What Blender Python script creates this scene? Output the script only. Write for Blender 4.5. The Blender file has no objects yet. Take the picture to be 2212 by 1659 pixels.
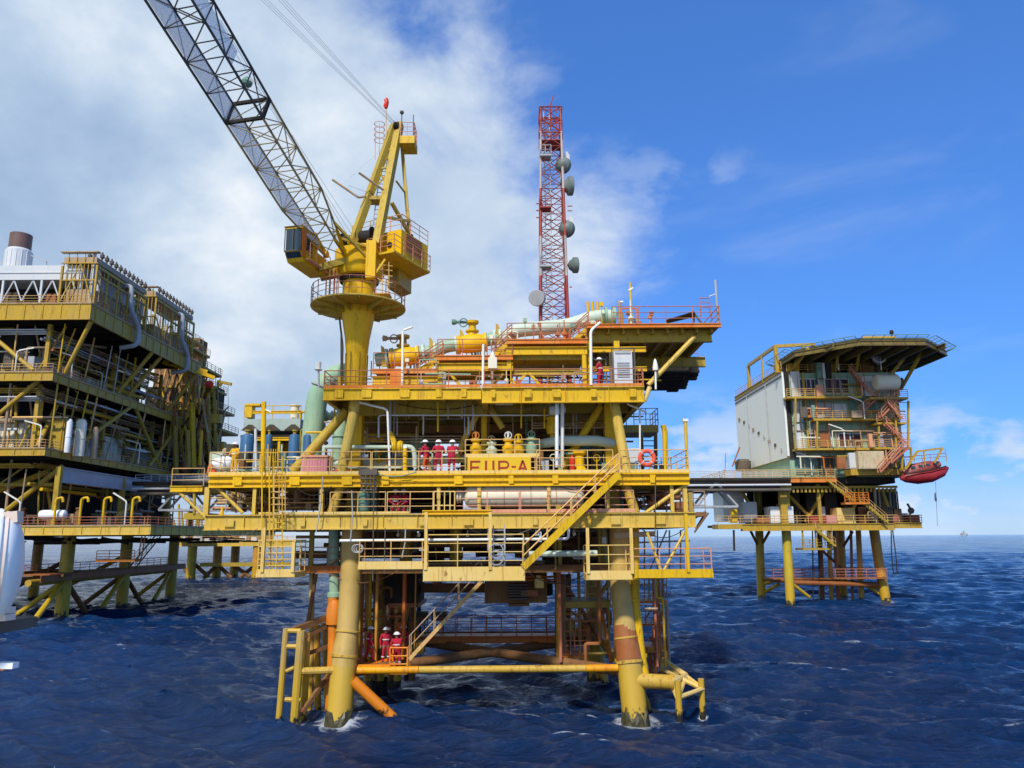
import bpy, bmesh, math, random
import numpy as np
from mathutils import Vector, Matrix, Euler
random.seed(7)
R = math.radians
scene = bpy.context.scene
COL = scene.collection

# ------------------------------------------------------------------ camera
H = 10.0                                   # eye height above the sea
PITCH, ROLL, FPX, CX, CY = 11.29, -0.36, 1661.0, 1106.0, 829.5
cam_data = bpy.data.cameras.new('camera')
cam_data.sensor_width = 36.0
cam_data.lens = 36.0 * FPX / 2212.0
cam_data.clip_start = 0.1
cam_data.clip_end = 80000
cam = bpy.data.objects.new('camera', cam_data)
COL.objects.link(cam)
CAM_M = Euler((R(90 + PITCH), 0, 0)).to_matrix() @ Matrix.Rotation(R(ROLL), 3, 'Z')
cam.matrix_world = Matrix.Translation((0, 0, H)) @ CAM_M.to_4x4()
scene.camera = cam

def A(u, v, D):
    """world point seen at (u, v) of the 2212-wide photograph, on the plane Y = D"""
    r = CAM_M @ Vector((u - CX, CY - v, -FPX))
    return Vector((r.x / r.y * D, D, H + r.z / r.y * D))

def AZ(u, v, z):
    """point at (u, v) lying at height z"""
    r = CAM_M @ Vector((u - CX, CY - v, -FPX))
    t = (z - H) / r.z
    return Vector((r.x * t, r.y * t, z))

# ------------------------------------------------------------------ sky, sun, exposure
SUN_EL, SUN_AZ = 46.0, -163.0             # azimuth clockwise from +Y: high, behind the camera on its left
scene.view_settings.view_transform = 'Standard'
scene.view_settings.look = 'None'
scene.view_settings.exposure = 0.0
scene.view_settings.gamma = 1.0
scene.cycles.max_bounces = 6
scene.cycles.diffuse_bounces = 3
scene.cycles.glossy_bounces = 3
scene.cycles.transparent_max_bounces = 6
scene.cycles.use_denoising = True

world = bpy.data.worlds.new("World")
scene.world = world
world.use_nodes = True
NT = world.node_tree
NT.nodes.clear()

class NB:
    """small node-tree helper"""
    def __init__(self, nt): self.nt = nt
    def n(self, t, **kw):
        nd = self.nt.nodes.new(t)
        for k, v in kw.items(): setattr(nd, k, v)
        return nd
    def l(self, a, b): self.nt.links.new(a, b)
    def put(self, sock, x):
        if hasattr(x, 'is_output'): self.l(x, sock)
        else: sock.default_value = x
    def math(self, op, a, b=0.0, c=0.0, clamp=False):  # c only for three-input operations
        nd = self.n('ShaderNodeMath', operation=op, use_clamp=clamp)
        self.put(nd.inputs[0], a); self.put(nd.inputs[1], b)
        if op in ('MULTIPLY_ADD', 'SMOOTH_MIN'): self.put(nd.inputs[2], c)
        return nd.outputs[0]
    def smooth(self, x, lo, hi, a=0.0, b=1.0):
        nd = self.n('ShaderNodeMapRange', interpolation_type='SMOOTHSTEP')
        self.put(nd.inputs['Value'], x)
        nd.inputs['From Min'].default_value = lo; nd.inputs['From Max'].default_value = hi
        nd.inputs['To Min'].default_value = a; nd.inputs['To Max'].default_value = b
        return nd.outputs['Result']
    def noise(self, vec, scale, detail=4, rough=.55, dist=0.0):
        nd = self.n('ShaderNodeTexNoise')
        if vec is not None: self.l(vec, nd.inputs['Vector'])
        nd.inputs['Scale'].default_value = scale; nd.inputs['Detail'].default_value = detail
        nd.inputs['Roughness'].default_value = rough; nd.inputs['Distortion'].default_value = dist
        return nd.outputs['Fac']
    def mix(self, f, a, b, bt='MIX'):
        nd = self.n('ShaderNodeMix', data_type='RGBA', blend_type=bt)
        self.put(nd.inputs[0], f)
        for s, x in ((nd.inputs[6], a), (nd.inputs[7], b)):
            if hasattr(x, 'is_output'): self.l(x, s)
            else: s.default_value = (x[0], x[1], x[2], 1)
        return nd.outputs[2]
    def mapping(self, vec, scale=(1, 1, 1), loc=(0, 0, 0), rot=(0, 0, 0)):
        nd = self.n('ShaderNodeMapping')
        self.l(vec, nd.inputs['Vector'])
        nd.inputs['Scale'].default_value = scale; nd.inputs['Location'].default_value = loc
        nd.inputs['Rotation'].default_value = rot
        return nd.outputs[0]
    def ramp(self, f, stops):
        nd = self.n('ShaderNodeValToRGB')
        self.l(f, nd.inputs[0])
        el = nd.color_ramp.elements
        while len(el) < len(stops): el.new(.5)
        for e, (p, c) in zip(el, stops):
            e.position = p
            e.color = (c, c, c, 1) if not hasattr(c, '__len__') else (c[0], c[1], c[2], 1)
        return nd.outputs[0]

w = NB(NT)
SKY_STRENGTH = 0.1
sky = w.n('ShaderNodeTexSky', sky_type='NISHITA')
sky.sun_disc = False
sky.sun_elevation = R(SUN_EL)
sky.sun_rotation = R(SUN_AZ)
sky.altitude = 0; sky.air_density = 1.0; sky.dust_density = 0.3; sky.ozone_density = 3.0
tc = w.n('ShaderNodeTexCoord')
dirv = tc.outputs['Generated']
sep = w.n('ShaderNodeSeparateXYZ'); w.l(dirv, sep.inputs[0])
dx, dy, dz = sep.outputs
yy = w.math('MAXIMUM', w.math('ABSOLUTE', dy), 0.12)
az = w.math('DIVIDE', dx, yy)                    # tangent of azimuth
el = w.math('DIVIDE', w.math('MAXIMUM', dz, 0.0), yy)   # tangent of elevation
# cloud noise on a layer overhead
zz = w.math('ADD', w.math('MAXIMUM', dz, 0.0), 0.22)
cmb = w.n('ShaderNodeCombineXYZ')
w.l(w.math('DIVIDE', dx, zz), cmb.inputs[0]); w.l(w.math('DIVIDE', dy, zz), cmb.inputs[1])
cp = cmb.outputs[0]
n_big = w.noise(cp, 1.7, 6, .55, .35)
n_fine = w.noise(w.mapping(dirv, (1, 1, 1.5)), 5.5, 8, .58, .3)
n_lump = w.noise(w.mapping(dirv, (1, 1, 1.3), (3.1, 1.7, .4)), 3.4, 7, .55, .2)
# where the edge of the big bank lies (as azimuth) at each elevation
edge = w.ramp(el, [(0.0, .40), (.10, .40), (.20, .415), (.30, .435), (.42, .435), (.50, .385), (.58, .315), (.80, .245), (1.0, .21)])
edge_a = w.math('MULTIPLY_ADD', edge, 1.5, -0.5)   # 0..1 -> -0.5..1.0
bank = w.math('SUBTRACT', edge_a, az)
rag = w.math('MULTIPLY', w.math('SUBTRACT', n_fine, 0.5), 0.62)
rag2 = w.math('MULTIPLY', w.math('SUBTRACT', n_big, 0.5), 0.25)
bankn = w.math('ADD', w.math('ADD', bank, rag), rag2)
m_bank = w.smooth(bankn, -0.09, 0.20)
# thin veil over the right half and low cumulus near the horizon on the right
n_veil = w.noise(w.mapping(dirv, (1.0, 1.0, 3.0), (7, 2, 1), (0, .5, 0)), 2.6, 5, .6, .4)
m_veil = w.math('MULTIPLY', w.smooth(n_veil, .50, .80), .20)
n_low = w.noise(w.mapping(dirv, (1, 1, 2.2), (2.3, 0.4, 5.0)), 8.0, 6, .55, .1)
low_band = w.math('MULTIPLY', w.smooth(el, 0.008, 0.025), w.smooth(el, 0.10, 0.22, 1, 0))
m_low = w.math('MULTIPLY', w.smooth(n_low, .45, .60), w.math('MULTIPLY', low_band, .85))
# small bright puffs at mid height right of the bank
n_puff = w.noise(w.mapping(dirv, (1, 1, 1.7), (9.3, 4.4, 2.0)), 9.0, 7, .55, .1)
puff_zone = w.math('MULTIPLY', w.smooth(w.math('ABSOLUTE', w.math('SUBTRACT', az, .21)), .04, .20, 1, 0),
                   w.smooth(w.math('ABSOLUTE', w.math('SUBTRACT', el, .46)), .03, .13, 1, 0))
m_puff = w.math('MULTIPLY', w.smooth(n_puff, .50, .68), w.math('MULTIPLY', puff_zone, .30))
haze_h = w.math('MULTIPLY', w.smooth(el, 0.0, 0.13, 1, 0), .55)
m_all = w.math('MAXIMUM', w.math('MAXIMUM', m_bank, m_veil), w.math('MAXIMUM', m_low, m_puff))
m_all = w.math('MAXIMUM', m_all, haze_h, clamp=True)
# brightness inside the cloud
shade = w.ramp(w.math('ADD', w.math('ADD', w.math('MULTIPLY', n_lump, .58), w.math('MULTIPLY', n_fine, .24)), w.math('MULTIPLY', n_big, .18)),
               [(.34, (.33, .46, .68)), (.43, (.42, .56, .76)), (.495, (.53, .66, .83)), (.555, (.70, .80, .92)), (.63, (.95, .98, 1.02))])
cloud = w.mix(w.smooth(bankn, .0, .36, 0.42, 0.0), shade, (.84, .91, .98))
cloud10 = w.mix(1.0, cloud, (1 / SKY_STRENGTH,) * 3, 'MULTIPLY')
sk1 = w.mix(1.0, sky.outputs[0], (.062, .10, .172), 'MULTIPLY')
gm = w.n('ShaderNodeGamma'); gm.inputs[1].default_value = .62; w.l(sk1, gm.inputs[0])
skyt = w.mix(1.0, gm.outputs[0], (4.2, 6.9, 10.0), 'MULTIPLY')
skyc = w.mix(m_all, skyt, cloud10)
bg = w.n('ShaderNodeBackground'); bg.inputs['Strength'].default_value = SKY_STRENGTH
w.l(skyc, bg.inputs['Color'])
wo = w.n('ShaderNodeOutputWorld'); w.l(bg.outputs[0], wo.inputs['Surface'])

sun_d = bpy.data.lights.new('sun', 'SUN')
sun_d.energy = 4.4
sun_d.angle = R(4.0)
sun_d.color = (1.0, .95, .87)
sun = bpy.data.objects.new('sun', sun_d)
COL.objects.link(sun)
sa, se = R(SUN_AZ), R(SUN_EL)
to_sun = Vector((math.sin(sa) * math.cos(se), math.cos(sa) * math.cos(se), math.sin(se)))
sun.rotation_euler = to_sun.to_track_quat('Z', 'Y').to_euler()
sun.location = (0, -20, 80)

# ------------------------------------------------------------------ materials
def new_mat(name):
    m = bpy.data.materials.new(name)
    m.use_nodes = True
    b = NB(m.node_tree)
    p = m.node_tree.nodes['Principled BSDF']
    return m, b, p

def paint(name, col, var=.18, rust=.0, rough=.5, metal=0.0, fade=None, rustcol=(.20, .065, .02), scale=1.0, grime=.42):
    """painted steel: weathered tone, run marks, rust patches"""
    m, b, p = new_mat(name)
    co = b.n('ShaderNodeNewGeometry').outputs['Position']
    n1 = b.noise(co, .55 * scale, 3, .6)
    c = (col[0], col[1], col[2])
    if fade is None:
        fade = tuple(min(1, x * .75 + .12 * max(col)) for x in col)
    base = b.mix(b.smooth(n1, .35, .68), c, fade)
    streak = b.noise(b.mapping(co, (2.6 * scale, 2.6 * scale, .32 * scale)), 1.0, 4, .62)
    dark = tuple(x * .45 for x in col)
    base = b.mix(b.math('MULTIPLY', b.smooth(streak, .56, .78), grime), base, (dark[0] + .03, dark[1] + .02, dark[2] + .01))
    run = b.noise(b.mapping(co, (5.5 * scale, 5.5 * scale, .42 * scale), (3, 8, 1)), 1.0, 5, .7)
    if rust > .1: base = b.mix(b.math('MULTIPLY', b.smooth(run, .515, .665), min(.9, rust * 2.5)), base, tuple(.5 * a + .5 * c_ * .6 for a, c_ in zip((.22, .085, .02), col)))
    if rust > 0:
        n3 = b.noise(b.mapping(co, (1.5 * scale, 1.5 * scale, .8 * scale), (11, 5, 3)), 1.3, 5, .68, .4)
        base = b.mix(b.smooth(n3, .70 - .26 * rust, .77 - .17 * rust), base, rustcol)
    if var > 0:
        n4 = b.noise(co, 7.0 * scale, 2, .5)
        base = b.mix(var, base, b.mix(n4, tuple(x * .6 for x in c), tuple(min(1, x * 1.3) for x in c)))
    b.l(base, p.inputs['Base Color'])
    p.inputs['Specular IOR Level'].default_value = .28
    p.inputs['Roughness'].default_value = rough
    p.inputs['Metallic'].default_value = metal
    return m

M = {}
M['yellow'] = paint('yellow_paint', (.66, .395, .002), rust=.34, fade=(.62, .385, .014))
M['yellow_bright'] = paint('bright_yellow_paint', (.76, .43, .0008), rust=.22, fade=(.70, .41, .004))
M['yellow_pale'] = paint('faded_yellow_paint', (.60, .415, .085), rust=.34, fade=(.60, .375, .03))
M['yellow_cream'] = paint('cream_yellow_paint', (.70, .47, .12), rust=.26, fade=(.72, .53, .20))
M['yellow_leg'] = paint('leg_yellow_paint', (.54, .35, .06), rust=.46, fade=(.50, .30, .025), scale=.8)
M['yellow_dull'] = paint('dull_yellow_paint', (.40, .27, .022), rust=.45, fade=(.36, .25, .05))
M['yellow_olive'] = paint('olive_yellow_paint', (.47, .315, .030), rust=.38, fade=(.42, .30, .05))
M['old_yellow'] = paint('old_platform_yellow', (.46, .285, .022), rust=.42, fade=(.40, .265, .055), grime=.6)
M['rail'] = paint('rail_paint', (.66, .38, .15), rust=.35, fade=(.66, .44, .12), scale=1.6)
M['rail_pink'] = paint('salmon_rail_paint', (.66, .27, .17), rust=.25, fade=(.62, .34, .16), scale=1.6)
M['rail_red'] = paint('red_rail_paint', (.42, .12, .06), rust=.30, fade=(.46, .20, .12))
M['orange'] = paint('orange_paint', (.62, .16, .012), rust=.32, fade=(.60, .24, .05))
M['orange_deep'] = paint('deep_orange_paint', (.48, .12, .012), rust=.4, fade=(.44, .16, .03))
M['orange_hot'] = paint('hot_orange_paint', (.75, .19, .008), rust=.08, fade=(.70, .30, .015))
M['mint'] = paint('mint_paint', (.25, .40, .27), rust=.16, fade=(.33, .45, .31))
M['mint_pale'] = paint('pale_mint_paint', (.46, .55, .44), rust=.10, fade=(.50, .58, .46))
M['mint_dark'] = paint('sea_green_paint', (.115, .235, .175), rust=.25, fade=(.20, .31, .24))
M['cream'] = paint('cream_insulation', (.72, .67, .50), rust=.10, fade=(.66, .61, .45))
M['white'] = paint('white_paint', (.74, .75, .74), rust=.04, fade=(.62, .64, .63))
M['whitewall'] = paint('white_cladding', (.74, .77, .72), rust=.08, fade=(.76, .77, .72), grime=.25)
M['grey'] = paint('grey_steel', (.33, .35, .37), rust=.12, fade=(.40, .41, .41))
M['grey_light'] = paint('light_grey_paint', (.52, .54, .55), rust=.06, fade=(.58, .58, .57))
M['greydark'] = paint('dark_grey_steel', (.085, .075, .062), rust=.35, fade=(.13, .11, .085), rough=.75)
M['shadow_dark'] = paint('shadowed_module_paint', (.05, .042, .03), rust=.45, fade=(.08, .065, .04), rough=.85)  # dark tone puts the shade inside the modules into the colour
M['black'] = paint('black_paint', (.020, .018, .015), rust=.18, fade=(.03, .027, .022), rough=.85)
M['brown'] = paint('brown_steel', (.17, .078, .028), rust=.55, fade=(.25, .13, .05), rough=.75)
M['scaffold'] = paint('scaffold_steel', (.36, .24, .14), rust=.4, fade=(.44, .32, .19))
M['rust'] = paint('rusted_steel', (.30, .095, .025), rust=.5, fade=(.34, .14, .05))
M['red'] = paint('red_paint', (.30, .030, .022), rust=.25, fade=(.34, .075, .055))
M['redwhite'] = paint('faded_red_paint', (.32, .065, .05), rust=.15, fade=(.40, .17, .14))
M['pink'] = paint('pink_box_paint', (.55, .20, .23), rust=.12, fade=(.56, .26, .27))
M['blue'] = paint('blue_tank_paint', (.02, .095, .22), rust=.16, fade=(.04, .13, .26))
M['navy'] = paint('navy_paint', (.01, .02, .09), rust=.05)
M['fire'] = paint('bright_red_plastic', (.68, .03, .012), fade=(.6, .05, .03), rough=.4)
M['coral'] = paint('coral_ring', (.75, .10, .05), fade=(.75, .14, .08), rough=.45)
M['lamp'] = paint('lamp_white', (.78, .76, .68), rust=.03, fade=(.7, .66, .55))
M['helmet'] = paint('helmet_white', (.8, .8, .8), rough=.3, fade=(.78, .78, .76))
M['cov_red'] = paint('red_coverall', (.42, .012, .035), fade=(.36, .018, .045), rough=.85, scale=4)
M['cov_orange'] = paint('orange_coverall', (.72, .10, .02), fade=(.62, .08, .02), rough=.85, scale=4)
M['cov_yellow'] = paint('yellow_coverall', (.70, .36, .01), fade=(.62, .32, .02), rough=.85, scale=4)
M['skin'] = paint('skin', (.26, .14, .09), fade=(.28, .15, .10), rough=.6, grime=0)
M['boot'] = paint('boot_leather', (.02, .018, .016), rough=.6)
M['reflect'] = paint('reflective_tape', (.72, .72, .70), rough=.35)
M['rope'] = paint('rope_grey', (.40, .39, .37), rough=.8)
M['cable'] = paint('wire_rope', (.55, .54, .56), rough=.5, grime=.1)
M['lifeboat'] = paint('lifeboat_red', (.22, .012, .016), rust=.1, fade=(.34, .03, .03), rough=.4)
M['gel'] = paint('white_gelcoat', (.80, .83, .83), rough=.35, fade=(.72, .76, .77), scale=3)
M['strap'] = paint('beige_strap', (.72, .58, .48), rough=.6, fade=(.68, .50, .38), scale=4)
M['sign_yellow'] = paint('sign_yellow', (.70, .42, .008), rust=.05, fade=(.66, .44, .02))
M['sign_red'] = paint('sign_red', (.30, .018, .014), fade=(.34, .03, .02), grime=.1)

def marine(name, col, rust=.35, low=(.50, .31, .008)):
    """tubular steel whose foot is dark with growth and wet near the sea"""
    m, b, p = new_mat(name)
    geo = b.n('ShaderNodeNewGeometry')
    co = geo.outputs['Position']
    s = b.n('ShaderNodeSeparateXYZ'); b.l(co, s.inputs[0])
    n1 = b.noise(co, .6, 4, .6)
    base = b.mix(b.smooth(n1, .35, .68), col, tuple(x * .8 for x in col))
    n3 = b.noise(b.mapping(co, (1.8, 1.8, .7)), 1.2, 5, .66, .3)
    base = b.mix(b.smooth(n3, .72 - .2 * rust, .82 - .17 * rust), base, (.22, .075, .02))
    st = b.noise(b.mapping(co, (3, 3, .3)), 1.0, 4, .6)
    base = b.mix(b.math('MULTIPLY', b.smooth(st, .55, .8), .35), base, (.12, .085, .03))
    n2 = b.noise(b.mapping(co, (1.2, 1.2, 1.0)), 1.9, 6, .7)
    lvl = b.math('ADD', s.outputs[2], b.math('MULTIPLY', b.math('SUBTRACT', n2, .5), 3.6))
    wet = b.smooth(lvl, .25, .62, 1, 0)
    ylw = b.smooth(lvl, 2.6, 3.6, 1, 0)
    base = b.mix(b.math('MULTIPLY', ylw, .75), base, low)
    base = b.mix(wet, base, (.018, .020, .012))
    b.l(base, p.inputs['Base Color'])
    p.inputs['Roughness'].default_value = .42
    return m
M['marine'] = marine('jacket_leg_paint', (.52, .345, .09))
M['marine_far'] = marine('jacket_leg_paint_yellow', (.52, .37, .02))
M['marine_orange'] = marine('jacket_brace_orange', (.74, .22, .008), .2, (.66, .20, .006))
M['marine_rust'] = marine('jacket_leg_rusty', (.60, .29, .03), .6)

def mesh_screen(name, col, frac=.55):
    """woven walkway grating: real holes cut procedurally"""
    m, b, p = new_mat(name)
    co = b.n('ShaderNodeTexCoord').outputs['Object']
    p.inputs['Base Color'].default_value = (*col, 1)
    p.inputs['Roughness'].default_value = .6
    p.inputs['Alpha'].default_value = frac
    return m
M['screen'] = mesh_screen('aluminium_screen', (.84, .83, .82), .55)

def glass(name):
    m, b, p = new_mat(name)
    p.inputs['Base Color'].default_value = (.02, .035, .05, 1)
    p.inputs['Roughness'].default_value = .06
    p.inputs['Specular IOR Level'].default_value = .9
    return m
M['glass'] = glass('dark_window_glass')

# ------------------------------------------------------------------ mesh builder
class MB:
    def __init__(self): self.v = []; self.f = []; self.mi = []; self.cur = 0
    def add(self, vs, fs):
        o = len(self.v)
        self.v.extend([tuple(x) for x in vs])
        self.f.extend([tuple(i + o for i in f) for f in fs])
        self.mi.extend([self.cur] * len(fs))
        return self
    def box(self, x0, x1, y0, y1, z0, z1):
        if x1 < x0: x0, x1 = x1, x0
        if y1 < y0: y0, y1 = y1, y0
        if z1 < z0: z0, z1 = z1, z0
        vs = [(x0, y0, z0), (x1, y0, z0), (x1, y1, z0), (x0, y1, z0), (x0, y0, z1), (x1, y0, z1), (x1, y1, z1), (x0, y1, z1)]
        return self.add(vs, [(0, 3, 2, 1), (4, 5, 6, 7), (0, 1, 5, 4), (1, 2, 6, 5), (2, 3, 7, 6), (3, 0, 4, 7)])
    @staticmethod
    def frame(d, up=None):
        d = d.normalized()
        u = Vector(up) if up is not None else Vector((0, 0, 1))
        if abs(d.dot(u)) > .97: u = Vector((0, 1, 0))
        s = d.cross(u).normalized()
        return s, s.cross(d).normalized()
    def bar(self, p, q, w, h=None, up=None):
        p, q = Vector(p), Vector(q)
        if h is None: h = w
        s, t = self.frame(q - p, up)
        vs = []
        for c in (p, q):
            for a, b in ((-1, -1), (1, -1), (1, 1), (-1, 1)):
                vs.append(c + s * (a * w / 2) + t * (b * h / 2))
        return self.add(vs, [(3, 2, 1, 0), (4, 5, 6, 7), (0, 1, 5, 4), (1, 2, 6, 5), (2, 3, 7, 6), (3, 0, 4, 7)])
    def tube(self, p, q, r, r2=None, n=8, caps=True):
        p, q = Vector(p), Vector(q)
        if r2 is None: r2 = r
        s, t = self.frame(q - p)
        vs = []
        for c, rr in ((p, r), (q, r2)):
            for i in range(n):
                a = 2 * math.pi * i / n
                vs.append(c + s * (math.cos(a) * rr) + t * (math.sin(a) * rr))
        fs = [(i, (i + 1) % n, n + (i + 1) % n, n + i) for i in range(n)]
        fs = [f[::-1] for f in fs]
        if caps: fs += [tuple(range(n)), tuple(range(2 * n - 1, n - 1, -1))]
        return self.add(vs, fs)
    def pipe(self, pts, r, n=8, bend=None, seg=4):
        pts = [Vector(p) for p in pts]
        if bend is None: bend = r * 2.2
        path = [pts[0]]
        for i in range(1, len(pts) - 1):
            a, b, c = pts[i - 1], pts[i], pts[i + 1]
            d1, d2 = (a - b), (c - b)
            k = min(bend, d1.length * .48, d2.length * .48)
            p1, p2 = b + d1.normalized() * k, b + d2.normalized() * k
            for j in range(seg + 1):
                t = j / seg
                path.append(p1 * (1 - t) ** 2 + b * 2 * t * (1 - t) + p2 * t * t)
        path.append(pts[-1])
        return self.sweep(path, [r] * len(path), n)
    def sweep(self, path, radii, n=8, caps=True):
        path = [Vector(p) for p in path]
        d = (path[1] - path[0]).normalized()
        s, t = self.frame(d)
        vs = []
        for i, c in enumerate(path):
            if i == 0: d2 = path[1] - path[0]
            elif i == len(path) - 1: d2 = path[-1] - path[-2]
            else: d2 = (path[i + 1] - path[i]).normalized() + (path[i] - path[i - 1]).normalized()
            if d2.length < 1e-9: d2 = d
            d2 = d2.normalized()
            q = d.rotation_difference(d2)
            s = q @ s; t = q @ t; d = d2
            for j in range(n):
                a = 2 * math.pi * j / n
                vs.append(c + s * (math.cos(a) * radii[i]) + t * (math.sin(a) * radii[i]))
        fs = []
        for i in range(len(path) - 1):
            for j in range(n):
                fs.append((i * n + j, i * n + (j + 1) % n, (i + 1) * n + (j + 1) % n, (i + 1) * n + j)[::-1])
        if caps:
            m = (len(path) - 1) * n
            fs += [tuple(range(n)), tuple(range(m + n - 1, m - 1, -1))]
        return self.add(vs, fs)
    def lathe(self, p, d, prof, n=16):
        """prof: (distance along d, radius)"""
        p, d = Vector(p), Vector(d).normalized()
        return self.sweep_straight(p, d, prof, n)
    def sweep_straight(self, p, d, prof, n):
        s, t = self.frame(d)
        vs = []
        for h, r in prof:
            for j in range(n):
                a = 2 * math.pi * j / n
                vs.append(p + d * h + s * (math.cos(a) * max(r, 1e-4)) + t * (math.sin(a) * max(r, 1e-4)))
        fs = []
        for i in range(len(prof) - 1):
            for j in range(n):
                fs.append((i * n + j, (i + 1) * n + j, (i + 1) * n + (j + 1) % n, i * n + (j + 1) % n))
        m = (len(prof) - 1) * n
        fs += [tuple(range(n)), tuple(range(m + n - 1, m - 1, -1))]
        return self.add(vs, fs)
    def ring(self, c, R0, r, axis=(0, 0, 1), n=24, m=6, a0=0, a1=360):
        c = Vector(c)
        s, t = self.frame(Vector(axis))
        full = abs(a1 - a0) >= 359.9
        k = n + (0 if full else 1)
        path = [c + s * (math.cos(R(a0 + (a1 - a0) * i / n)) * R0) + t * (math.sin(R(a0 + (a1 - a0) * i / n)) * R0) for i in range(k)]
        if full: path.append(path[0].copy())
        return self.sweep(path, [r] * len(path), m, caps=not full)
    def ibeam(self, p, q, w, h, t=.05, up=None):
        p, q = Vector(p), Vector(q)
        s, u = self.frame(q - p, up)
        self.bar(p + u * (h / 2 - t / 2), q + u * (h / 2 - t / 2), w, t, up)
        self.bar(p - u * (h / 2 - t / 2), q - u * (h / 2 - t / 2), w, t, up)
        self.bar(p, q, t, h - 2 * t, up)
        return self
    def rail(self, pts, h=1.1, sp=1.6, r=.028, mids=2, n=5, toe=None, closed=False):
        pts = [Vector(p) for p in pts]
        if closed: pts = pts + [pts[0]]
        for a, b in zip(pts[:-1], pts[1:]):
            L = (b - a).length
            k = max(1, round(L / sp))
            for j in range(k + 1):
                c = a + (b - a) * (j / k)
                self.tube(c, c + Vector((0, 0, h)), r, n=n, caps=False)
            for m_ in range(mids + 1):
                z = h * (1 - m_ / (mids + 1))
                self.tube(a + Vector((0, 0, z)), b + Vector((0, 0, z)), r * (1 if m_ == 0 else .8), n=n, caps=False)
        return self
    def ladder(self, p, q, wdir, wd=.45, r=.03, sp=.32):
        p, q, wv = Vector(p), Vector(q), Vector(wdir).normalized() * (wd / 2)
        self.tube(p - wv, q - wv, r, n=5); self.tube(p + wv, q + wv, r, n=5)
        k = max(2, int((q - p).length / sp))
        for i in range(1, k):
            c = p + (q - p) * (i / k)
            self.tube(c - wv, c + wv, r * .7, n=4, caps=False)
        return self
    def plate(self, pts, n_off):
        """thick polygon: outline pts extruded by vector n_off"""
        pts = [Vector(p) for p in pts]; o = Vector(n_off); k = len(pts)
        vs = pts + [p + o for p in pts]
        fs = [tuple(range(k))[::-1], tuple(range(k, 2 * k))]
        for i in range(k): fs.append((i, (i + 1) % k, k + (i + 1) % k, k + i))
        return self.add(vs, fs)
    def ball(self, c, r, sc=(1, 1, 1), n=10, m=7):
        c = Vector(c); vs = []; fs = []
        for i in range(m + 1):
            th = math.pi * i / m
            for j in range(n):
                ph = 2 * math.pi * j / n
                vs.append((c.x + r * sc[0] * math.sin(th) * math.cos(ph), c.y + r * sc[1] * math.sin(th) * math.sin(ph), c.z + r * sc[2] * math.cos(th)))
        for i in range(m):
            for j in range(n):
                fs.append((i * n + j, (i + 1) * n + j, (i + 1) * n + (j + 1) % n, i * n + (j + 1) % n))
        return self.add(vs, fs)
    def build(self, name, mat, parent=None, label=None, smooth=True, mats=None):
        me = bpy.data.meshes.new(name)
        off = WL.get(parent.name, Vector((0, 0, 0))) if parent is not None else Vector((0, 0, 0))
        org = off
        if parent is None and self.v:
            a = np.array(self.v); org = Vector((float(a[:, 0].mean()), float(a[:, 1].mean()), float(a[:, 2].min())))
        me.from_pydata([(x - org.x, y - org.y, z - org.z) for x, y, z in self.v], [], self.f)
        for mm in (mats or [mat]): me.materials.append(M[mm] if isinstance(mm, str) else mm)
        if mats: me.polygons.foreach_set('material_index', self.mi)
        if smooth:
            me.polygons.foreach_set('use_smooth', [True] * len(me.polygons))
            me.set_sharp_from_angle(angle=R(35))
        me.validate()
        o = bpy.data.objects.new(name, me)
        COL.objects.link(o)
        if parent is not None:
            o.parent = parent
            WL[o.name] = org
        else:
            o.location = org; WL[o.name] = org
        if label: o['label'] = label
        return o
WL = {}
def set_world_origin(o, parent_loc): WL[o.name] = Vector(parent_loc)

def thing(name, label, cat, loc=(0, 0, 0), group=None):
    o = bpy.data.objects.new(name, None)
    o.empty_display_size = .3
    COL.objects.link(o)
    o.location = loc
    WL[o.name] = Vector(loc)
    o['label'] = label; o['category'] = cat
    if group: o['group'] = group
    return o
def tag(o, label, cat, group=None, kind=None):
    o['label'] = label; o['category'] = cat
    if group: o['group'] = group
    if kind: o['kind'] = kind
    return o
def dup(root, loc, rotz=0, label=None, group=None, scale=None):
    r = root.copy(); COL.objects.link(r); r.location = loc; r.rotation_euler = (0, 0, rotz)
    if scale: r.scale = (scale,) * 3
    if label: r['label'] = label
    if group: r['group'] = group
    for ch in list(root.children):
        c = ch.copy(); COL.objects.link(c); c.parent = r
        for g in list(ch.children):
            d = g.copy(); COL.objects.link(d); d.parent = c
    return r
V = Vector
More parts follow.
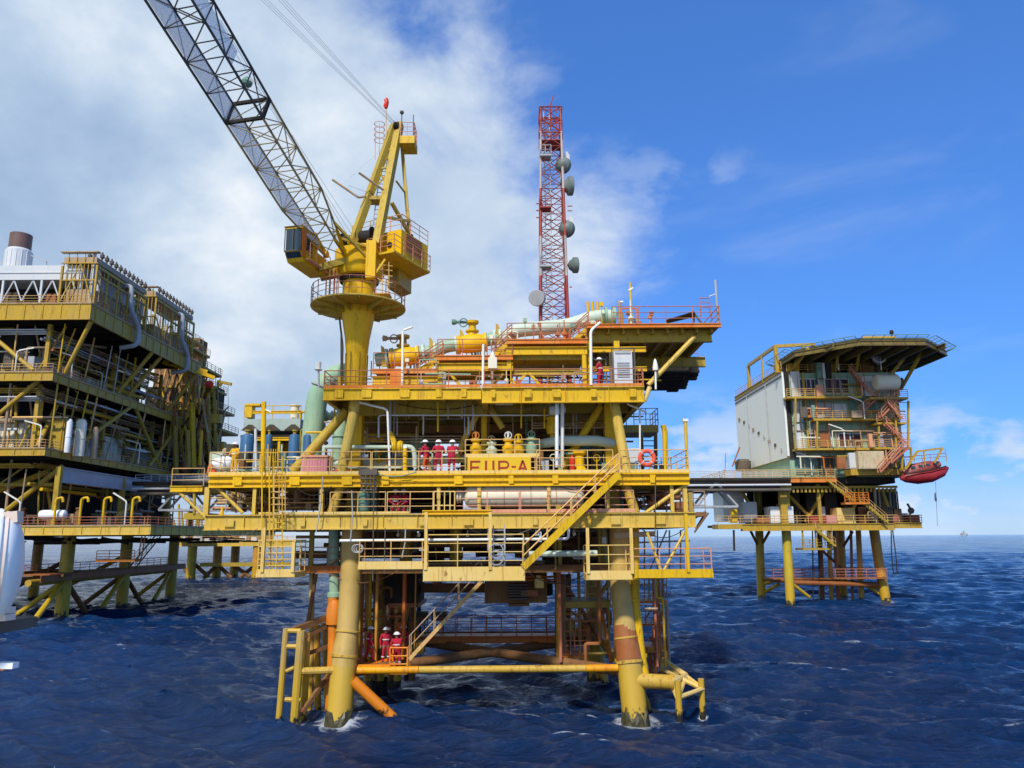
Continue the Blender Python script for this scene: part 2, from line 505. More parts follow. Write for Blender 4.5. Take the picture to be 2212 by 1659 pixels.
# ------------------------------------------------------------------ the sea
def make_sea():
    rs = [6.0]
    while rs[-1] < 60000:
        r = rs[-1]
        k = .03 if r < 28 else (.0048 if r < 500 else (.010 if r < 2500 else .04))
        rs.append(r * (1 + k))
    rs = np.array(rs)
    na = 760
    th = np.linspace(R(-62), R(62), na)
    rr, tt = np.meshgrid(rs, th, indexing='ij')
    x = rr * np.sin(tt); y = rr * np.cos(tt) - 2.0
    dr = np.gradient(rs)[:, None] * np.ones((1, na))
    cell = np.maximum(dr * .8, rr * (th[1] - th[0]))
    z = np.zeros_like(x); ox = np.zeros_like(x); oy = np.zeros_like(x); steep = np.zeros_like(x)
    rng = np.random.default_rng(5)
    wind = R(252)
    nw = 110
    for i in range(nw):
        lam = .9 * (30 / .9) ** (i / (nw - 1))
        lam *= rng.uniform(.93, 1.07)
        amp = .0155 * lam ** .95 * (1.0 if lam < 3 else (3 / lam) ** .85)
        d = wind + rng.normal(0, .42)
        ph = rng.uniform(0, 6.283)
        k = 6.2832 / lam
        att = np.clip((lam / cell - 2.2) / 2.5, 0, 1)
        if att.max() <= 0: continue
        # wave groups: slowly varying amplitude
        g = .75 + .5 * np.sin(x * .6 * k * .13 + y * k * .11 + ph * 3)
        a = amp * att * np.clip(g, .2, 1.3)
        arg = k * (x * math.cos(d) + y * math.sin(d)) + ph
        c, s = np.cos(arg), np.sin(arg)
        z += a * c
        q = .95
        ox -= q * a * s * math.cos(d); oy -= q * a * s * math.sin(d)
        steep += a * k * c
    x = x + ox; y = y + oy
    vs = np.stack([x, y, z], -1).reshape(-1, 3)
    nr = len(rs)
    idx = np.arange(nr * na).reshape(nr, na)
    fs = np.stack([idx[:-1, :-1], idx[:-1, 1:], idx[1:, 1:], idx[1:, :-1]], -1).reshape(-1, 4)[:, ::-1]
    me = bpy.data.meshes.new('sea')
    me.vertices.add(len(vs)); me.vertices.foreach_set('co', vs.astype(np.float32).ravel())
    me.loops.add(fs.size); me.loops.foreach_set('vertex_index', fs.astype(np.int32).ravel())
    me.polygons.add(len(fs)); me.polygons.foreach_set('loop_start', np.arange(0, fs.size, 4, dtype=np.int32))
    me.polygons.foreach_set('loop_total', np.full(len(fs), 4, dtype=np.int32))
    me.polygons.foreach_set('use_smooth', np.ones(len(fs), dtype=bool))
    me.update()
    at = me.attributes.new('steep', 'FLOAT', 'POINT')
    at.data.foreach_set('value', steep.astype(np.float32).ravel())
    # churned water round the legs
    ch = np.zeros(len(vs), dtype=np.float32)
    for (lx, ly, rad) in LEG_FOAM:
        dd = np.hypot(vs[:, 0] - lx, vs[:, 1] - ly)
        ch = np.maximum(ch, np.clip(1 - (dd - rad * .7) / (rad * 1.9), 0, 1))
    at2 = me.attributes.new('churn', 'FLOAT', 'POINT')
    at2.data.foreach_set('value', ch)
    o = bpy.data.objects.new('sea', me)
    COL.objects.link(o)
    o['kind'] = 'structure'; o['label'] = 'deep blue choppy sea with whitecaps reaching the horizon'
    m, b, p = new_mat('sea_water')
    geo = b.n('ShaderNodeNewGeometry')
    co = geo.outputs['Position']
    A1 = b.n('ShaderNodeAttribute', attribute_name='steep')
    A2 = b.n('ShaderNodeAttribute', attribute_name='churn')
    big = b.noise(b.mapping(co, (1, .5, 1)), .012, 3, .5)
    slick = b.noise(b.mapping(co, (.35, 1, 1), (4, 2, 0), (0, 0, .25)), .06, 4, .6)
    deep = b.mix(b.smooth(b.math('MULTIPLY_ADD', slick, .5, b.math('MULTIPLY', big, .5)), .40, .60), (.0007, .0120, .050), (.0020, .0310, .115))
    f1 = b.noise(b.mapping(co, (1.0, 1.6, 1), (0, 0, 0), (0, 0, .4)), .85, 8, .68, 1.2)
    f2 = b.noise(b.mapping(co, (.5, 1.0, 1), (5, 1, 2), (0, 0, .3)), .16, 4, .55)
    crest = b.smooth(b.math('ADD', A1.outputs['Fac'], b.math('MULTIPLY', b.math('SUBTRACT', f1, .5), 1.1)), .62, .90)
    foam = b.math('MULTIPLY', crest, b.smooth(f2, .58, .74))
    foam2 = b.math('MULTIPLY', b.smooth(b.math('ADD', b.math('MULTIPLY', A2.outputs['Fac'], .42), f1), .62, .84), A2.outputs['Fac'])
    foam = b.math('MAXIMUM', foam, foam2, clamp=True)
    fade = b.mix(foam, deep, (.62, .66, .70))
    b.l(fade, p.inputs['Base Color'])
    b.l(b.math('ADD', b.math('MULTIPLY', foam, .5), b.smooth(slick, .35, .65, .05, .13)), p.inputs['Roughness'])
    p.inputs['IOR'].default_value = 1.333
    p.inputs['Specular IOR Level'].default_value = .46
    h1 = b.noise(b.mapping(co, (.55, 1.5, 1), (0, 0, 0), (0, 0, .22)), 1.3, 7, .62, .5)
    h2 = b.noise(b.mapping(co, (.5, 1.5, 1), (3, 9, 0), (0, 0, .18)), .34, 5, .6, .4)
    hh = b.math('ADD', b.math('MULTIPLY', h1, .60), b.math('MULTIPLY', h2, .45))
    bp = b.n('ShaderNodeBump'); b.l(b.smooth(slick, .32, .66, .60, .98), bp.inputs['Strength']); bp.inputs['Distance'].default_value = 1.0
    b.l(hh, bp.inputs['Height']); b.l(bp.outputs[0], p.inputs['Normal'])
    me.materials.append(m)
    return o
LEG_FOAM = []
# ------------------------------------------------------------------ main platform (bridge-linked wellhead platform in the middle)
PL = thing('offshore_platform', 'nearest yellow platform standing on four legs in the centre with name board and crane', 'platform', AZ(1050, 1530, 0.0))
def P(*a): return A(*a)
zU = A(1106, 836, 44).z      # top of upper deck
zM = A(1106, 1022, 44).z     # top of main deck
zL = A(1106, 1108, 44).z     # top of lower deck
zS = A(1106, 1222, 45.5).z   # sub-cellar floor
xm0, xm1 = A(450, 1035, 44).x, A(1490, 1035, 44).x
xl0, xl1 = A(443, 1124, 44).x, A(1502, 1124, 44).x
xu0, xu1 = A(697, 850, 44).x, A(1392, 850, 44).x
xuc = A(1040, 850, 44).x

def deck(parent, x0, x1, y0, y1, zt, bh, edge_mat, under_mat, name='deck', nx=6, ny=4, bw=.26, thick=.06):
    m = MB(); m.box(x0 + .02, x1 - .02, y0 + .16, y1, zt - thick, zt)
    m.build(name + '_plate', under_mat, parent)
    e = MB()
    zc = zt - bh / 2 - .02
    e.ibeam((x0, y0 + bw / 2, zc), (x1, y0 + bw / 2, zc), bw, bh)
    e.build('edge_beam', edge_mat, parent)
    j = MB()
    for sx in (x0 + bw / 2, x1 - bw / 2):
        j.ibeam((sx, y0 + bw + .01, zc), (sx, y1, zc), bw, bh * .98)
    for i in range(1, nx):
        x = x0 + (x1 - x0) * i / nx
        j.ibeam((x, y0 + bw + .02, zt - thick - bh * .36), (x, y1 - .05, zt - thick - bh * .36), .2, bh * .7)
    for i in range(1, ny + 1):
        y = y0 + (y1 - y0) * i / ny
        j.ibeam((x0 + bw + .02, y, zc - .05), (x1 - bw - .02, y, zc - .05), .24, bh * .86)
    j.build('floor_beams', under_mat, parent)

deck(PL, xm0, xm1, 44, 59, zM, A(1106, 1022, 44).z - A(1106, 1049, 44).z, 'yellow_bright', 'yellow_dull', 'main_deck', 9, 4)
deck(PL, xl0, xl1, 43.8, 57, zL, A(1106, 1108, 44).z - A(1106, 1141, 44).z, 'yellow_pale', 'brown', 'lower_deck', 9, 4, .3)
# upper deck: a shallow left bay and a deep right bay
hb = zU - A(1106, 861, 44).z
hb2 = zU - A(1106, 870, 44).z
deck(PL, xu0, xuc - .02, 44, 60, zU, hb, 'yellow', 'yellow_dull', 'upper_deck', 4, 4)
deck(PL, xuc + .02, xu1, 43.9, 60, zU, hb2, 'yellow', 'yellow_dull', 'upper_deck', 4, 4, .34)
# deep girder under the left bay, set back
m = MB(); zg = A(900, 872, 46.5).z
m.ibeam((xu0 + 1.2, 46.5, zg - .25), (xuc, 46.5, zg - .25), .34, .95); m.build('girder', 'yellow_dull', PL)
m = MB(); m.ibeam((xu0 + .8, 52.5, zg - .25), (xu1 - .5, 52.5, zg - .25), .34, .95); m.build('girder', 'yellow_dull', PL)
hme = A(1106, 1022, 44).z - A(1106, 1049, 44).z
m = MB(); m.box(xm0, xm1, 43.955, 43.995, zM - .02 - hme * .5 - .05, zM - .02 - hme * .5 + .05); m.box(xm0 - .02, xm1 + .02, 43.94, 43.99, zM - .10, zM - .012); m.build('edge_channel', 'yellow_bright', PL)
def stiff(x0, x1, y, z0, z1, sp, mat, jit=.3):
    k = int((x1 - x0) / sp)
    for i in range(1, k):
        m = MB(); x = x0 + (x1 - x0) * i / k + rs_.uniform(-jit, jit); m.box(x - .012, x + .012, y, y + .1, z0, z1); m.build('web_stiffener', mat, PL)
rs_ = random.Random(2)
stiff(xl0, xl1, 43.83, zL - A(1106, 1108, 44).z + zL - .7, zL - .09, 1.9, 'yellow_pale')
stiff(xuc, xu1, 43.94, zU - hb2 + .05, zU - .09, 2.3, 'yellow')
stiff(xu0, xuc, 46.4, zg - .66, zg + .15, 2.0, 'yellow_dull')
# toe boards along deck edges
def toe(x0, x1, y, z, h, mat):
    k = max(1, int((x1 - x0) / 3.4)); m = MB()
    for i in range(k):
        a = x0 + (x1 - x0) * i / k + .02; b_ = x0 + (x1 - x0) * (i + 1) / k - .02
        m.box(a, b_, y - .012, y + .012, z, z + h)
    m.build('toe_board', mat, PL)
toe(xm0, xm1, 44.02, zM, .17, 'yellow_cream')
toe(xu0, xuc - .05, 44.02, zU, .17, 'orange')
toe(xuc + .05, xu1, 43.92, zU, .17, 'orange')
toe(A(560, 1108, 44).x, A(1000, 1108, 44).x - 3.0, 43.82, zL, .12, 'yellow_cream')
toe(A(990, 1108, 44).x, A(1372, 1108, 44).x, 43.82, zL, .20, 'rail_pink')

M['growth'] = paint('weed_and_shell', (.035, .034, .018), fade=(.09, .075, .03), rough=.4, scale=5)
M['brace_orange'] = paint('orange_stained_yellow', (.74, .36, .002), rust=.4, fade=(.72, .24, .006), rustcol=(.6, .14, .01))
# ---- legs
def leg(path, rad, mat='marine'):
    m = MB()
    pts = [A(*p) for p in path]
    m.sweep(pts, rad, 22)
    o = m.build('leg', mat, PL)
    b = pts[-1]; a = pts[-2]
    t = (0 - a.z) / (b.z - a.z)
    q = a + (b - a) * t
    LEG_FOAM.append((q.x, q.y, rad[-1]))
    return o, pts
lfl, pfl = leg([(761, 1130, 46), (758, 1250, 46), (750, 1372, 45.6), (746, 1400, 45.5), (722, 1660, 44.4)], [.60, .61, .62, .70, .72])
lfr, pfr = leg([(1338, 1130, 46), (1340, 1250, 46), (1353, 1385, 45.6), (1357, 1412, 45.5), (1386, 1680, 44.4)], [.60, .61, .62, .69, .71])
lrr, prr = leg([(1282, 1240, 56), (1284, 1320, 56), (1296, 1640, 56.5)], [.60, .60, .62])
lrl, prl = leg([(858, 1240, 56), (852, 1320, 56), (838, 1640, 56.5)], [.60, .60, .62])
for pth, lo in ((pfl, lfl), (pfr, lfr)):
    d = (pth[3] - pth[2]).normalized()
    m = MB(); m.lathe(pth[2] - d * .25, d, [(0, .635), (.02, .69), (.10, .69), (.12, .64)], 22); m.build('collar', 'yellow_leg', lo)
    m = MB(); m.lathe(pth[3] + d * .35, d, [(0, .715), (.02, .78), (.14, .78), (.16, .72)], 22)
    m.build('collar', 'yellow_leg', lo)
# weed and shell growth round the feet of the legs
rgw = random.Random(4)
for pth, lo, rad in ((pfl, lfl, .73), (pfr, lfr, .72), (prr, lrr, .63), (prl, lrl, .63)):
    b0_, b1_ = pth[-2], pth[-1]; m = MB(); n_ = 26; rows = 7
    tops = [rgw.uniform(.25, 1.0) for _ in range(n_)]; vs = []
    for j in range(rows):
        for i in range(n_):
            z = -.9 + (tops[i] + .9) * j / (rows - 1); t = (z - b0_.z) / (b1_.z - b0_.z); c = b0_ + (b1_ - b0_) * t
            rr_g = rad + (rgw.uniform(.015, .085) if j < rows - 1 else -.03); an = 2 * math.pi * i / n_
            vs.append((c.x + rr_g * math.cos(an), c.y + rr_g * math.sin(an), z))
    m.add(vs, [(j * n_ + i, j * n_ + (i + 1) % n_, (j + 1) * n_ + (i + 1) % n_, (j + 1) * n_ + i) for j in range(rows - 1) for i in range(n_)])
    m.build('marine_growth', 'growth', lo, smooth=False)
# rust stained sleeve on the right leg
m = MB(); d = (pfr[3] - pfr[2]).normalized()
m.sweep([pfr[2] - d * .9, pfr[2] - d * .3, pfr[3] + d * .3], [.64, .655, .725], 22); m.build('rust_sleeve', 'rust', lfr)

# ---- horizontal bracing at walkway level
m = MB(); m.tube(A(905, 1447, 45.2), A(1265, 1444, 45.2), .20, n=14); m.build('brace', 'yellow_leg', PL)
m = MB(); m.tube(A(772, 1448, 45.2), A(904, 1447, 45.2), .205, n=14); m.build('brace_end', 'brace_orange', PL)
m = MB(); m.tube(A(1266, 1444, 45.2), A(1335, 1443, 45.2), .205, n=14); m.build('brace_end', 'brace_orange', PL)
m = MB(); m.tube(A(752, 1452, 45.3), A(1287, 1378, 56), .29, n=12); m.build('brace', 'brown', PL)
m = MB(); m.tube(A(1345, 1450, 45.3), A(852, 1378, 56), .29, n=12); m.build('brace', 'brown', PL)
m = MB(); m.tube(A(855, 1372, 56), A(1290, 1370, 56), .24, n=12); m.build('brace', 'brown', PL)
m = MB(); m.tube(A(752, 1450, 45.4), A(853, 1372, 56), .22, n=12); m.build('brace', 'yellow_leg', PL)
m = MB(); m.tube(A(1350, 1448, 45.4), A(1292, 1372, 56), .22, n=12); m.build('brace', 'yellow', PL)
m = MB(); m.tube(A(762, 1470, 45), A(890, 1590, 45.5), .30, n=14); m.build('brace', 'marine_orange', PL)
m = MB(); m.tube(A(1284, 1340, 56), A(1322, 1560, 55), .26, n=12); m.build('brace', 'marine', PL)
m = MB(); m.tube(A(1370, 1455, 45), A(1440, 1650, 50), .26, n=12); m.build('brace', 'marine', PL)

# ---- columns and raking struts between decks
def strut(pts, r, mat='yellow', n=14, name='strut'):
    m = MB(); m.pipe([A(*p) for p in pts], r, n=n, bend=.2); return m.build(name, mat, PL)
strut([(769, 866, 44.9), (738, 1020, 44.6)], .30, 'yellow_pale')
strut([(737, 1048, 44.6), (716, 1108, 44.4)], .28, 'yellow_leg')
strut([(1326, 866, 44.9), (1354, 1020, 44.6)], .30, 'yellow_pale')
strut([(1352, 1048, 44.6), (1372, 1108, 44.4)], .28, 'yellow_leg')
for u in (771, 1318):
    m = MB(); a = A(u, 868, 47); b_ = A(u, 1020, 47); m.bar(a, V((a.x, a.y, zM)), .85, .85); m.build('column', 'yellow', PL)
    m = MB(); m.bar((a.x, a.y, zM - .7), (a.x, a.y, zL), .7, .7); m.build('column', 'yellow_dull', PL)
for u in (860, 1284):
    m = MB(); a = A(u, 880, 56); m.bar(a, V((a.x, a.y, zM)), .8, .8); m.build('column', 'yellow_dull', PL)
    m = MB(); m.bar((a.x, a.y, zM - .7), (a.x, a.y, zL), .7, .7); m.build('column', 'brown', PL)
strut([(748, 888, 47), (632, 1020, 46.5)], .30, 'yellow_olive')
strut([(1298, 878, 47), (1246, 960, 47), (1212, 1018, 47)], .24, 'yellow')
# inverted-V frame at mid span
strut([(1046, 868, 47.5), (1046, 1000, 47.5)], .20, 'yellow')
strut([(1044, 868, 47.5), (1000, 955, 47.5), (985, 1000, 47.5)], .20, 'yellow_pale')
strut([(1050, 868, 47.5), (1086, 925, 47.5)], .20, 'yellow_pale')
for u, r in ((450, .14), (1478, .12), (1450, .10)):
    m = MB(); a = A(u, 1046, 44.3); m.bar((a.x, 44.3, zM - .68), (a.x, 44.3, zL), r * 2); m.build('column', 'yellow_pale', PL)
for u, v2 in ((552, 1108), (696, 1108), (1185, 1108), (1035, 1108), (1312, 1108), (948, 1108)):
    m = MB(); a = A(u, 1046, 44.2); m.bar((a.x, 44.2, zM - .68), (a.x, 44.2, zL), .2); m.build('hanger_post', 'yellow_pale', PL)
strut([(466, 1050, 44.3), (524, 1108, 44.3)], .10, 'yellow_pale', 8)
strut([(490, 1052, 49), (560, 1108, 49)], .10, 'yellow_dull', 8)
strut([(1474, 1052, 44.3), (1392, 1110, 44.3)], .11, 'yellow_pale', 8)
for u in (555, 700, 1370, 1490):
    m = MB(); a = A(u, 1060, 52); m.bar((a.x, 52, zM - .7), (a.x, 52, zL), .25); m.build('column', 'yellow_dull', PL)

# ---- handrails
def rail(pts, mat='rail', h=1.1, sp=1.5, r=.03, mids=2, parent=None, name='handrail'):
    m = MB(); m.rail(pts, h, sp, r, mids); return m.build(name, mat, parent or PL)
def railuv(u0, u1, v, D, z=None, mat='rail', **k):
    a, b_ = A(u0, v, D), A(u1, v, D)
    zz_ = a.z if z is None else z
    return rail([(a.x, D, zz_), (b_.x, D, zz_)], mat, **k)
hm = A(700, 976, 44).z - zM
for u0, u1, mt in ((451, 560, 'rail'), (600, 712, 'rail'), (716, 800, 'rail'), (803, 1005, 'rail'), (1160, 1325, 'rail'), (1340, 1405, 'rail'), (1408, 1488, 'rail')):
    railuv(u0, u1, 1022, 44.05, zM, mt, h=hm, sp=1.35)
rail([(xm1 - .05, 44.1, zM), (xm1 - .05, 58, zM)], 'rail', h=hm)
rail([(xm0 + .05, 44.1, zM), (xm0 + .05, 50, zM)], 'rail', h=hm)
# ladder-top gate
m = MB()
for i in range(8):
    a = A(562 + i * 5.2, 1020, 44.0); m.tube(a, a + V((0, 0, hm + .05)), .026, n=5)
m.tube(A(560, 978, 44), A(602, 978, 44), .03, n=5); m.build('ladder_gate', 'yellow', PL)
railuv(700, 1036, 836, 44.05, zU, 'rail_red', h=1.05, sp=1.7)
railuv(1046, 1390, 836, 43.95, zU, 'rail_red', h=1.05, sp=1.9)
rail([(xu1 - .06, 44.1, zU), (xu1 - .06, 56, zU)], 'rail_red', h=1.05)
rail([(xu0 + .06, 44.1, zU), (xu0 + .06, 56, zU)], 'rail_red', h=1.05)
hl = A(800, 1063, 43.85).z - zL
for u0, u1, mt in ((712, 832, 'rail'), (836, 935, 'rail'), (983, 1122, 'rail_pink'), (1125, 1370, 'rail_pink')):
    railuv(u0, u1, 1108, 43.85, zL, mt, h=hl, sp=1.7)
m = MB()
for u in (937, 948, 960, 972, 982):
    a = A(u, 1106, 43.7); m.tube((a.x, a.y, zL), (a.x, a.y, zL + hl * 1.02), .035, n=5)
m.tube(A(937, 1062, 43.7), A(982, 1062, 43.7), .04, n=5); m.tube(A(937, 1092, 43.7), A(982, 1092, 43.7), .035, n=5)
m.build('safety_gate', 'yellow_cream', PL)

# ---- hanging basket platform with caged ladder on the left
def basket(u0, u1, v_floor, D, depth, floor_h, mat, rail_mat, hts, name='access_platform', top_post=None, h=1.15, sp=1.2, mids=2):
    a, b_ = A(u0, v_floor, D), A(u1, v_floor, D)
    z = a.z
    root = MB(); root.box(a.x, b_.x, D, D + depth, z - floor_h, z - .02)
    root.box(a.x + .03, b_.x - .03, D - .03, D - .005, z - floor_h + .03, z + .15)
    o = root.build(name, mat, PL)
    m = MB(); m.rail([(a.x + .06, D + .04, z), (b_.x - .06, D + .04, z)], h, sp, .032, mids)
    m.rail([(a.x + .06, D + .08, z), (a.x + .06, D + depth, z)], h, sp, .032, mids)
    m.rail([(b_.x - .06, D + .08, z), (b_.x - .06, D + depth, z)], h, sp, .032, mids)
    m.build('handrail', rail_mat, o)
    if top_post:
        for u, vt in top_post:
            p = A(u, v_floor, D - .02); q_ = A(u, vt, D - .02)
            m = MB(); m.bar(p, V((p.x, p.y, q_.z)), .17); m.build('hanger_post', mat, o)
    return o
basket(553, 637, 1236, 43.2, 2.2, .30, 'yellow_cream', 'yellow_cream', None, top_post=[(566, 1140), (632, 1170)], h=1.7, mids=4, sp=.9)
basket(773, 914, 1219, 43.4, 1.6, .30, 'yellow_cream', 'rail', None, h=1.25, sp=1.7)
basket(914, 1134, 1231, 42.7, 1.7, .62, 'yellow_cream', 'yellow_cream', None, top_post=[(919, 1106), (1059, 1106)], h=1.85, sp=1.6, mids=3)
basket(1266, 1366, 1239, 43.2, 1.8, .36, 'yellow_cream', 'yellow_cream', None, top_post=[(1271, 1140), (1366, 1140)], h=1.5, sp=1.3)
basket(1368, 1541, 1236, 43.3, 1.8, .34, 'yellow', 'rail_pink', None, top_post=[(1487, 1110)], h=1.25, sp=1.3)
m = MB(); a, b_ = A(912, 1107, 42.6), A(1062, 1107, 42.6); m.ibeam((a.x, 42.75, a.z), (b_.x, 42.75, a.z), .24, .24); m.build('trolley_beam', 'yellow_bright', PL)
m = MB(); m.tube(A(1398, 1150, 43.6), A(1428, 1232, 43.4), .08, n=6); m.build('raking_brace', 'yellow_pale', PL); m = MB(); m.tube(A(1478, 1150, 43.6), A(1434, 1232, 43.4), .08, n=6); m.build('raking_brace', 'yellow_pale', PL)
m = MB(); m.bar(A(1326, 1157, 44.5), A(1415, 1153, 44.5), .18, .3); m.build('shelf_beam', 'scaffold', PL)
# caged ladders
m = MB(); m.ladder(A(600, 1238, 43.3), A(600, 985, 43.7), (1, 0, 0), .5, .035, .33)
m.ladder(A(574, 1238, 43.3), A(574, 985, 43.7), (1, 0, 0), .42, .045, 9); m.build('ladder', 'yellow', PL)
m = MB()
for v in (1063, 1090, 1112, 1076):
    c = A(604, v, 43.15); m.ring(c, .46, .022, (0, 0, 1), 14, 5, 0, 360)
for u in (592, 603, 616):
    m.tube(A(u, 1120, 42.75), A(u, 1022, 42.9), .025, n=5)
m.build('ladder_cage', 'rail', PL)
m = MB(); m.ladder(A(1078, 1232, 42.9), A(1078, 1135, 43.4), (1, 0, 0), .62, .045, .26)
for v in (1190, 1205): m.ring(A(1072, v, 42.6), .38, .03, (0, 1, 0), 14, 5)
m.build('ladder', 'grey', PL)
# ---- stairs
def stair(parent, p0, p1, wd, mat, rmat, wdir=(0, 1, 0), hr=1.05, tread=.3, sd=.26):
    p0, p1, wv = V(p0), V(p1), V(wdir).normalized() * wd
    m = MB(); m.bar(p0, p1, .05, sd); m.bar(p0 + wv, p1 + wv, .05, sd)
    k = max(3, int(abs(p1.z - p0.z) / tread))
    d = p1 - p0; hx = V((d.x, d.y, 0)).normalized() * .12
    for i in range(1, k):
        c = p0 + d * (i / k) + V((0, 0, .02))
        m.add([c - hx + wv * .03, c + hx + wv * .03, c + hx + wv * .97, c - hx + wv * .97,
               c - hx + wv * .03 - V((0, 0, .03)), c + hx + wv * .03 - V((0, 0, .03)), c + hx + wv * .97 - V((0, 0, .03)), c - hx + wv * .97 - V((0, 0, .03))],
              [(0, 1, 2, 3), (7, 6, 5, 4), (0, 4, 5, 1), (1, 5, 6, 2), (2, 6, 7, 3), (3, 7, 4, 0)])
    o = m.build('stair', mat, parent)
    r = MB(); up = V((0, 0, hr))
    for off in (V((0, 0, 0)), wv):
        for f in (1.0, .52):
            r.tube(p0 + off + up * f, p1 + off + up * f, .035, n=5)
        kk = max(2, int(d.length / 1.7))
        for i in range(kk + 1):
            c = p0 + off + d * (i / kk); r.tube(c, c + up, .033, n=5)
    r.build('stair_rail', rmat, o)
    return o
stair(PL, A(1130, 1226, 42.6), A(1338, 1024, 43.0), .75, 'yellow', 'rail', hr=1.15, sd=.36)
stair(PL, A(884, 1424, 45.0), A(1040, 1256, 45.6), .75, 'rail', 'scaffold', hr=1.25, sd=.2)

# ---- sub-cellar deck under the lower deck
x0, x1 = A(640, 1222, 45.5).x, A(1345, 1222, 45.5).x
m = MB(); m.box(x0, x1, 46.2, 56, zS - .12, zS)
for i in range(8):
    x = x0 + (x1 - x0) * i / 7; m.ibeam((x, 46.2, zS - .3), (x, 56, zS - .3), .2, .34)
m.build('cellar_plate', 'brown', PL)
m = MB(); m.ibeam((x0, 46.05, zS - .16), (A(775, 1222, 46).x, 46.05, zS - .16), .22, .42); m.build('edge_beam', 'orange_deep', PL)
m = MB(); m.ibeam((A(775, 1222, 46).x, 46.1, zS - .2), (x1, 46.1, zS - .2), .22, .42); m.build('edge_beam', 'brown', PL)
rail([(x0 + .1, 46.1, zS), (A(768, 1222, 46).x, 46.1, zS)], 'scaffold', h=1.1)
for u in (672, 712, 985, 1210, 1140):
    m = MB(); a = A(u, 1222, 47); m.bar((a.x, 47, zS), (a.x, 47, zL - .5), .22); m.build('hanger_post', 'yellow_dull', PL)
strut([(775, 1180, 46), (705, 1226, 46)], .06, 'rust', 6)
for u, w_ in ((878, 27), (985, 27), (1300, 22)):
    m = MB(); a = A(u, 1140, 50); m.tube((a.x, 50, zS), (a.x, 50, zL - .4), w_ / 2 * 50 / 1690, n=14); m.build('caisson', 'yellow_leg', PL)
# brown beams and gear hanging below
m = MB(); m.ibeam(A(905, 1270, 52), A(1050, 1270, 52), .25, .6); m.build('hanging_beam', 'brown', PL)
m = MB(); m.box(A(1048, 1250, 50).x, A(1180, 1250, 50).x, 49, 52, A(1100, 1300, 50).z, zS - .1)
m.box(A(1098, 1250, 50).x, A(1142, 1250, 50).x, 48.6, 50, A(1100, 1306, 50).z, A(1100, 1300, 50).z - .01)
m.build('sump_box', 'brown', PL)
m = MB()
for i in range(6): m.box(A(1097, 1250, 48.4).x, A(1140, 1250, 48.4).x, 48.35, 48.9, A(1100, 1262 + i * 6, 48.4).z - .09, A(1100, 1262 + i * 6, 48.4).z)
m.build('louvre', 'greydark', PL)
m = MB(); m.box(A(1155, 1250, 48).x, A(1174, 1250, 48).x, 47.8, 48.3, A(1160, 1270, 48).z, A(1160, 1250, 48).z); m.box(A(1158, 1250, 48).x, A(1169, 1250, 48).x, 47.9, 48.2, A(1160, 1250, 48).z + .01, A(1160, 1243, 48).z); m.build('junction_box', 'yellow_cream', PL)
# dark well bay hanging structure, left of centre
m = MB(); a = A(838, 1245, 51); b_ = A(905, 1304, 51); m.box(a.x, b_.x, 50, 54, b_.z, zS - .1); m.build('drain_tank', 'black', PL)
m = MB(); m.box(A(838, 1304, 50).x, A(906, 1304, 50).x, 49.9, 54.1, A(870, 1312, 50).z, A(870, 1303, 50).z); m.build('tank_skid', 'rust', PL)
for i, u in enumerate((796, 812, 824, 846, 862, 880, 892)):
    m = MB(); D = 49 + i * .9
    m.tube(A(u, 1235, D), A(u - 2, 1470, D), .16 if i % 2 else .22, n=10); m.build('conductor', ['marine_rust', 'brown', 'yellow_dull', 'brown', 'marine_rust', 'black', 'brown'][i], PL)
for i, u in enumerate((800, 815, 828)):
    m = MB(); a = A(u, 1462, 52 + i); m.tube(a, (a.x, a.y, -2), .3, n=12); m.build('conductor', 'black', PL)
for u, D in ((1205, 52), (1228, 54), (1215, 48)):
    m = MB(); m.tube(A(u, 1240, D), A(u, 1410, D), .19, n=10); m.build('riser', 'brown', PL)
# ---- spider deck walkway with railing
zw = A(1000, 1374, 53).z
m = MB(); xa, xb = A(885, 1374, 53).x, A(1215, 1374, 53).x
m.box(xa, xb, 53, 54.4, zw - .1, zw); m.ibeam((xa, 53, zw - .28), (xb, 53, zw - .28), .2, .34); m.build('walkway', 'orange_deep', PL)
rail([(xa, 53.02, zw), (xb, 53.02, zw)], 'rail_red', h=1.15, sp=1.0, r=.032)
rail([(xa, 54.4, zw), (xb, 54.4, zw)], 'rail_red', h=1.15, sp=1.0, r=.03)
# left service platform where the crew stands
zc_ = A(820, 1442, 45.6).z
m = MB(); xa2, xb2 = A(765, 1442, 45.6).x, A(852, 1442, 45.6).x
m.box(xa2, xb2, 45.6, 49.5, zc_ - .12, zc_); m.box(xa2, xb2, 45.45, 45.58, zc_ - .2, zc_ + .18); m.build('crew_deck', 'orange_hot', PL)
m = MB(); a = A(842, 1452, 45.2); b_ = A(880, 1452, 45.2); zb_ = a.z
m.box(a.x, b_.x, 45.1, 46.2, zb_ - .1, zb_); m.rail([(a.x, 45.12, zb_), (b_.x, 45.12, zb_)], 1.3, .9, .05, 2); m.rail([(a.x, 45.12, zb_), (a.x, 46.2, zb_)], 1.3, .9, .045, 2); m.rail([(b_.x, 45.12, zb_), (b_.x, 46.2, zb_)], 1.3, .9, .045, 2)
m.build('ladder_basket', 'orange_hot', PL)
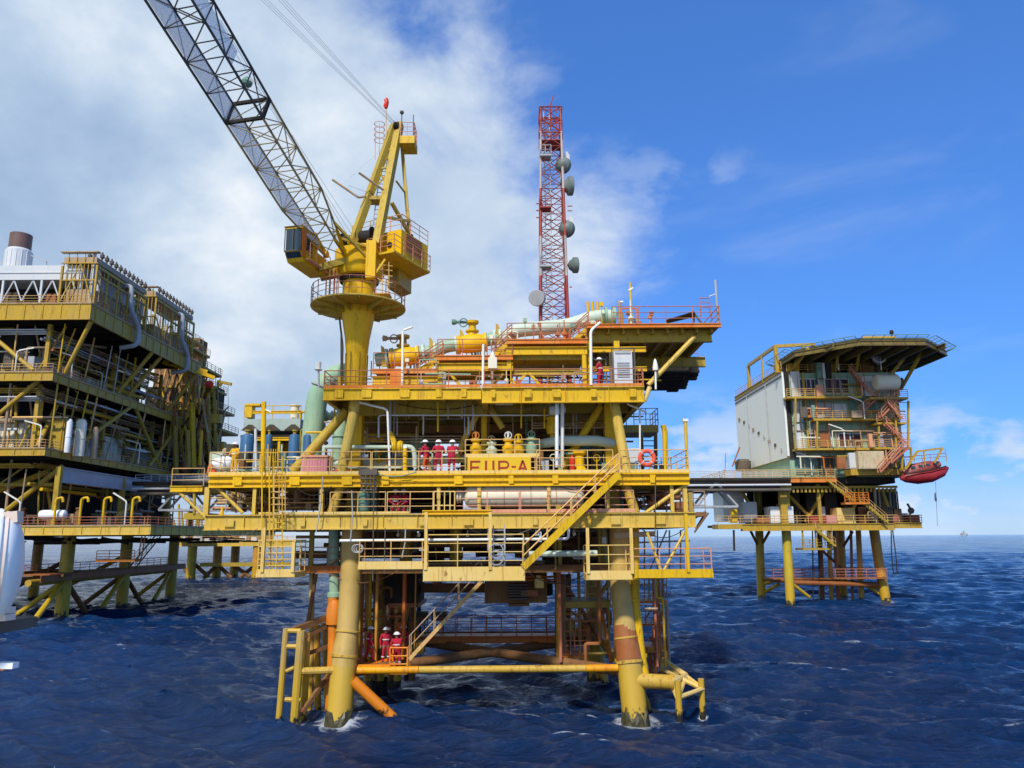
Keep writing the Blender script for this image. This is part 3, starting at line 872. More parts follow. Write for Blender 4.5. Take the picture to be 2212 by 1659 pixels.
# right ladder cage and platforms
m = MB(); a = A(1212, 1417, 50); b_ = A(1272, 1417, 50); m.box(a.x, b_.x, 50, 52, a.z - .15, a.z); m.build('landing', 'orange', PL)
m = MB(); m.rail([(a.x, 50.03, a.z), (b_.x, 50.03, a.z)], 1.5, 1.0, .035, 4); m.build('handrail', 'rail_red', PL)
m = MB(); m.ladder(A(1243, 1417, 50.6), A(1243, 1290, 51), (1, 0, 0), .6, .04, .4); m.build('ladder', 'scaffold', PL)
m = MB(); a = A(1206, 1298, 49); b_ = A(1318, 1298, 49); m.box(a.x, b_.x, 48.8, 52, a.z - .12, a.z); m.ibeam((a.x, 48.7, a.z - .2), (b_.x, 48.7, a.z - .2), .2, .36); m.build('landing', 'yellow_dull', PL)
rail([(a.x, 48.75, a.z), (b_.x, 48.75, a.z)], 'scaffold', h=1.3)
strut([(1222, 1310, 49), (1262, 1345, 49)], .07, 'brown', 6)
# outboard platforms at the right
m = MB(); a = A(1368, 1298, 50); b_ = A(1442, 1298, 50); m.box(a.x, b_.x, 50, 52.5, a.z - .15, a.z); m.build('landing', 'orange', PL)
rail([(a.x, 50.03, a.z), (b_.x, 50.03, a.z)], 'scaffold', h=1.35, sp=1.0); rail([(b_.x, 50, a.z), (b_.x, 52.5, a.z)], 'scaffold', h=1.35, sp=1.0)
strut([(1440, 1304, 50), (1405, 1345, 50)], .06, 'scaffold', 6); strut([(1415, 1304, 51), (1392, 1340, 51)], .06, 'scaffold', 6)
m = MB(); a = A(1386, 1395, 52); b_ = A(1434, 1395, 52); m.box(a.x, b_.x, 51.5, 54, a.z - .35, a.z); m.build('landing', 'orange', PL)
rail([(a.x, 51.6, a.z), (b_.x, 51.6, a.z)], 'rail_red', h=1.3, sp=.8); rail([(b_.x, 51.6, a.z), (b_.x, 54, a.z)], 'rail_red', h=1.3, sp=.8)
for u in (1394, 1405, 1416, 1427):
    m = MB(); a = A(u, 1400, 52); m.tube(a, A(u + 1, 1470, 52), .13, n=8); m.build('guard_post', 'orange_deep', PL)
# ---- risers
m = MB(); m.pipe([A(1371, 1140, 45.8), A(1372, 1300, 45.8), A(1384, 1410, 45.6), A(1392, 1455, 45.5)], .26, n=14, bend=.5)
for v in (1262, 1300, 1420): m.lathe(A(1371 + max(0, (v - 1300) * .12), v, 45.8), (0, 0, 1), [(0, .30), (.02, .34), (.18, .34), (.2, .30)], 14)
m.build('riser', 'yellow', PL)
m = MB(); m.pipe([A(722, 1140, 46.4), A(722, 1288, 46.4)], .30, n=14)
m.lathe(A(722, 1290, 46.4), (0, 0, 1), [(0, .33), (.02, .42), (.25, .42), (.3, .33)], 14); m.build('riser', 'mint', PL)
m = MB(); m.pipe([A(720, 1290, 46.3), A(720, 1395, 46.3), A(712, 1560, 46), A(706, 1660, 46)], .31, n=14, bend=.6); m.lathe(A(721, 1350, 46.3), (0, 0, 1), [(0, .32), (.05, .46), (.9, .46), (1.4, .32)], 14)
m.build('riser', 'marine_orange', PL)
m = MB(); m.pipe([A(674, 1235, 47), A(672, 1385, 47), A(664, 1660, 46.5)], .17, n=10); m.build('riser', 'marine', PL)
# ---- boat bumpers at the left leg
def post(u, v0, D, r, mat='marine', name='bumper_post', u2=None):
    m = MB(); a = A(u, v0, D); b_ = AZ(u2 if u2 else u, 1560, 0); m.tube(a, (b_.x if u2 else a.x, D, -3), r, n=10)
    LEG_FOAM.append((a.x, D, r)); return m.build(name, mat, PL)
post(618, 1358, 44.5, .17, u2=610); post(651, 1362, 44.5, .24, u2=643); post(664, 1366, 45.5, .2, 'marine_rust', u2=656); post(684, 1350, 47, .2, 'marine_rust', u2=680); post(700, 1345, 48, .2, 'marine', u2=697)
for v in (1362, 1396, 1511): m = MB(); m.tube(A(616, v, 44.5), A(650, v + 1, 44.5), .13, n=8); m.build('bumper_rung', 'yellow_leg', PL)
m = MB(); m.tube(A(618, 1450, 44.5), A(648, 1436, 44.5), .1, n=8); m.build('bumper_rung', 'yellow_leg', PL)
m = MB(); m.tube(A(652, 1450, 44.6), A(735, 1447, 45), .2, n=10); m.build('bumper_brace', 'yellow_leg', PL)
m = MB(); m.bar(A(632, 1362, 44.6), A(730, 1325, 47), .3); m.bar(A(655, 1378, 45.2), A(730, 1340, 47), .2); m.build('bumper_beam', 'brown', PL)
m = MB(); m.bar(A(652, 1540, 44.6), A(715, 1450, 46), .22); m.bar(A(640, 1420, 45.5), A(728, 1390, 47), .2); m.build('bumper_beam', 'brown', PL)
# ---- boat landing fender on the right
m = MB(); m.tube(A(1372, 1470, 45), A(1452, 1474, 45), .40, n=16); m.lathe(A(1448, 1474, 45), (1, 0, 0), [(0, .42), (.02, .46), (.1, .46), (.12, .3)], 16); m.build('fender_tube', 'yellow_leg', PL)
m = MB()
fp = dict(a=(1432, 1424, 50), b=(1518, 1488, 46.5), c=(1464, 1508, 44.6), d=(1450, 1476, 45), e=(1462, 1462, 47), f=(1428, 1446, 50), g=(1482, 1458, 48))
for s, t in ('ab', 'bc', 'cd', 'fe', 'fg', 'ag', 'dg', 'ed', 'eb', 'gc', 'af'): m.tube(A(*fp[s]), A(*fp[t]), .14, n=8)
m.build('fender_frame', 'yellow_cream', PL)
for u, v, D in ((1464, 1490, 44.6), (1514, 1486, 46.5), (1362, 1500, 47)):
    post(u, v - 20, D, .18, 'marine', 'fender_post')
# ---- outer frame on the far right between lower deck and landing
m = MB()
for a, b_ in (((1500, 1120, 47), (1524, 1105, 47)), ((1503, 1142, 47), (1525, 1106, 47)), ((1500, 1150, 46), (1530, 1108, 46))): m.tube(A(*a), A(*b_), .06, n=6)
m.box(A(1498, 1108, 46).x, A(1526, 1108, 46).x, 46, 48, A(1510, 1110, 46).z - .15, A(1510, 1106, 46).z); m.build('side_bracket', 'brown', PL)
railuv(1499, 1524, 1106, 46, None, 'scaffold', h=1.2, sp=1.0)
m = MB()
for i, (a, b_) in enumerate((((1392, 1145, 48), (1392, 1236, 48)), ((1420, 1145, 50), (1420, 1236, 50)), ((1446, 1145, 47), (1446, 1236, 47)), ((1470, 1145, 49), (1470, 1236, 49)), ((1380, 1172, 48), (1490, 1168, 48)), ((1380, 1200, 48), (1480, 1198, 48)), ((1402, 1236, 50), (1440, 1145, 50)))): m.tube(A(*a), A(*b_), .05, n=5)
m.build('scaffold_frame', 'scaffold', PL)
m = MB()
for i in range(5):
    u = 1392 + i * 9; m.tube(A(u, 1248, 49), A(u, 1298, 49), .045, n=5)
m.tube(A(1380, 1262, 49), A(1440, 1262, 49), .045, n=5); m.build('scaffold_frame', 'scaffold', PL)

# ---- stepped pipe deck on top: five levels rising to the right
lev = [(805, 946, 797), (944, 1108, 768), (1094, 1268, 733)]
for i, (u0, u1, v) in enumerate(lev):
    D = 45.2
    a, b_ = A(u0, v, D), A(u1, v, D)
    m = MB(); m.box(a.x, b_.x, D, D + 4, a.z - .1, a.z); m.ibeam((a.x, D - .12, a.z - .18), (b_.x, D - .12, a.z - .18), .16, .3); m.build('valve_platform', 'orange', PL)
    m = MB(); m.ibeam((a.x, D + .1, a.z - .72), (b_.x, D + .1, a.z - .72), .3, .5); m.build('girder', 'yellow', PL)
    m = MB(); m.ibeam((a.x, D + 3.8, a.z - .5), (b_.x, D + 3.8, a.z - .5), .3, .5); m.build('girder', 'yellow', PL)
    rail([(a.x + .05, D - .1, a.z), (b_.x - .05, D - .1, a.z)], 'rail_red', h=.98, sp=1.4)
    for x in ([a.x + .2, b_.x - .3] if i < 2 else [a.x + .15, b_.x - .2]):
        m = MB(); m.bar((x, D + .1, a.z - .98), (x, D + .1, zU), .26); m.build('column', 'yellow' if i else 'orange', PL)
    if i < 2:
        u2, v2 = lev[i + 1][0], lev[i + 1][2]
        stair(PL, (b_.x - 1.3, D + .5, a.z - .05), A(u2 + 12, v2, D + .5), .7, 'yellow', 'rail_red', hr=.95, sd=.25)
stair(PL, A(1232, 742, 45.6), A(1272, 706, 45.6), .7, 'yellow', 'rail_red', hr=.95, sd=.25)
a, b_ = A(1266, 702, 45.4), A(1556, 698, 45.4); zT = a.z
m = MB(); m.box(a.x, b_.x, 45.4, 54, zT - .12, zT)
m.build('top_deck_plate', 'yellow_dull', PL)
m = MB(); m.ibeam((a.x, 45.3, zT - .1), (b_.x, 45.3, zT - .1), .18, .26); m.build('edge_beam', 'orange', PL)
m = MB(); m.ibeam((a.x, 46.2, zT - .55), (A(1538, 710, 46).x, 46.2, zT - .55), .34, .75); m.build('girder', 'yellow_olive', PL)
m = MB(); m.ibeam((a.x + .3, 52.5, zT - .75), (A(1525, 740, 52).x, 52.5, zT - .75), .34, .7)
for i in range(9):
    x = a.x + .5 + (b_.x - a.x - 1) * i / 8; m.ibeam((x, 45.5, zT - .32), (x, 53.8, zT - .32), .18, .32)
m.build('floor_beams', 'yellow_dull', PL)
rail([(A(1322, 702, 45.4).x, 45.32, zT), (b_.x - .05, 45.32, zT)], 'rail_red', h=1.12, sp=1.7)
rail([(b_.x - .05, 45.4, zT), (b_.x - .05, 54, zT)], 'rail_red', h=1.12, sp=1.7)
rail([(a.x + 4, 53.9, zT), (b_.x - .05, 53.9, zT)], 'rail_red', h=1.12, sp=1.7)
m = MB(); c = A(1524, 699, 45.6); m.rail([(c.x - .3, 45.5, c.z + .4), (c.x + .3, 45.5, c.z + .4)], 1.2, .6, .035, 3); m.build('vent_frame', 'rail_red', PL)
for u in (1270, 1331):
    m = MB(); p = A(u, 735, 45.8); m.bar((p.x, 45.8, zT - .95), (p.x, 45.8, zU), .34); m.build('column', 'yellow', PL)
m = MB(); p = A(1268, 756, 46); q = A(1395, 748, 46); m.ibeam(p, (q.x, 46, p.z), .24, .34); m.build('girder', 'yellow', PL); m = MB(); m.ibeam(A(1268, 828 - 30, 46), (q.x, 46, A(1268, 798, 46).z), .2, .3); m.build('girder', 'yellow', PL)
strut([(1400, 832, 45.5), (1500, 728, 45.8)], .15, 'yellow_pale', 8)
strut([(1392, 866, 44.4), (1404, 836, 44.4)], .14, 'yellow_cream', 8)
for u0, u1, v in ((1085, 1270, 773), (945, 1100, 803), (812, 940, 828), (1045, 1270, 806)):
    m = MB(); m.ibeam(A(u0, v, 45.6), V((A(u1, v, 45.6).x, 45.6, A(u0, v, 45.6).z)), .22, .3); m.build('girder', 'yellow_olive', PL)
for u in (968, 1090, 1140):
    for s in (-1, 1): m = MB(); m.bar(A(u + s * 3, 806, 45.4), A(u + s * 26, 833, 45.4), .16); m.build('knee_brace', 'yellow', PL)
m = MB(); m.box(A(1068, 780, 49).x, A(1262, 780, 49).x, 49, 54, A(1100, 775, 49).z, A(1100, 742, 49).z - .2); m.build('cable_trunk', 'yellow_dull', PL)
# rear dark platform at the right
a, b_ = A(1376, 768, 55), A(1508, 768, 55)
m = MB(); m.box(a.x, b_.x, 55, 63, A(1440, 800, 55).z, a.z - .2)
for i in range(7): m.box(a.x + i * .6, b_.x + .2 * (i % 3), 54.8 + i * 1.2, 55.4 + i * 1.2, A(1440, 806, 55).z, A(1440, 800, 55).z - .02)
m.build('laydown_deck', 'black', PL)
rail([(a.x, 55.05, a.z - .2), (b_.x, 55.05, a.z - .2)], 'rail_red', h=1.1, sp=1.5)
m = MB(); m.tube(A(1478, 805, 55), A(1478, 826, 55), .06, n=6); m.tube(A(1490, 776, 55), A(1520, 778, 55), .08, n=6); m.build('drain_pipe', 'black', PL)

# ---- mezzanine trays and pipe runs between main and upper decks
m = MB(); a, b_ = A(792, 914, 51), A(1160, 914, 51); m.box(a.x, b_.x, 51, 57, A(900, 936, 51).z, A(900, 918, 51).z)
m.box(A(880, 900, 55).x, A(1010, 900, 55).x, 55, 57, A(900, 916, 55).z, A(900, 880, 55).z); m.build('cable_tray', 'brown', PL)
m = MB(); a, b_ = A(880, 880, 53), A(1060, 880, 53); m.box(a.x, b_.x, 53, 53.1, A(900, 912, 53).z, A(900, 878, 53).z); m.build('backing_sheet', 'brown', PL)
m = MB(); m.box(A(1066, 880, 54).x, A(1300, 880, 54).x, 54, 54.2, A(1100, 938, 54).z, A(1100, 876, 54).z); m.build('backing_sheet', 'brown', PL)
runs = [
 ('grey_light', .05, [(818, 945, 46), (818, 897, 46), (1165, 897, 46)]), ('grey_light', .05, [(1165, 897, 46.2), (1188, 897, 46.2), (1188, 872, 46.2)]),
 ('scaffold', .05, [(884, 905, 47), (884, 880, 47), (1060, 880, 47)]), ('scaffold', .06, [(912, 906, 47), (912, 888, 47), (1060, 888, 47)]),
 ('scaffold', .05, [(884, 897, 49), (1030, 897, 49)]),
 ('mint_pale', .12, [(700, 975, 46), (700, 966, 46), (728, 966, 46), (846, 966, 46)]),
 ('mint_pale', .14, [(868, 964, 46), (892, 966, 46), (896, 984, 46), (896, 1010, 46)]),
 ('mint_pale', .26, [(660, 1002, 48), (840, 1002, 48), (1010, 990, 48)]),
 ('mint', .20, [(1000, 998, 49), (1140, 998, 49)]),
 ('grey', .06, [(843, 866, 46), (843, 940, 46)]), ('grey', .04, [(858, 868, 47), (858, 940, 47)]), ('yellow', .06, [(946, 868, 45.6), (946, 932, 45.6)]),
 ('yellow', .05, [(1126, 868, 45.6), (1126, 925, 45.6)]), ('scaffold', .05, [(968, 880, 46), (968, 905, 46)]), ('scaffold', .05, [(998, 880, 46), (998, 905, 46)]), ('grey', .05, [(1022, 875, 46), (1022, 930, 46)]),
 ('yellow', .05, [(1176, 880, 45.8), (1176, 925, 45.8)]), ('grey_light', .06, [(1012, 900, 46.5), (1012, 940, 46.5)]),
 ('mint_dark', .35, [(930, 920, 54), (930, 1015, 54)]), ('mint_dark', .30, [(880, 920, 54), (880, 1015, 54)]), ('greydark', .12, [(905, 930, 52), (905, 1010, 52)]),
 ('brown', .2, [(1080, 940, 54), (1280, 940, 54)]), ('mint_dark', .25, [(1170, 940, 55), (1290, 975, 55)]), ('greydark', .18, [(1150, 985, 53), (1300, 985, 53)]),
 ('brown', .16, [(1080, 925, 52), (1160, 925, 52)]), ('grey', .04, [(1245, 870, 48), (1245, 940, 48)]), ('grey', .04, [(1205, 880, 48), (1205, 940, 48)]),
 ('mint', .12, [(1128, 1000, 50), (1128, 955, 50), (1180, 955, 50)]), ('yellow_dull', .12, [(760, 940, 50), (905, 940, 50)]), ('yellow', .14, [(745, 950, 50), (830, 950, 50)]),
 ('scaffold', .05, [(700, 912, 50), (905, 912, 50)]), ('grey', .05, [(905, 905, 50), (1000, 905, 50)]), ('mint_pale', .08, [(742, 1010, 46.5), (870, 1010, 46.5)]),
 # between lower and main deck
 ('scaffold', .05, [(590, 1078, 47), (700, 1078, 47)]), ('scaffold', .05, [(590, 1093, 48), (712, 1093, 48)]), ('scaffold', .045, [(470, 1085, 50), (560, 1085, 50)]),
 ('scaffold', .045, [(470, 1070, 51), (560, 1068, 51)]), ('rust', .12, [(460, 1098, 52), (700, 1098, 52)]), ('brown', .3, [(560, 1062, 54), (900, 1062, 54)]),
 ('grey', .05, [(690, 1055, 45), (690, 1108, 45)]), ('scaffold', .05, [(510, 1054, 47), (510, 1108, 47)]), ('scaffold', .05, [(640, 1054, 47), (640, 1108, 47)]),
 ('rust', .14, [(1378, 1086, 50), (1470, 1074, 50)]), ('rail_red', .06, [(1376, 1070, 48), (1460, 1066, 48)]), ('rail_red', .06, [(1376, 1092, 47), (1460, 1096, 47)]),
 ('grey', .05, [(1440, 1052, 48), (1440, 1108, 48)]), ('mint_dark', .2, [(1340, 1055, 49), (1340, 1108, 49)]), ('brown', .12, [(1395, 1098, 52), (1490, 1098, 52)]),
 ('scaffold', .05, [(660, 1056, 46), (760, 1056, 46)]), ('mint_dark', .3, [(790, 1060, 46.5), (790, 1108, 46.5)]), ('mint_dark', .2, [(808, 1060, 46), (808, 1108, 46)]),
 # under the lower deck
 ('white', .075, [(734, 1168, 43.5), (1228, 1164, 43.5), (1228, 1140, 43.5)]),
 ('mint_pale', .17, [(1142, 1197, 44.6), (1290, 1195, 44.6)]),
 ('scaffold', .10, [(640, 1160, 48), (760, 1160, 48)]), ('brown', .16, [(700, 1178, 50), (1240, 1176, 50)]), ('scaffold', .3, [(1110, 1158, 52), (920, 1162, 52)]),
 ('grey', .06, [(1055, 1140, 43.6), (1055, 1190, 43.6)]), ('yellow_dull', .05, [(1200, 1140, 46), (1200, 1230, 46)]), ('grey', .06, [(1238, 1196, 46), (1238, 1206, 46), (1268, 1206, 46)]),
 ('greydark', .3, [(1170, 1150, 53), (1330, 1150, 53)]), ('brown', .25, [(640, 1198, 53), (1000, 1198, 53)]), ('greydark', .2, [(1000, 1185, 54), (1340, 1185, 54)]),
 ('mint_dark', .2, [(713, 1180, 47), (713, 1222, 47)]), ('yellow_dull', .09, [(1295, 1140, 47), (1295, 1225, 47)]), ('yellow_dull', .07, [(1250, 1145, 50), (1250, 1290, 50)]),
]
for mt, r, pts in runs:
    m = MB(); m.pipe([A(*p) for p in pts], r, n=9, bend=max(.2, r * 2.5)); m.build('pipe', mt, PL)
# dark back wall of gear, added to block light behind the cellar and lower deck
rng = random.Random(11)
def clutter(n, u0, u1, v0, v1, D0, D1, mats, name='equipment_block', s=(12, 40, 10, 30)):
    for i in range(n):
        u = rng.uniform(u0, u1); D = rng.uniform(D0, D1)
        wpx, hpx = rng.uniform(s[0], s[1]), rng.uniform(s[2], s[3])
        v = rng.uniform(v0, v1 - hpx)
        a, b_ = A(u, v, D), A(u + wpx, v + hpx, D)
        m = MB(); t = rng.random()
        if t < .5:
            m.box(a.x, b_.x, D, D + rng.uniform(.5, 1.6), b_.z, a.z)
            m.box(a.x + .08, b_.x - .08, D - .05, D - .01, b_.z + .08, a.z - .08)
        elif t < .8: m.lathe(((a.x + b_.x) / 2, D, b_.z), (0, 0, 1), [(0, .1), (.05, (b_.x - a.x) * .45), ((a.z - b_.z) * .8, (b_.x - a.x) * .45), (a.z - b_.z, .12)], 12)
        else:
            m.pipe([a, V((b_.x, D, a.z)), b_, V((b_.x, D + 1, b_.z))], rng.uniform(.07, .16), 8)
        m.build(name, rng.choice(mats), PL)
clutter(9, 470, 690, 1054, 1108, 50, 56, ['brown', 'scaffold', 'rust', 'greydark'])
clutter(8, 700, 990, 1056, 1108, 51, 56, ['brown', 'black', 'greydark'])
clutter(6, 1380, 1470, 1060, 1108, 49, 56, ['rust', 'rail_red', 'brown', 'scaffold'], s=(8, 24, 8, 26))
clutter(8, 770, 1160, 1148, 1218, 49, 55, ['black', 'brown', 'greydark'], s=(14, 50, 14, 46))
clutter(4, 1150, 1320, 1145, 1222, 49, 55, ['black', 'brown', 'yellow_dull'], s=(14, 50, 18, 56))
for (u0, u1, v0, v1, D) in ((700, 1000, 1056, 1108, 56.5), (1180, 1368, 1148, 1220, 55.6), (1040, 1370, 1056, 1108, 56.5), (770, 900, 1142, 1200, 55.8)):  # brown sheets added behind the gear to block light
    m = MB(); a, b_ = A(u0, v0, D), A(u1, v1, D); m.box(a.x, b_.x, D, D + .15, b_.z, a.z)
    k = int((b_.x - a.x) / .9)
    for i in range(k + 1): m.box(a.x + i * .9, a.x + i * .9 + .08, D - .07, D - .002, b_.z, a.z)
    m.build('backing_sheet', 'brown', PL)
# side gallery at the right behind the main deck
m = MB(); a, b_ = A(1385, 918, 52), A(1422, 918, 52); m.box(A(1330, 918, 52).x, b_.x, 52, 55, a.z - .5, a.z); m.build('gallery', 'yellow_dull', PL)
rail([(A(1370, 918, 52).x, 52.05, a.z), (b_.x, 52.05, a.z)], 'scaffold', h=1.15, sp=.9); rail([(b_.x, 52, a.z), (b_.x, 55, a.z)], 'scaffold', h=1.15, sp=.9)
for u in (1384, 1416): m = MB(); m.bar(A(u, 932, 52.4), V((A(u, 1018, 52.4).x, 52.4, zM)), .22); m.build('column', 'brown', PL)
m = MB(); m.ladder(V((A(1401, 1018, 52.2).x, 52.2, zM)), A(1401, 930, 52.2), (1, 0, 0), .8, .05, .33); m.build('ladder', 'greydark', PL)
# bridge landing at the left end
m = MB(); a, b_ = A(384, 1052, 52), A(452, 1052, 52); m.box(a.x, b_.x, 51, 55, a.z - .35, a.z); m.ibeam((a.x, 50.9, a.z - .2), (b_.x, 50.9, a.z - .2), .2, .4); m.build('landing', 'yellow', PL)
rail([(a.x, 51, a.z), (b_.x, 51, a.z)], 'rail', h=1.15)
strut([(386, 1062, 51), (446, 1120, 51)], .11, 'yellow_pale', 8); strut([(420, 1062, 51), (420, 1110, 51)], .1, 'yellow_dull', 8)
m = MB(); m.box(A(398, 1105, 51).x, A(444, 1105, 51).x, 51, 54, A(420, 1122, 51).z, A(420, 1108, 51).z); m.build('landing', 'yellow_dull', PL)

# ---- small-bore conduits, drops, valves and gear that crowd the decks
def conduits(n, u0, u1, v0, v1, D0, D1, mats, r0=.02, r1=.05, name='conduit'):
    for i in range(n):
        D = rng.uniform(D0, D1); r = rng.uniform(r0, r1); t = rng.random()
        u = rng.uniform(u0, u1); v = rng.uniform(v0, v1)
        m = MB()
        if t < .40: m.pipe([A(u, v0, D), V((A(u, v0, D).x, D, A(u, v1, D).z))], r, 6)
        elif t < .70:
            L = rng.uniform(.25, .7) * (u1 - u0); a = max(u0, u - L / 2); b_ = min(u1, u + L / 2); p = A(a, v, D); m.pipe([p, V((A(b_, v, D).x, D, p.z))], r, 6)
        elif t < .9:
            p = A(u, v0, D); q = A(u, v, D); L = rng.uniform(-60, 60); uu = min(u1, max(u0, u + L)); x2 = A(uu, v, D).x
            m.pipe([p, V((p.x, D, q.z)), V((x2, D, q.z)), V((x2, D, A(uu, v1, D).z))], r, 6, bend=.15)
        else: m.bar(A(u, v0, D), A(min(u1, max(u0, u + rng.uniform(-40, 40))), v1, D), r * 2.2)
        m.build(name, rng.choice(mats), PL)
def valves(n, u0, u1, v0, v1, D0, D1, mats):
    for i in range(n):
        D = rng.uniform(D0, D1); c = A(rng.uniform(u0, u1), rng.uniform(v0, v1), D); s_ = rng.uniform(.5, .9)
        m = MB(); m.lathe(c - V((.3 * s_, 0, 0)), (1, 0, 0), [(0, .2 * s_), (.05, .2 * s_), (.06, .12 * s_), (.2 * s_, .2 * s_), (.4 * s_, .2 * s_), (.54 * s_, .12 * s_), (.55 * s_, .2 * s_), (.6 * s_, .2 * s_)], 10)
        m.tube(c, c + V((0, 0, .55 * s_)), .05, n=6); m.ring(c + V((0, 0, .55 * s_)), .2 * s_, .03, (0, .3, 1), 12, 5); m.build('valve', rng.choice(mats), PL)
conduits(16, 470, 700, 1050, 1107, 46, 53, ['scaffold', 'rail', 'rail_pink', 'rust', 'grey', 'scaffold'], .025, .05)
conduits(8, 700, 1000, 1050, 1107, 45.5, 51, ['scaffold', 'grey', 'yellow_dull', 'brown'], .025, .06)
conduits(9, 1372, 1490, 1052, 1107, 45, 53, ['rust', 'rail_red', 'grey', 'scaffold', 'rail_pink'], .025, .055)
conduits(15, 640, 1345, 1142, 1222, 46.5, 53, ['scaffold', 'brown', 'yellow_dull', 'grey', 'mint_dark', 'brown'], .03, .09)
conduits(11, 780, 1040, 868, 940, 46, 52, ['scaffold', 'grey', 'yellow_dull', 'brown', 'mint_pale'], .02, .05)
conduits(10, 1050, 1320, 868, 945, 46, 53, ['scaffold', 'grey', 'yellow_dull', 'brown', 'mint_dark'], .02, .05)
conduits(9, 1270, 1392, 770, 832, 46.5, 54, ['rail_red', 'yellow', 'grey', 'yellow_dull'], .03, .06)
conduits(8, 945, 1270, 800, 834, 46, 53, ['rail_red', 'yellow_dull', 'brown', 'orange'], .03, .07)
valves(7, 760, 905, 980, 1012, 46, 52, ['yellow', 'mint', 'orange', 'grey']); valves(5, 1165, 1320, 985, 1012, 46, 51, ['mint_dark', 'yellow', 'greydark'])
valves(5, 480, 690, 1066, 1102, 46, 50, ['rust', 'scaffold', 'yellow']); valves(4, 820, 990, 1070, 1102, 45.5, 49, ['mint_dark', 'grey', 'yellow']); valves(5, 1375, 1470, 1070, 1104, 45.5, 50, ['rail_red', 'rust', 'white'])
valves(5, 780, 1150, 1168, 1212, 46.5, 51, ['greydark', 'yellow_dull', 'grey'])
for (u0, u1, v0, v1, D, mt) in ((995, 1312, 932, 1016, 57.5, 'shadow_dark'), (782, 893, 926, 1016, 57.5, 'shadow_dark'), (1170, 1345, 1144, 1222, 55.9, 'black'), (905, 1165, 1142, 1180, 55.9, 'black'), (1395, 1470, 1052, 1080, 56, 'rust'), (600, 700, 1052, 1096, 56.3, 'shadow_dark')):  # added sheets, their dark colour stands in for shade behind the gear
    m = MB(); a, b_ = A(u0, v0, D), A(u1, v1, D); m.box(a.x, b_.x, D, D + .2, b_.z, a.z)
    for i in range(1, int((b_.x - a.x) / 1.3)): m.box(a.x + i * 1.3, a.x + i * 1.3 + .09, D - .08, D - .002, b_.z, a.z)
    m.build('backing_sheet', mt, PL)
clutter(10, 1000, 1300, 955, 1016, 50, 56.5, ['mint_dark', 'greydark', 'brown', 'yellow_dull', 'mint_dark', 'shadow_dark'], s=(14, 40, 16, 50))
clutter(5, 780, 900, 940, 1014, 50, 56, ['mint_dark', 'brown', 'yellow_dull', 'mint'], s=(12, 30, 16, 44))
clutter(5, 700, 800, 985, 1014, 47.5, 52, ['mint_pale', 'scaffold', 'grey', 'rust'], s=(10, 24, 8, 20))
clutter(6, 1060, 1200, 1238, 1292, 48, 54, ['brown', 'black', 'rust', 'shadow_dark'], s=(12, 40, 12, 40))
clutter(5, 790, 905, 1238, 1330, 49, 54, ['brown', 'black', 'rust', 'shadow_dark'], s=(10, 26, 20, 60))
clutter(5, 700, 770, 1050, 1106, 50, 55, ['brown', 'shadow_dark', 'scaffold'], s=(10, 26, 16, 50))

# rusty orange pipework, hangers and ladders between the legs under the cellar
conduits(16, 775, 905, 1236, 1440, 46.6, 54, ['rust', 'orange_deep', 'marine_rust', 'brown', 'yellow_dull', 'rust', 'marine_rust', 'yellow'], .05, .13, 'drop_pipe')
conduits(13, 1198, 1335, 1236, 1430, 47, 55, ['rust', 'orange_deep', 'marine_rust', 'yellow_dull', 'rail_red', 'marine_rust'], .05, .12, 'drop_pipe')
conduits(9, 1360, 1440, 1242, 1440, 46.8, 53, ['rust', 'orange_deep', 'yellow', 'rail_red', 'scaffold'], .045, .1, 'drop_pipe')
conduits(10, 905, 1200, 1236, 1262, 46.5, 55, ['brown', 'rust', 'scaffold', 'orange_deep'], .04, .12, 'drop_pipe')
conduits(5, 640, 720, 1240, 1345, 46.5, 50, ['brown', 'yellow_dull', 'greydark'], .04, .09, 'drop_pipe')
for u0, u1, v, D in ((780, 870, 1330, 50.5), (1210, 1310, 1340, 52), (1360, 1432, 1348, 51), (775, 868, 1392, 51)):
    a, b_ = A(u0, v, D), A(u1, v, D); m = MB(); m.box(a.x, b_.x, D, D + 2.2, a.z - .12, a.z); m.build('landing', 'orange_deep', PL)
    rail([(a.x, D + .03, a.z), (b_.x, D + .03, a.z)], 'rail_red', h=1.15, sp=1.0)
clutter(8, 790, 900, 1340, 1440, 49, 54, ['rust', 'orange_deep', 'brown', 'marine_rust', 'yellow_dull'], s=(8, 20, 14, 40))
clutter(7, 1205, 1320, 1310, 1430, 50, 55, ['rust', 'orange_deep', 'brown', 'rail_red', 'yellow_dull'], s=(8, 22, 12, 40))
clutter(6, 1365, 1432, 1300, 1440, 48, 53, ['rust', 'orange_deep', 'rail_red', 'yellow'], s=(8, 18, 12, 30))
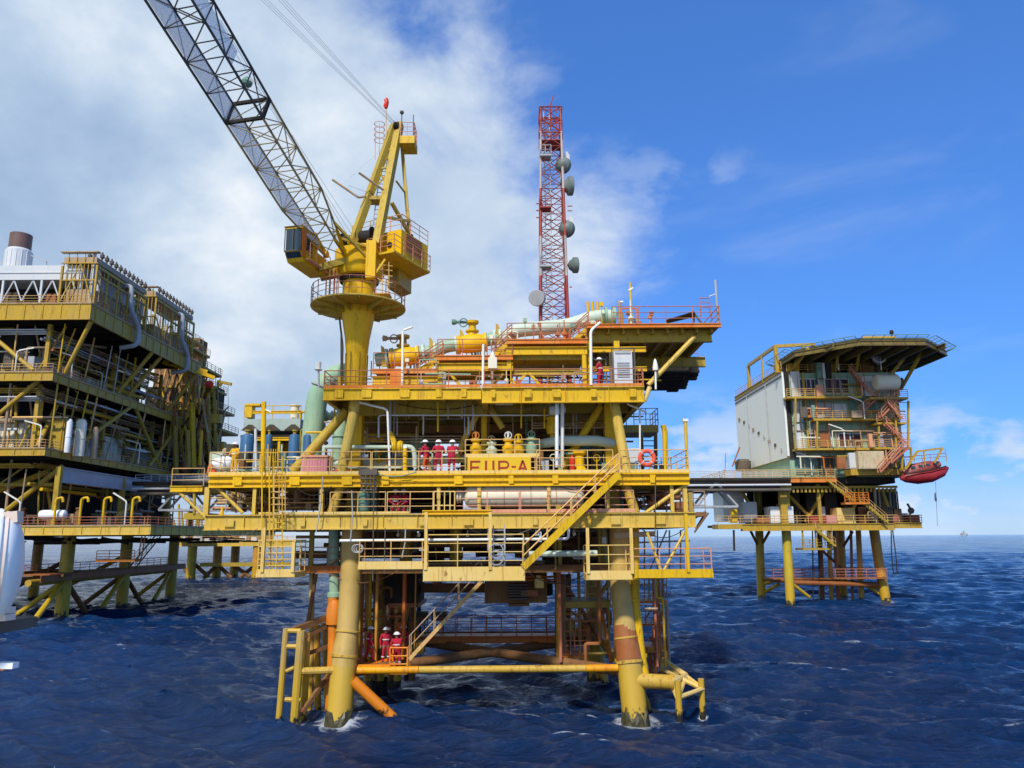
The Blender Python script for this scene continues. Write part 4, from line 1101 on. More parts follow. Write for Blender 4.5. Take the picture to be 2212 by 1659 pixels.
# extra scaffold rails and pipe racks on the middle decks
for u0, u1, v, D, mt in ((452, 560, 1048 + 28, 46, 'rail'), (600, 700, 1086, 45.6, 'rail'), (700, 935, 1078, 47.5, 'scaffold'), (985, 1368, 1058, 47.8, 'scaffold')):
    a, b_ = A(u0, v, D), A(u1, v, D); m = MB()
    for k in range(3): m.tube(a + V((0, k * .5, -k * .28)), V((b_.x, D + k * .5, a.z - k * .28)), .035, n=5)
    n_ = int((b_.x - a.x) / 1.6)
    for k in range(n_ + 1): x = a.x + (b_.x - a.x) * k / n_; m.tube((x, D, a.z - .6), (x, D, a.z + .5), .03, n=5)
    m.build('pipe_rack', mt, PL)
for u0, u1, v, D, mt in ((790, 1005, 955, 47.2, 'scaffold'), (1150, 1330, 925, 47, 'scaffold'), (800, 1180, 892, 49, 'yellow_dull'), (1180, 1330, 905, 50, 'scaffold')):
    a, b_ = A(u0, v, D), A(u1, v, D); m = MB()
    for k in range(3): m.tube(a + V((0, k * .4, k * .22)), V((b_.x, D + k * .4, a.z + k * .22)), .04, n=5)
    n_ = int((b_.x - a.x) / 2.2)
    for k in range(n_ + 1): x = a.x + (b_.x - a.x) * k / n_; m.bar((x, D + .4, a.z - .5), (x, D + .4, a.z + 1.0), .08)
    m.build('pipe_rack', mt, PL)
conduits(10, 650, 775, 880, 1012, 47.5, 55, ['mint', 'mint_pale', 'yellow', 'scaffold', 'grey', 'yellow_dull'], .04, .1)
conduits(8, 460, 640, 960, 1016, 46.5, 52, ['mint_pale', 'yellow', 'rail', 'grey', 'yellow_dull'], .03, .07)
clutter(6, 540, 640, 950, 1016, 52.5, 56, ['mint_pale', 'mint', 'yellow_dull', 'grey', 'yellow'], s=(12, 30, 20, 60))
clutter(5, 455, 520, 955, 1016, 49, 55, ['mint_pale', 'scaffold', 'grey', 'shadow_dark'], s=(10, 26, 14, 46))
conduits(9, 700, 945, 780, 832, 46.5, 53, ['mint', 'yellow_dull', 'orange', 'scaffold', 'grey'], .04, .09)
conduits(8, 1280, 1390, 880, 1015, 48, 55, ['scaffold', 'yellow_dull', 'grey', 'mint_dark', 'brown'], .03, .08)

# slack hoses and cables looped along the front
def slack(u0, v0, u1, v1, D, sag, r, mat, name='hose'):
    a, b_ = A(u0, v0, D), A(u1, v1, D); pts = []
    for k in range(11):
        t = k / 10; p = a + (b_ - a) * t; p.z -= sag * 4 * t * (1 - t); p.y += .03 * math.sin(k * 2.1); pts.append(p)
    m = MB(); m.sweep(pts, [r] * 11, 6); m.build(name, mat, PL)
for a in ((640, 1052, 716, 1050, 43.7, .5, .025, 'black'), (1010, 1141, 1150, 1141, 43.7, .45, .025, 'greydark'), (1170, 1142, 1262, 1141, 43.7, .6, .03, 'black'), (470, 1142, 556, 1142, 43.8, .4, .025, 'greydark'), (1385, 1142, 1480, 1141, 43.8, .5, .025, 'black'),
          (800, 1018, 900, 1019, 43.7, .28, .03, 'mint_dark'), (1205, 1048, 1330, 1048, 44.1, .35, .025, 'black'), (860, 872, 1040, 872, 46.2, .35, .025, 'black'), (1060, 872, 1200, 874, 44.6, .3, .02, 'greydark'), (700, 1232, 860, 1232, 45.6, .7, .03, 'brown'), (1140, 1236, 1266, 1238, 45.6, .6, .03, 'black'), (820, 1180, 905, 1182, 45.5, .5, .03, 'greydark')): slack(*a)
for u, v, D in ((1158, 1144, 44.2), (1164, 1144, 44.2), (1216, 1144, 46), (1240, 1144, 46), (905, 1146, 46), (860, 1146, 47), (1010, 1146, 46)):
    m = MB(); p = A(u, v, D); m.tube(p, p - V((0, 0, .16)), .03, n=6); m.lathe(p - V((0, 0, .16)), (0, 0, -1), [(0, .08), (.12, .11), (.2, .06)], 10); m.build('bulkhead_lamp', 'lamp', PL)
for u, v, D, w_, h_, mt in ((606, 1060, 43.95, 9, 12, 'grey_light'), (1155, 1004, 44.6, 6, 10, 'cream'), (730, 995, 44.9, 8, 14, 'grey'), (1180, 1062, 44.3, 7, 11, 'yellow_cream'), (1300, 1160, 45, 10, 14, 'grey'), (1090, 818, 44.6, 8, 12, 'cream'), (905, 820, 44.4, 8, 10, 'grey_light'), (1212, 806, 44.6, 10, 14, 'scaffold'), (1425, 1004, 45.2, 10, 16, 'black'), (1300, 1000, 45.4, 10, 18, 'mint_dark'), (660, 1085, 46, 12, 16, 'scaffold'), (512, 1090, 45.4, 9, 14, 'cream')):
    m = MB(); a, b_ = A(u, v, D), A(u + w_, v + h_, D); m.box(a.x, b_.x, D, D + .22, b_.z, a.z); m.box(a.x + .03, b_.x - .03, D - .02, D - .003, b_.z + .03, a.z - .03); m.tube(((a.x + b_.x) / 2, D + .1, a.z), ((a.x + b_.x) / 2, D + .1, a.z + .5), .02, n=5); m.build('junction_box', mt, PL)

clutter(9, 465, 690, 1052, 1106, 48, 55.5, ['brown', 'scaffold', 'rust', 'shadow_dark', 'rail_pink'], s=(12, 34, 14, 44))
for u0, u1, v0, v1, D, mt in ((470, 545, 1054, 1090, 56.4, 'shadow_dark'), (545, 600, 1050, 1106, 56.4, 'brown')):
    m = MB(); a, b_ = A(u0, v0, D), A(u1, v1, D); m.box(a.x, b_.x, D, D + .2, b_.z, a.z); m.build('backing_sheet', mt, PL)
# bolted joints, gussets and lifting lugs along the front beams
rs2 = random.Random(5)
for x0_, x1_, y, z, n_, mt in ((xm0, xm1, 43.94, zM - .38, 9, 'yellow_bright'), (xl0, xl1, 43.79, zL - .45, 8, 'yellow_pale'), (xu0, xuc, 43.99, zU - .35, 5, 'yellow'), (xuc, xu1, 43.88, zU - .42, 5, 'yellow')):
    for i in range(n_):
        x = x0_ + (x1_ - x0_) * (i + .3 + .4 * rs2.random()) / n_; w_ = rs2.uniform(.12, .3)
        m = MB(); m.box(x - w_, x + w_, y - .012, y, z - .22, z + .24)
        for dx_ in (-.6, .6):
            for dz_ in (-.15, .15): m.tube((x + dx_ * w_, y - .03, z + dz_), (x + dx_ * w_, y - .013, z + dz_), .022, n=6)
        m.build('splice_plate', mt, PL)

# instruments, stanchions and small lines on the stepped valve platforms and the upper deck
rv_ = random.Random(13)
for (u0, u1, v) in lev + [(1275, 1325, 700), (1340, 1420, 700)]:
    for i in range(9):
        u = rv_.uniform(u0 + 4, u1 - 6); D = rv_.uniform(45.3, 48.6); p = A(u, v, 45.2); x, z = p.x * D / 45.2, p.z
        m = MB(); hgt = rv_.uniform(.5, 1.5); t = rv_.random()
        if t < .45: m.tube((x, D, z), (x, D, z + hgt), .03, n=5); m.box(x - .12, x + .12, D - .08, D + .08, z + hgt, z + hgt + .26)
        elif t < .75: m.pipe([(x, D, z), (x, D, z + hgt), (x + rv_.uniform(-1, 1), D, z + hgt), (x + rv_.uniform(-1, 1), D, z)], .05, 6, bend=.12)
        else: m.lathe((x, D, z), (0, 0, 1), [(0, .14), (.1, .14), (.12, .07), (.5, .07), (.52, .18), (.7, .18), (.72, .05), (hgt + .3, .04)], 10)
        m.build('instrument', rv_.choice(['scaffold', 'yellow', 'mint', 'grey', 'orange', 'cream', 'rail_red', 'mint_dark']), PL)
for i in range(26):
    u = rv_.uniform(815, 1385) if i > 2 else rv_.uniform(706, 738); D = rv_.uniform(44.5, 47); p = A(u, 836, 44); x = p.x * D / 44; hgt = rv_.uniform(.35, 1.25); m = MB(); t = rv_.random()
    if t < .4: m.box(x, x + rv_.uniform(.2, .7), D, D + .4, zU + .002, zU + hgt)
    elif t < .75: m.pipe([(x, D, zU), (x, D, zU + hgt), (x + rv_.uniform(-1.4, 1.4), D, zU + hgt), (x + 1.5, D + .3, zU + hgt)], .05, 6, bend=.12)
    else: m.tube((x, D, zU), (x, D, zU + hgt), .03, n=5); m.ring((x, D, zU + hgt), .18, .03, (0, 1, .3), 12, 5)
    m.build('deck_fitting', rv_.choice(['scaffold', 'yellow', 'mint', 'grey', 'orange', 'rail_red', 'brown', 'yellow_dull']), PL)
for i in range(22):
    u = rv_.uniform(460, 1400); D = rv_.uniform(44.6, 47); p = A(u, 1022, 44); x = p.x * D / 44; hgt = rv_.uniform(.4, 1.6); m = MB(); t = rv_.random()
    if t < .35: m.box(x, x + rv_.uniform(.2, .6), D, D + .4, zM + .002, zM + hgt)
    elif t < .75: m.pipe([(x, D, zM), (x, D, zM + hgt), (x + rv_.uniform(-1.4, 1.4), D, zM + hgt), (x + 1.5, D + .3, zM + hgt)], .055, 6, bend=.12)
    else: m.tube((x, D, zM), (x, D, zM + hgt), .035, n=5); m.ring((x, D, zM + hgt), .2, .03, (0, 1, .3), 12, 5)
    m.build('deck_fitting', rv_.choice(['scaffold', 'yellow', 'mint', 'grey', 'mint_pale', 'yellow_bright', 'brown', 'cream']), PL)
# thick rusty diagonals and dark risers between the legs
for p, q, r, mt in (((795, 1245, 50), (868, 1430, 52), .17, 'rust'), ((900, 1250, 54), (800, 1425, 53), .15, 'brown'), ((1210, 1245, 53), (1320, 1420, 53), .17, 'rust'), ((1320, 1250, 55), (1222, 1400, 54), .15, 'marine_rust'), ((775, 1300, 49), (775, 1440, 49), .2, 'brown'), ((905, 1262, 55), (905, 1380, 55), .14, 'black'), ((1300, 1320, 50), (1320, 1430, 48), .12, 'orange_deep')):
    m = MB(); m.tube(A(*p), A(*q), r, n=10); m.build('raking_brace', mt, PL)
# ------------------------------------------------------------------ pedestal crane
DC = 46.6
cx = A(771, 760, DC).x
CR = thing('crane', 'yellow pedestal crane with lattice boom reaching out of the top of the picture', 'crane', (cx, DC, zU))
zz = lambda v, D=DC: A(771, v, D).z
m = MB(); m.lathe((cx, DC, zU), (0, 0, 1), [(0, .64), (zz(770) - zU, .66), (zz(735) - zU, .76), (zz(712) - zU, .88), (zz(690) - zU, 1.0), (zz(668) - zU, 1.02)], 18)
m.build('pedestal', 'yellow_bright', CR)
m = MB()
for a in range(0, 360, 45):
    s, c = math.sin(R(a + 20)), math.cos(R(a + 20))
    m.bar((cx + s * .67, DC + c * .67, zU + .1), (cx + s * .70, DC + c * .70, zz(765)), .05, .05)
m.build('pedestal_rib', 'yellow_dull', CR)
m = MB(); m.pipe([(cx - .78, DC - .3, zU + .2), (cx - .82, DC - .35, zz(750)), (cx - 1.08, DC - .4, zz(690))], .06, 6); m.build('cable_riser', 'greydark', CR)
# round service platform
zp = zz(667); RP = 2.95
m = MB(); m.lathe((cx, DC, zp), (0, 0, 1), [(0, RP), (.09, RP)], 44)
pl = m.build('round_platform', 'yellow_olive', CR)
m = MB()
for i in range(12):
    a = R(30 * i + 12); d = V((math.cos(a), math.sin(a), 0))
    m.plate([V((cx, DC, zp - .003)) + d * .95, V((cx, DC, zp - .003)) + d * (RP - .06), V((cx, DC, zp - .12)) + d * (RP - .06), V((cx, DC, zp - .42)) + d * 1.0], V((-d.y, d.x, 0)) * .03)
m.build('gusset', 'yellow_olive', pl)
m = MB()
ring = [(cx + RP * .985 * math.cos(R(i * 15)), DC + RP * .985 * math.sin(R(i * 15)), zp + .09) for i in range(24)]
m.rail(ring, 1.15, 1.5, .026, 2, closed=True); m.build('handrail', 'rail_red', pl)
m = MB(); m.tube((cx, DC, zz(668)), (cx, DC, zz(612)), 1.02, n=28); m.build('slewing_drum', 'yellow_bright', CR)
m = MB(); m.tube((cx, DC, zz(612)), (cx, DC, zz(603)), 1.22, n=28); m.build('slew_ring', 'black', CR)
m = MB(); m.lathe((cx, DC, zz(603)), (0, 0, 1), [(0, 1.2), (.05, 1.42), (.25, 1.56), (zz(548) - zz(603), 1.58)], 28); m.build('turret', 'yellow_bright', CR)
m = MB()
for i in range(3): m.ladder((cx - 1.15 - i * .35, DC - 1.2 + .3 * i, zp + .1), (cx - 1.15 - i * .35, DC - 1.2 + .3 * i, zz(596)), (1, 0, 0), .22, .03, .35)
m.build('ladder', 'rail_red', CR)
fwd = V((-.22, -.975, 0)).normalized(); lat = V((.975, -.22, 0)).normalized()
# machinery deck
zd = A(851, 544, 44.6).z
cor = [AZ(793, 556, zd), AZ(851, 544, zd), AZ(929, 590, zd), AZ(884, 608, zd), AZ(800, 585, zd)]
m = MB(); m.plate(cor, (0, 0, .14)); md = m.build('machinery_deck', 'yellow', CR)
m = MB(); m.rail([c + V((0, 0, .14)) for c in cor[:4]], 1.05, 1.0, .026, 2); m.build('handrail', 'rail_pink', md)
n1, n2, n3 = cor[1], cor[2], cor[3]
e1 = (cor[0] - cor[1]).normalized(); e2 = (cor[2] - cor[1]).normalized()
hs = n1 + e1 * .15 + e2 * 1.0
hq = [hs, hs + e1 * 1.7, hs + e1 * 1.7 + e2 * 3.2, hs + e2 * 3.2]
m = MB(); m.plate([c + V((0, 0, .145)) for c in hq], (0, 0, 1.75)); hh = m.build('engine_house', 'yellow_bright', CR)
m = MB()
for i in range(8):
    c0 = hs + e2 * .5 - e1 * .03; z = .5 + i * .16
    m.bar(c0 + V((0, 0, z + .14)), c0 + e2 * 1.9 + V((0, 0, z + .14)), .05, .07)
m.build('louvre', 'redwhite', hh)
c0 = hs + e1 * .85 - e2 * .03 + V((0, 0, 1.0)); m = MB(); m.lathe(c0, -e2, [(0, .18), (.05, .18), (.06, .1)], 14); m.build('vent', 'black', hh)
top = [c + V((0, 0, 1.9)) for c in hq]
m = MB(); m.rail([top[3], top[0], top[1]], 1.0, 1.0, .028, 2); m.build('handrail', 'rail_pink', hh)
m = MB(); m.lathe(sum(hq, V()) / 4 + V((0, 0, 1.9)), (0, 0, 1), [(0, .55), (.12, .6), (.3, .6), (.34, .3)], 16); m.build('fan_cowl', 'black', hh)
# counterweight box below the deck and access frame
b0 = AZ(843, 598, zd - .02); 
m = MB(); pts = [AZ(838, 592, zd - .03), AZ(862, 580, zd - .03), AZ(889, 604, zd - .03), AZ(868, 612, zd - .03)]; m.plate(pts, (0, 0, -1.0)); m.build('counterweight', 'yellow_olive', CR)
m = MB(); z0_ = zz(630, 45)
for uu in (812, 826, 840): m.tube(A(uu, 632, 45.2), A(uu, 566, 45.2), .03, n=5)
for vv in (570, 580, 592, 606): m.tube(A(806, vv, 45.2), A(848, vv + 5, 45.2), .03, n=5)
m.tube(A(812, 600, 45), A(838, 612, 45), .03, n=5); m.box(A(806, 630, 45.3).x, A(842, 630, 45.3).x, 45.2, 46.2, A(820, 632, 45.2).z - .06, A(820, 632, 45.2).z); m.build('access_frame', 'rail', CR)
m = MB(); m.bar(A(806, 598, 44.9), A(832, 560, 44.9), .12); m.build('knee_brace', 'yellow', CR)
m = MB(); p = A(800, 545, 44.8); m.box(p.x - .25, p.x + .35, 44.7, 45.2, A(800, 600, 44.8).z, A(800, 520, 44.8).z); m.build('boom_bracket', 'yellow_bright', CR)
# operator cab
cf = A(633, 522, 42.8); wl = lat * .52; back = -fwd
zb, zt_ = A(620, 561, 42.8).z, A(630, 490, 42.8).z
q = [V((cf.x, cf.y, 0)) - wl, V((cf.x, cf.y, 0)) + wl, V((cf.x, cf.y, 0)) + wl + back * 3.3, V((cf.x, cf.y, 0)) - wl + back * 3.3]
def lift(p, z): return V((p.x, p.y, z))
m = MB(); fr = back * .42
zm1 = zb + .55
m.add([lift(q[0] + fr, zb), lift(q[1] + fr, zb), lift(q[2], zb), lift(q[3], zb), lift(q[0], zm1), lift(q[1], zm1), lift(q[2], zm1), lift(q[3], zm1)],
      [(3, 2, 1, 0), (4, 5, 6, 7), (0, 1, 5, 4), (1, 2, 6, 5), (2, 3, 7, 6), (3, 0, 4, 7)])
m.plate([lift(p, zt_ - .1) for p in (q[0] - lat * .05, q[1] + lat * .05, q[1] + lat * .05 + back * 2.0, q[0] - lat * .05 + back * 2.0)], (0, 0, .1))
m.plate([lift(p, zm1 + .003) for p in (q[0] + back * 1.5, q[1] + back * 1.5, q[1] + back * 2.05, q[0] + back * 2.05)], (0, 0, zt_ - .103 - zm1))
m.plate([lift(p, zm1 + .004) for p in (q[0] + back * 2.1, q[1] + back * 2.1, q[2], q[3])], (0, 0, .55))
cab = m.build('cab', 'yellow', CR)
m = MB()
m.plate([lift(q[0] + back * .02 + lat * .05, zm1 + .005), lift(q[1] + back * .02 - lat * .05, zm1 + .005), lift(q[1] + back * 1.47 - lat * .04, zm1 + .005), lift(q[0] + back * 1.47 + lat * .04, zm1 + .005)], (0, 0, zt_ - .115 - zm1))
m.build('window', 'glass', cab)
m = MB()
m.plate([lift(q[0] - back * .03 + lat * .06, zb + .2) + fr * .66, lift(q[1] - back * .03 - lat * .06, zb + .2) + fr * .66, lift(q[1] - back * .03 - lat * .06, zm1 - .06) + fr * .06, lift(q[0] - back * .03 + lat * .06, zm1 - .06) + fr * .06], -back * .02)
m.build('lower_window', 'glass', cab)
m = MB()
for f in (q[0], q[1]): m.bar(lift(f - back * .03, zm1 - .02), lift(f - back * .03, zt_ - .1), .05, .05)
m.bar(lift((q[0] + q[1]) / 2 - back * .03, zm1), lift((q[0] + q[1]) / 2 - back * .03, zt_ - .1), .05, .05)
m.bar(lift(q[0] - back * .03, zm1 + .02), lift(q[1] - back * .03, zm1 + .02), .04, .05)
m.plate([lift(p, zt_ + .003) for p in (q[0] - lat * .07 - back * .06, q[1] + lat * .07 - back * .06, q[1] + lat * .07 + back * 1.5, q[0] - lat * .07 + back * 1.5)], (0, 0, .05))
m.build('window_frame', 'greydark', cab)
m = MB(); m.plate([lift(q[1] + lat * .025 + back * .04, zm1 - .3), lift(q[1] + lat * .025 + back * .55, zm1 - .3), lift(q[1] + lat * .025 + back * .55, zt_ - .14), lift(q[1] + lat * .025 + back * .04, zt_ - .14)], lat * .03); m.build('door', 'orange', cab)
m = MB(); r0 = q[1] + lat * .35
m.plate([lift(q[1] + lat * .06 + back * .5, zm1 - .42), lift(r0 + back * .5, zm1 - .42), lift(r0 + back * 3.1, zm1 - .42), lift(q[1] + lat * .06 + back * 3.1, zm1 - .42)], (0, 0, .06))
m.rail([lift(r0 + back * .5, zm1 - .36), lift(r0 + back * 3.1, zm1 - .36)], 1.0, .8, .028, 2); m.build('catwalk', 'rail_pink', cab)
m = MB(); m.bar(lift(q[2] - lat * .4, zb + .1), V((cx - .9, DC - .4, zz(590))), .5, .55); m.bar(lift(q[2] + lat * .1, zb + .15) - back * 1.2, V((cx - .4, DC - 1.2, zz(575))), .35, .4); m.build('cab_bracket', 'yellow_dull', CR)
# A-frame
ap1, ap2 = A(851, 272, 48.0), A(863, 268, 48.2)
m = MB(); m.bar(A(760, 528, 45.6), ap1, .40, .44); m.bar(A(814, 530, 45.2), ap2, .46, .5); m.bar(A(884, 506, 48.4), A(868, 312, 48.6), .22, .24)
af = m.build('a_frame', 'yellow_olive', CR)
def lerp(a, b, t): return a + (b - a) * t
l1 = (A(760, 528, 45.6), ap1); l2 = (A(814, 530, 45.2), ap2)
m = MB()
for t in (.38, .62, .78): m.bar(lerp(*l1, t), lerp(*l2, t), .12)
m.bar(lerp(*l1, .40), lerp(*l2, .60), .08); m.bar(lerp(*l1, .62), lerp(*l2, .44), .08); m.bar(lerp(*l1, .64), lerp(*l2, .78), .08)
m.bar(A(846, 438, 46.5), A(884, 505, 48.4), .2); m.bar(A(838, 470, 46), A(884, 478, 48.4), .16); m.bar(A(855, 390, 46.8), A(876, 418, 48.5), .09)
m.box(A(790, 425, 46.6).x, A(835, 425, 46.6).x, 46.3, 47.2, A(800, 428, 46.4).z - .12, A(800, 428, 46.4).z); m.build('cross_member', 'yellow_olive', af)
m = MB(); m.ladder(A(808, 520, 46.4), A(836, 300, 48.0), (1, 0, 0), .4, .035, .33); m.build('ladder', 'grey', af)
m = MB()
for v in (268, 280, 292, 304): m.ring(A(820, v, 47.9), .36, .022, (0, 0, 1), 12, 5)
for u in (811, 820, 829): m.tube(A(u, 268, 47.6), A(u - 1, 345, 47.6), .022, n=5)
m.build('ladder_cage', 'rail_pink', af)
a, b_ = A(864, 312, 47.8), A(896, 312, 47.8); tp = A(880, 296, 47.8).z
m = MB(); m.box(a.x, b_.x, 47.6, 49.2, a.z, tp); m.build('top_platform', 'yellow', af)
m = MB(); m.rail([(a.x + .05, 47.65, tp), (b_.x - .05, 47.65, tp), (b_.x - .05, 49.1, tp)], 1.0, .55, .024, 2); m.build('handrail', 'rail_pink', af)
m = MB()
for k in (-1, 0, 1): m.lathe(A(855, 275, 47.9) + V((k * .11, 0, .05)), (1, 0, 0), [(0, .34), (.03, .28), (.06, .28), (.09, .34)], 16)
m.box(A(848, 280, 48).x, A(862, 280, 48).x, 47.9, 48.5, A(850, 296, 48).z, A(850, 278, 48).z); m.build('sheave_block', 'black', af)
m = MB(); m.tube(A(868, 290, 47.9), A(868, 243, 47.9), .035, n=6); m.lathe(A(868, 247, 47.9), (0, 0, 1), [(0, .06), (.08, .14), (.2, .14), (.28, .05)], 10); m.build('beacon', 'greydark', af)
m = MB(); m.tube(A(893, 300, 47.8), A(893, 248, 47.8), .03, n=6); m.build('whip_antenna', 'greydark', af)
m = MB(); m.pipe([A(718, 388, 45.5), A(775, 427, 45.8), A(790, 424, 46.2)], .075, 6); m.pipe([A(775, 373, 45.5), A(838, 417, 46.4)], .075, 6); m.build('floodlight_spar', 'scaffold', CR)
m = MB(); m.tube(A(745, 393, 45.5), A(815, 330, 47), .014, n=4); m.tube(A(752, 400, 45.6), A(800, 418, 46.5), .014, n=4); m.build('stay_wire', 'cable', CR)
# winch drums
m = MB(); c = A(790, 512, 46); m.lathe(c - lat * .5, lat, [(0, .62), (.06, .62), (.07, .42), (.93, .42), (.94, .62), (1.0, .62)], 20); c = A(752, 520, 46.6); m.lathe(c - lat * .4, lat, [(0, .5), (.06, .5), (.07, .34), (.8, .34), (.81, .5), (.86, .5)], 20); m.build('winch_drum', 'black', CR)
m = MB(); m.rail([A(760, 520, 46.8), A(800, 508, 47.6), A(832, 500, 47.6)], 1.0, .7, .025, 2); m.box(A(765, 545, 46).x, A(822, 545, 46).x, 45.6, 47.5, A(790, 546, 46).z, A(790, 530, 46).z); m.build('winch_frame', 'yellow_bright', CR)
M['boom_black'] = paint('dark_boom_paint', (.05, .05, .052), rust=.2, fade=(.09, .088, .085))
M['mast_grey'] = paint('weathered_mast_band', (.40, .33, .31), rust=.35, fade=(.46, .40, .38))
M['boom_tan'] = paint('weathered_boom_paint', (.30, .22, .08), rust=.45, fade=(.42, .34, .18))
# boom
B0, B1 = A(724, 548, 45.3), A(388, 0, 30.0)
bd = (B1 - B0).normalized(); LB = (B1 - B0).length
bs = bd.cross(V((0, 0, 1))).normalized(); bn = bs.cross(bd).normalized()
if bs.x < 0: bs = -bs; 
if bn.z < 0: bn = -bn
def bsec(s):
    """half width, half height of the boom at distance s from its foot"""
    f = min(1, s / 4.6)
    return (.62 + .42 * f) if s < 4.6 else 1.04, .16 + .56 * f
def bp(s, i, j):
    hw, hh_ = bsec(s)
    return B0 + bd * s + bs * (hw * i) + bn * (hh_ * j)
S_CH, S_END = LB * .60, LB * 1.42
BM = MB(); m = BM; 
bays = [0]
while bays[-1] < S_END: bays.append(bays[-1] + (1.55 if bays[-1] < S_CH else 1.75))
split = min(range(len(bays)), key=lambda i: abs(bays[i] - S_CH))
def boom_part(i0, i1, mat, rch, rd, name):
    m = MB()
    for i in range(i0, i1):
        a, b_ = bays[i], bays[i + 1]
        for x, y in ((-1, -1), (1, -1), (1, 1), (-1, 1)): m.tube(bp(a, x, y), bp(b_, x, y), rch, n=7, caps=False)
        e = 1 if i % 2 else -1
        m.tube(bp(a, -1, -e), bp(b_, -1, e), rd, n=5, caps=False); m.tube(bp(a, 1, -e), bp(b_, 1, e), rd, n=5, caps=False)
        m.tube(bp(a, -e, -1), bp(b_, e, -1), rd, n=5, caps=False); m.tube(bp(a, e, 1), bp(b_, -e, 1), rd, n=5, caps=False)
        for x0_, y0_, x1_, y1_ in ((-1, -1, 1, -1), (-1, 1, 1, 1), (-1, -1, -1, 1), (1, -1, 1, 1)):
            m.tube(bp(b_, x0_, y0_), bp(b_, x1_, y1_), rd, n=5, caps=False)
        m.tube(bp(b_, -1, -1), bp(b_, 1, 1), rd * .8, n=5, caps=False)
    return m.build(name, mat, CR)
boom_lo = boom_part(0, split, 'boom_tan', .062, .032, 'boom_foot_section')
boom_hi = boom_part(split, len(bays) - 1, 'boom_black', .064, .034, 'boom_section')
m = MB(); s0 = bays[split]
for x0_, y0_, x1_, y1_ in ((-1, -1, 1, -1), (-1, 1, 1, 1), (-1, -1, -1, 1), (1, -1, 1, 1)): m.bar(bp(s0, x0_, y0_), bp(s0, x1_, y1_), .16)
m.build('splice_flange', 'black', boom_hi)
m = MB()
def strip(i0, x, f0, f1, s_a, s_b, t=.012):
    k = 40
    for i in range(k):
        a, b_ = s_a + (s_b - s_a) * i / k, s_a + (s_b - s_a) * (i + 1) / k - .004
        P0, P1 = bp(a, x * .97, f0), bp(b_, x * .97, f0); P2, P3 = bp(b_, x * .97, f1), bp(a, x * .97, f1)
        m.plate([P0, P1, P2, P3], bs * t)
strip(0, -1, -.86, .84, .8, S_END)
m.build('side_screen', 'screen', boom_hi)
m = MB(); strip(0, 1, -.8, .55, LB * .82, S_END); m.build('side_screen', 'screen', boom_hi)
m = MB()
for x in (-1, 1): m.lathe(B0 + bs * (.62 * x) - bs * .12, bs, [(0, .22), (.24, .22)], 14); m.bar(bp(0, x, 0), bp(1.6, x, 1), .16); m.bar(bp(0, x, 0), bp(1.6, x, -1), .16)
m.build('boom_foot', 'yellow', CR)
m = MB(); m.bar(bp(2.2, 1, 1), A(792, 556, 45.0), .14); m.bar(bp(1.0, 1, 1), A(800, 535, 45.2), .14); m.build('boom_stop', 'yellow_olive', CR)
# pendant ropes and hoist ropes
E = A(590, 0, 36.0); m = MB()
for k in (-3, -2, -1, 1, 2, 3):
    a = A(852, 268, 48.0) + V((k * .05, 0, 0)); e = E + V((k * .17 + (.12 if k > 0 else -.12), 0, 0)); m.tube(a, a + (e - a) * 1.9, .011, n=4)
m.build('pendant_rope', 'cable', CR)
m = MB()
for k in (0, 1): m.tube(A(752 + k * 10, 510, 46.4), bp(LB * .9, .7 - k * .3, 1.3), .013, n=4)
m.tube(bp(LB * .5, 1, 1.2), A(770, 505, 46.4), .012, n=4); m.build('hoist_rope', 'cable', CR)
hb = A(533, 176, 36.5)
HK = thing('hook_block', 'dark green crane hook block hanging beside the lattice boom', 'hook block', hb)
m = MB(); m.lathe(hb + V((0, 0, -.26)), (0, 0, 1), [(0, .10), (.05, .26), (.2, .31), (.34, .24), (.52, .08)], 14); m.build('block', 'mint_dark', HK)
m = MB(); m.ring(hb + V((0, 0, -.36)), .1, .025, (0, 1, 0), 12, 5, 200, 480); m.build('hook', 'greydark', HK)
m = MB(); t_ = bp(LB * .70, .95, .95)
for k in (-.12, 0, .12): m.tube(hb + V((k, 0, .2)), t_ + V((k, 0, 0)), .012, n=4)
m.build('rope', 'cable', HK)
# red windsock
wsl = A(835, 290, 47.6); WS = thing('windsock', 'small red windsock on a thin pole by the crane head', 'windsock', wsl)
m = MB(); m.tube(wsl, A(834, 222, 47.6), .028, n=6); m.build('pole', 'rail', WS)
m = MB(); c = A(834, 234, 47.6); m.sweep([c, c + V((-.03, 0, .18)), c + V((.03, 0, .42)), c + V((.0, 0, .62)), c + V((.05, 0, .76))], [.10, .17, .15, .16, .07], 12); m.build('sock', 'fire', WS)

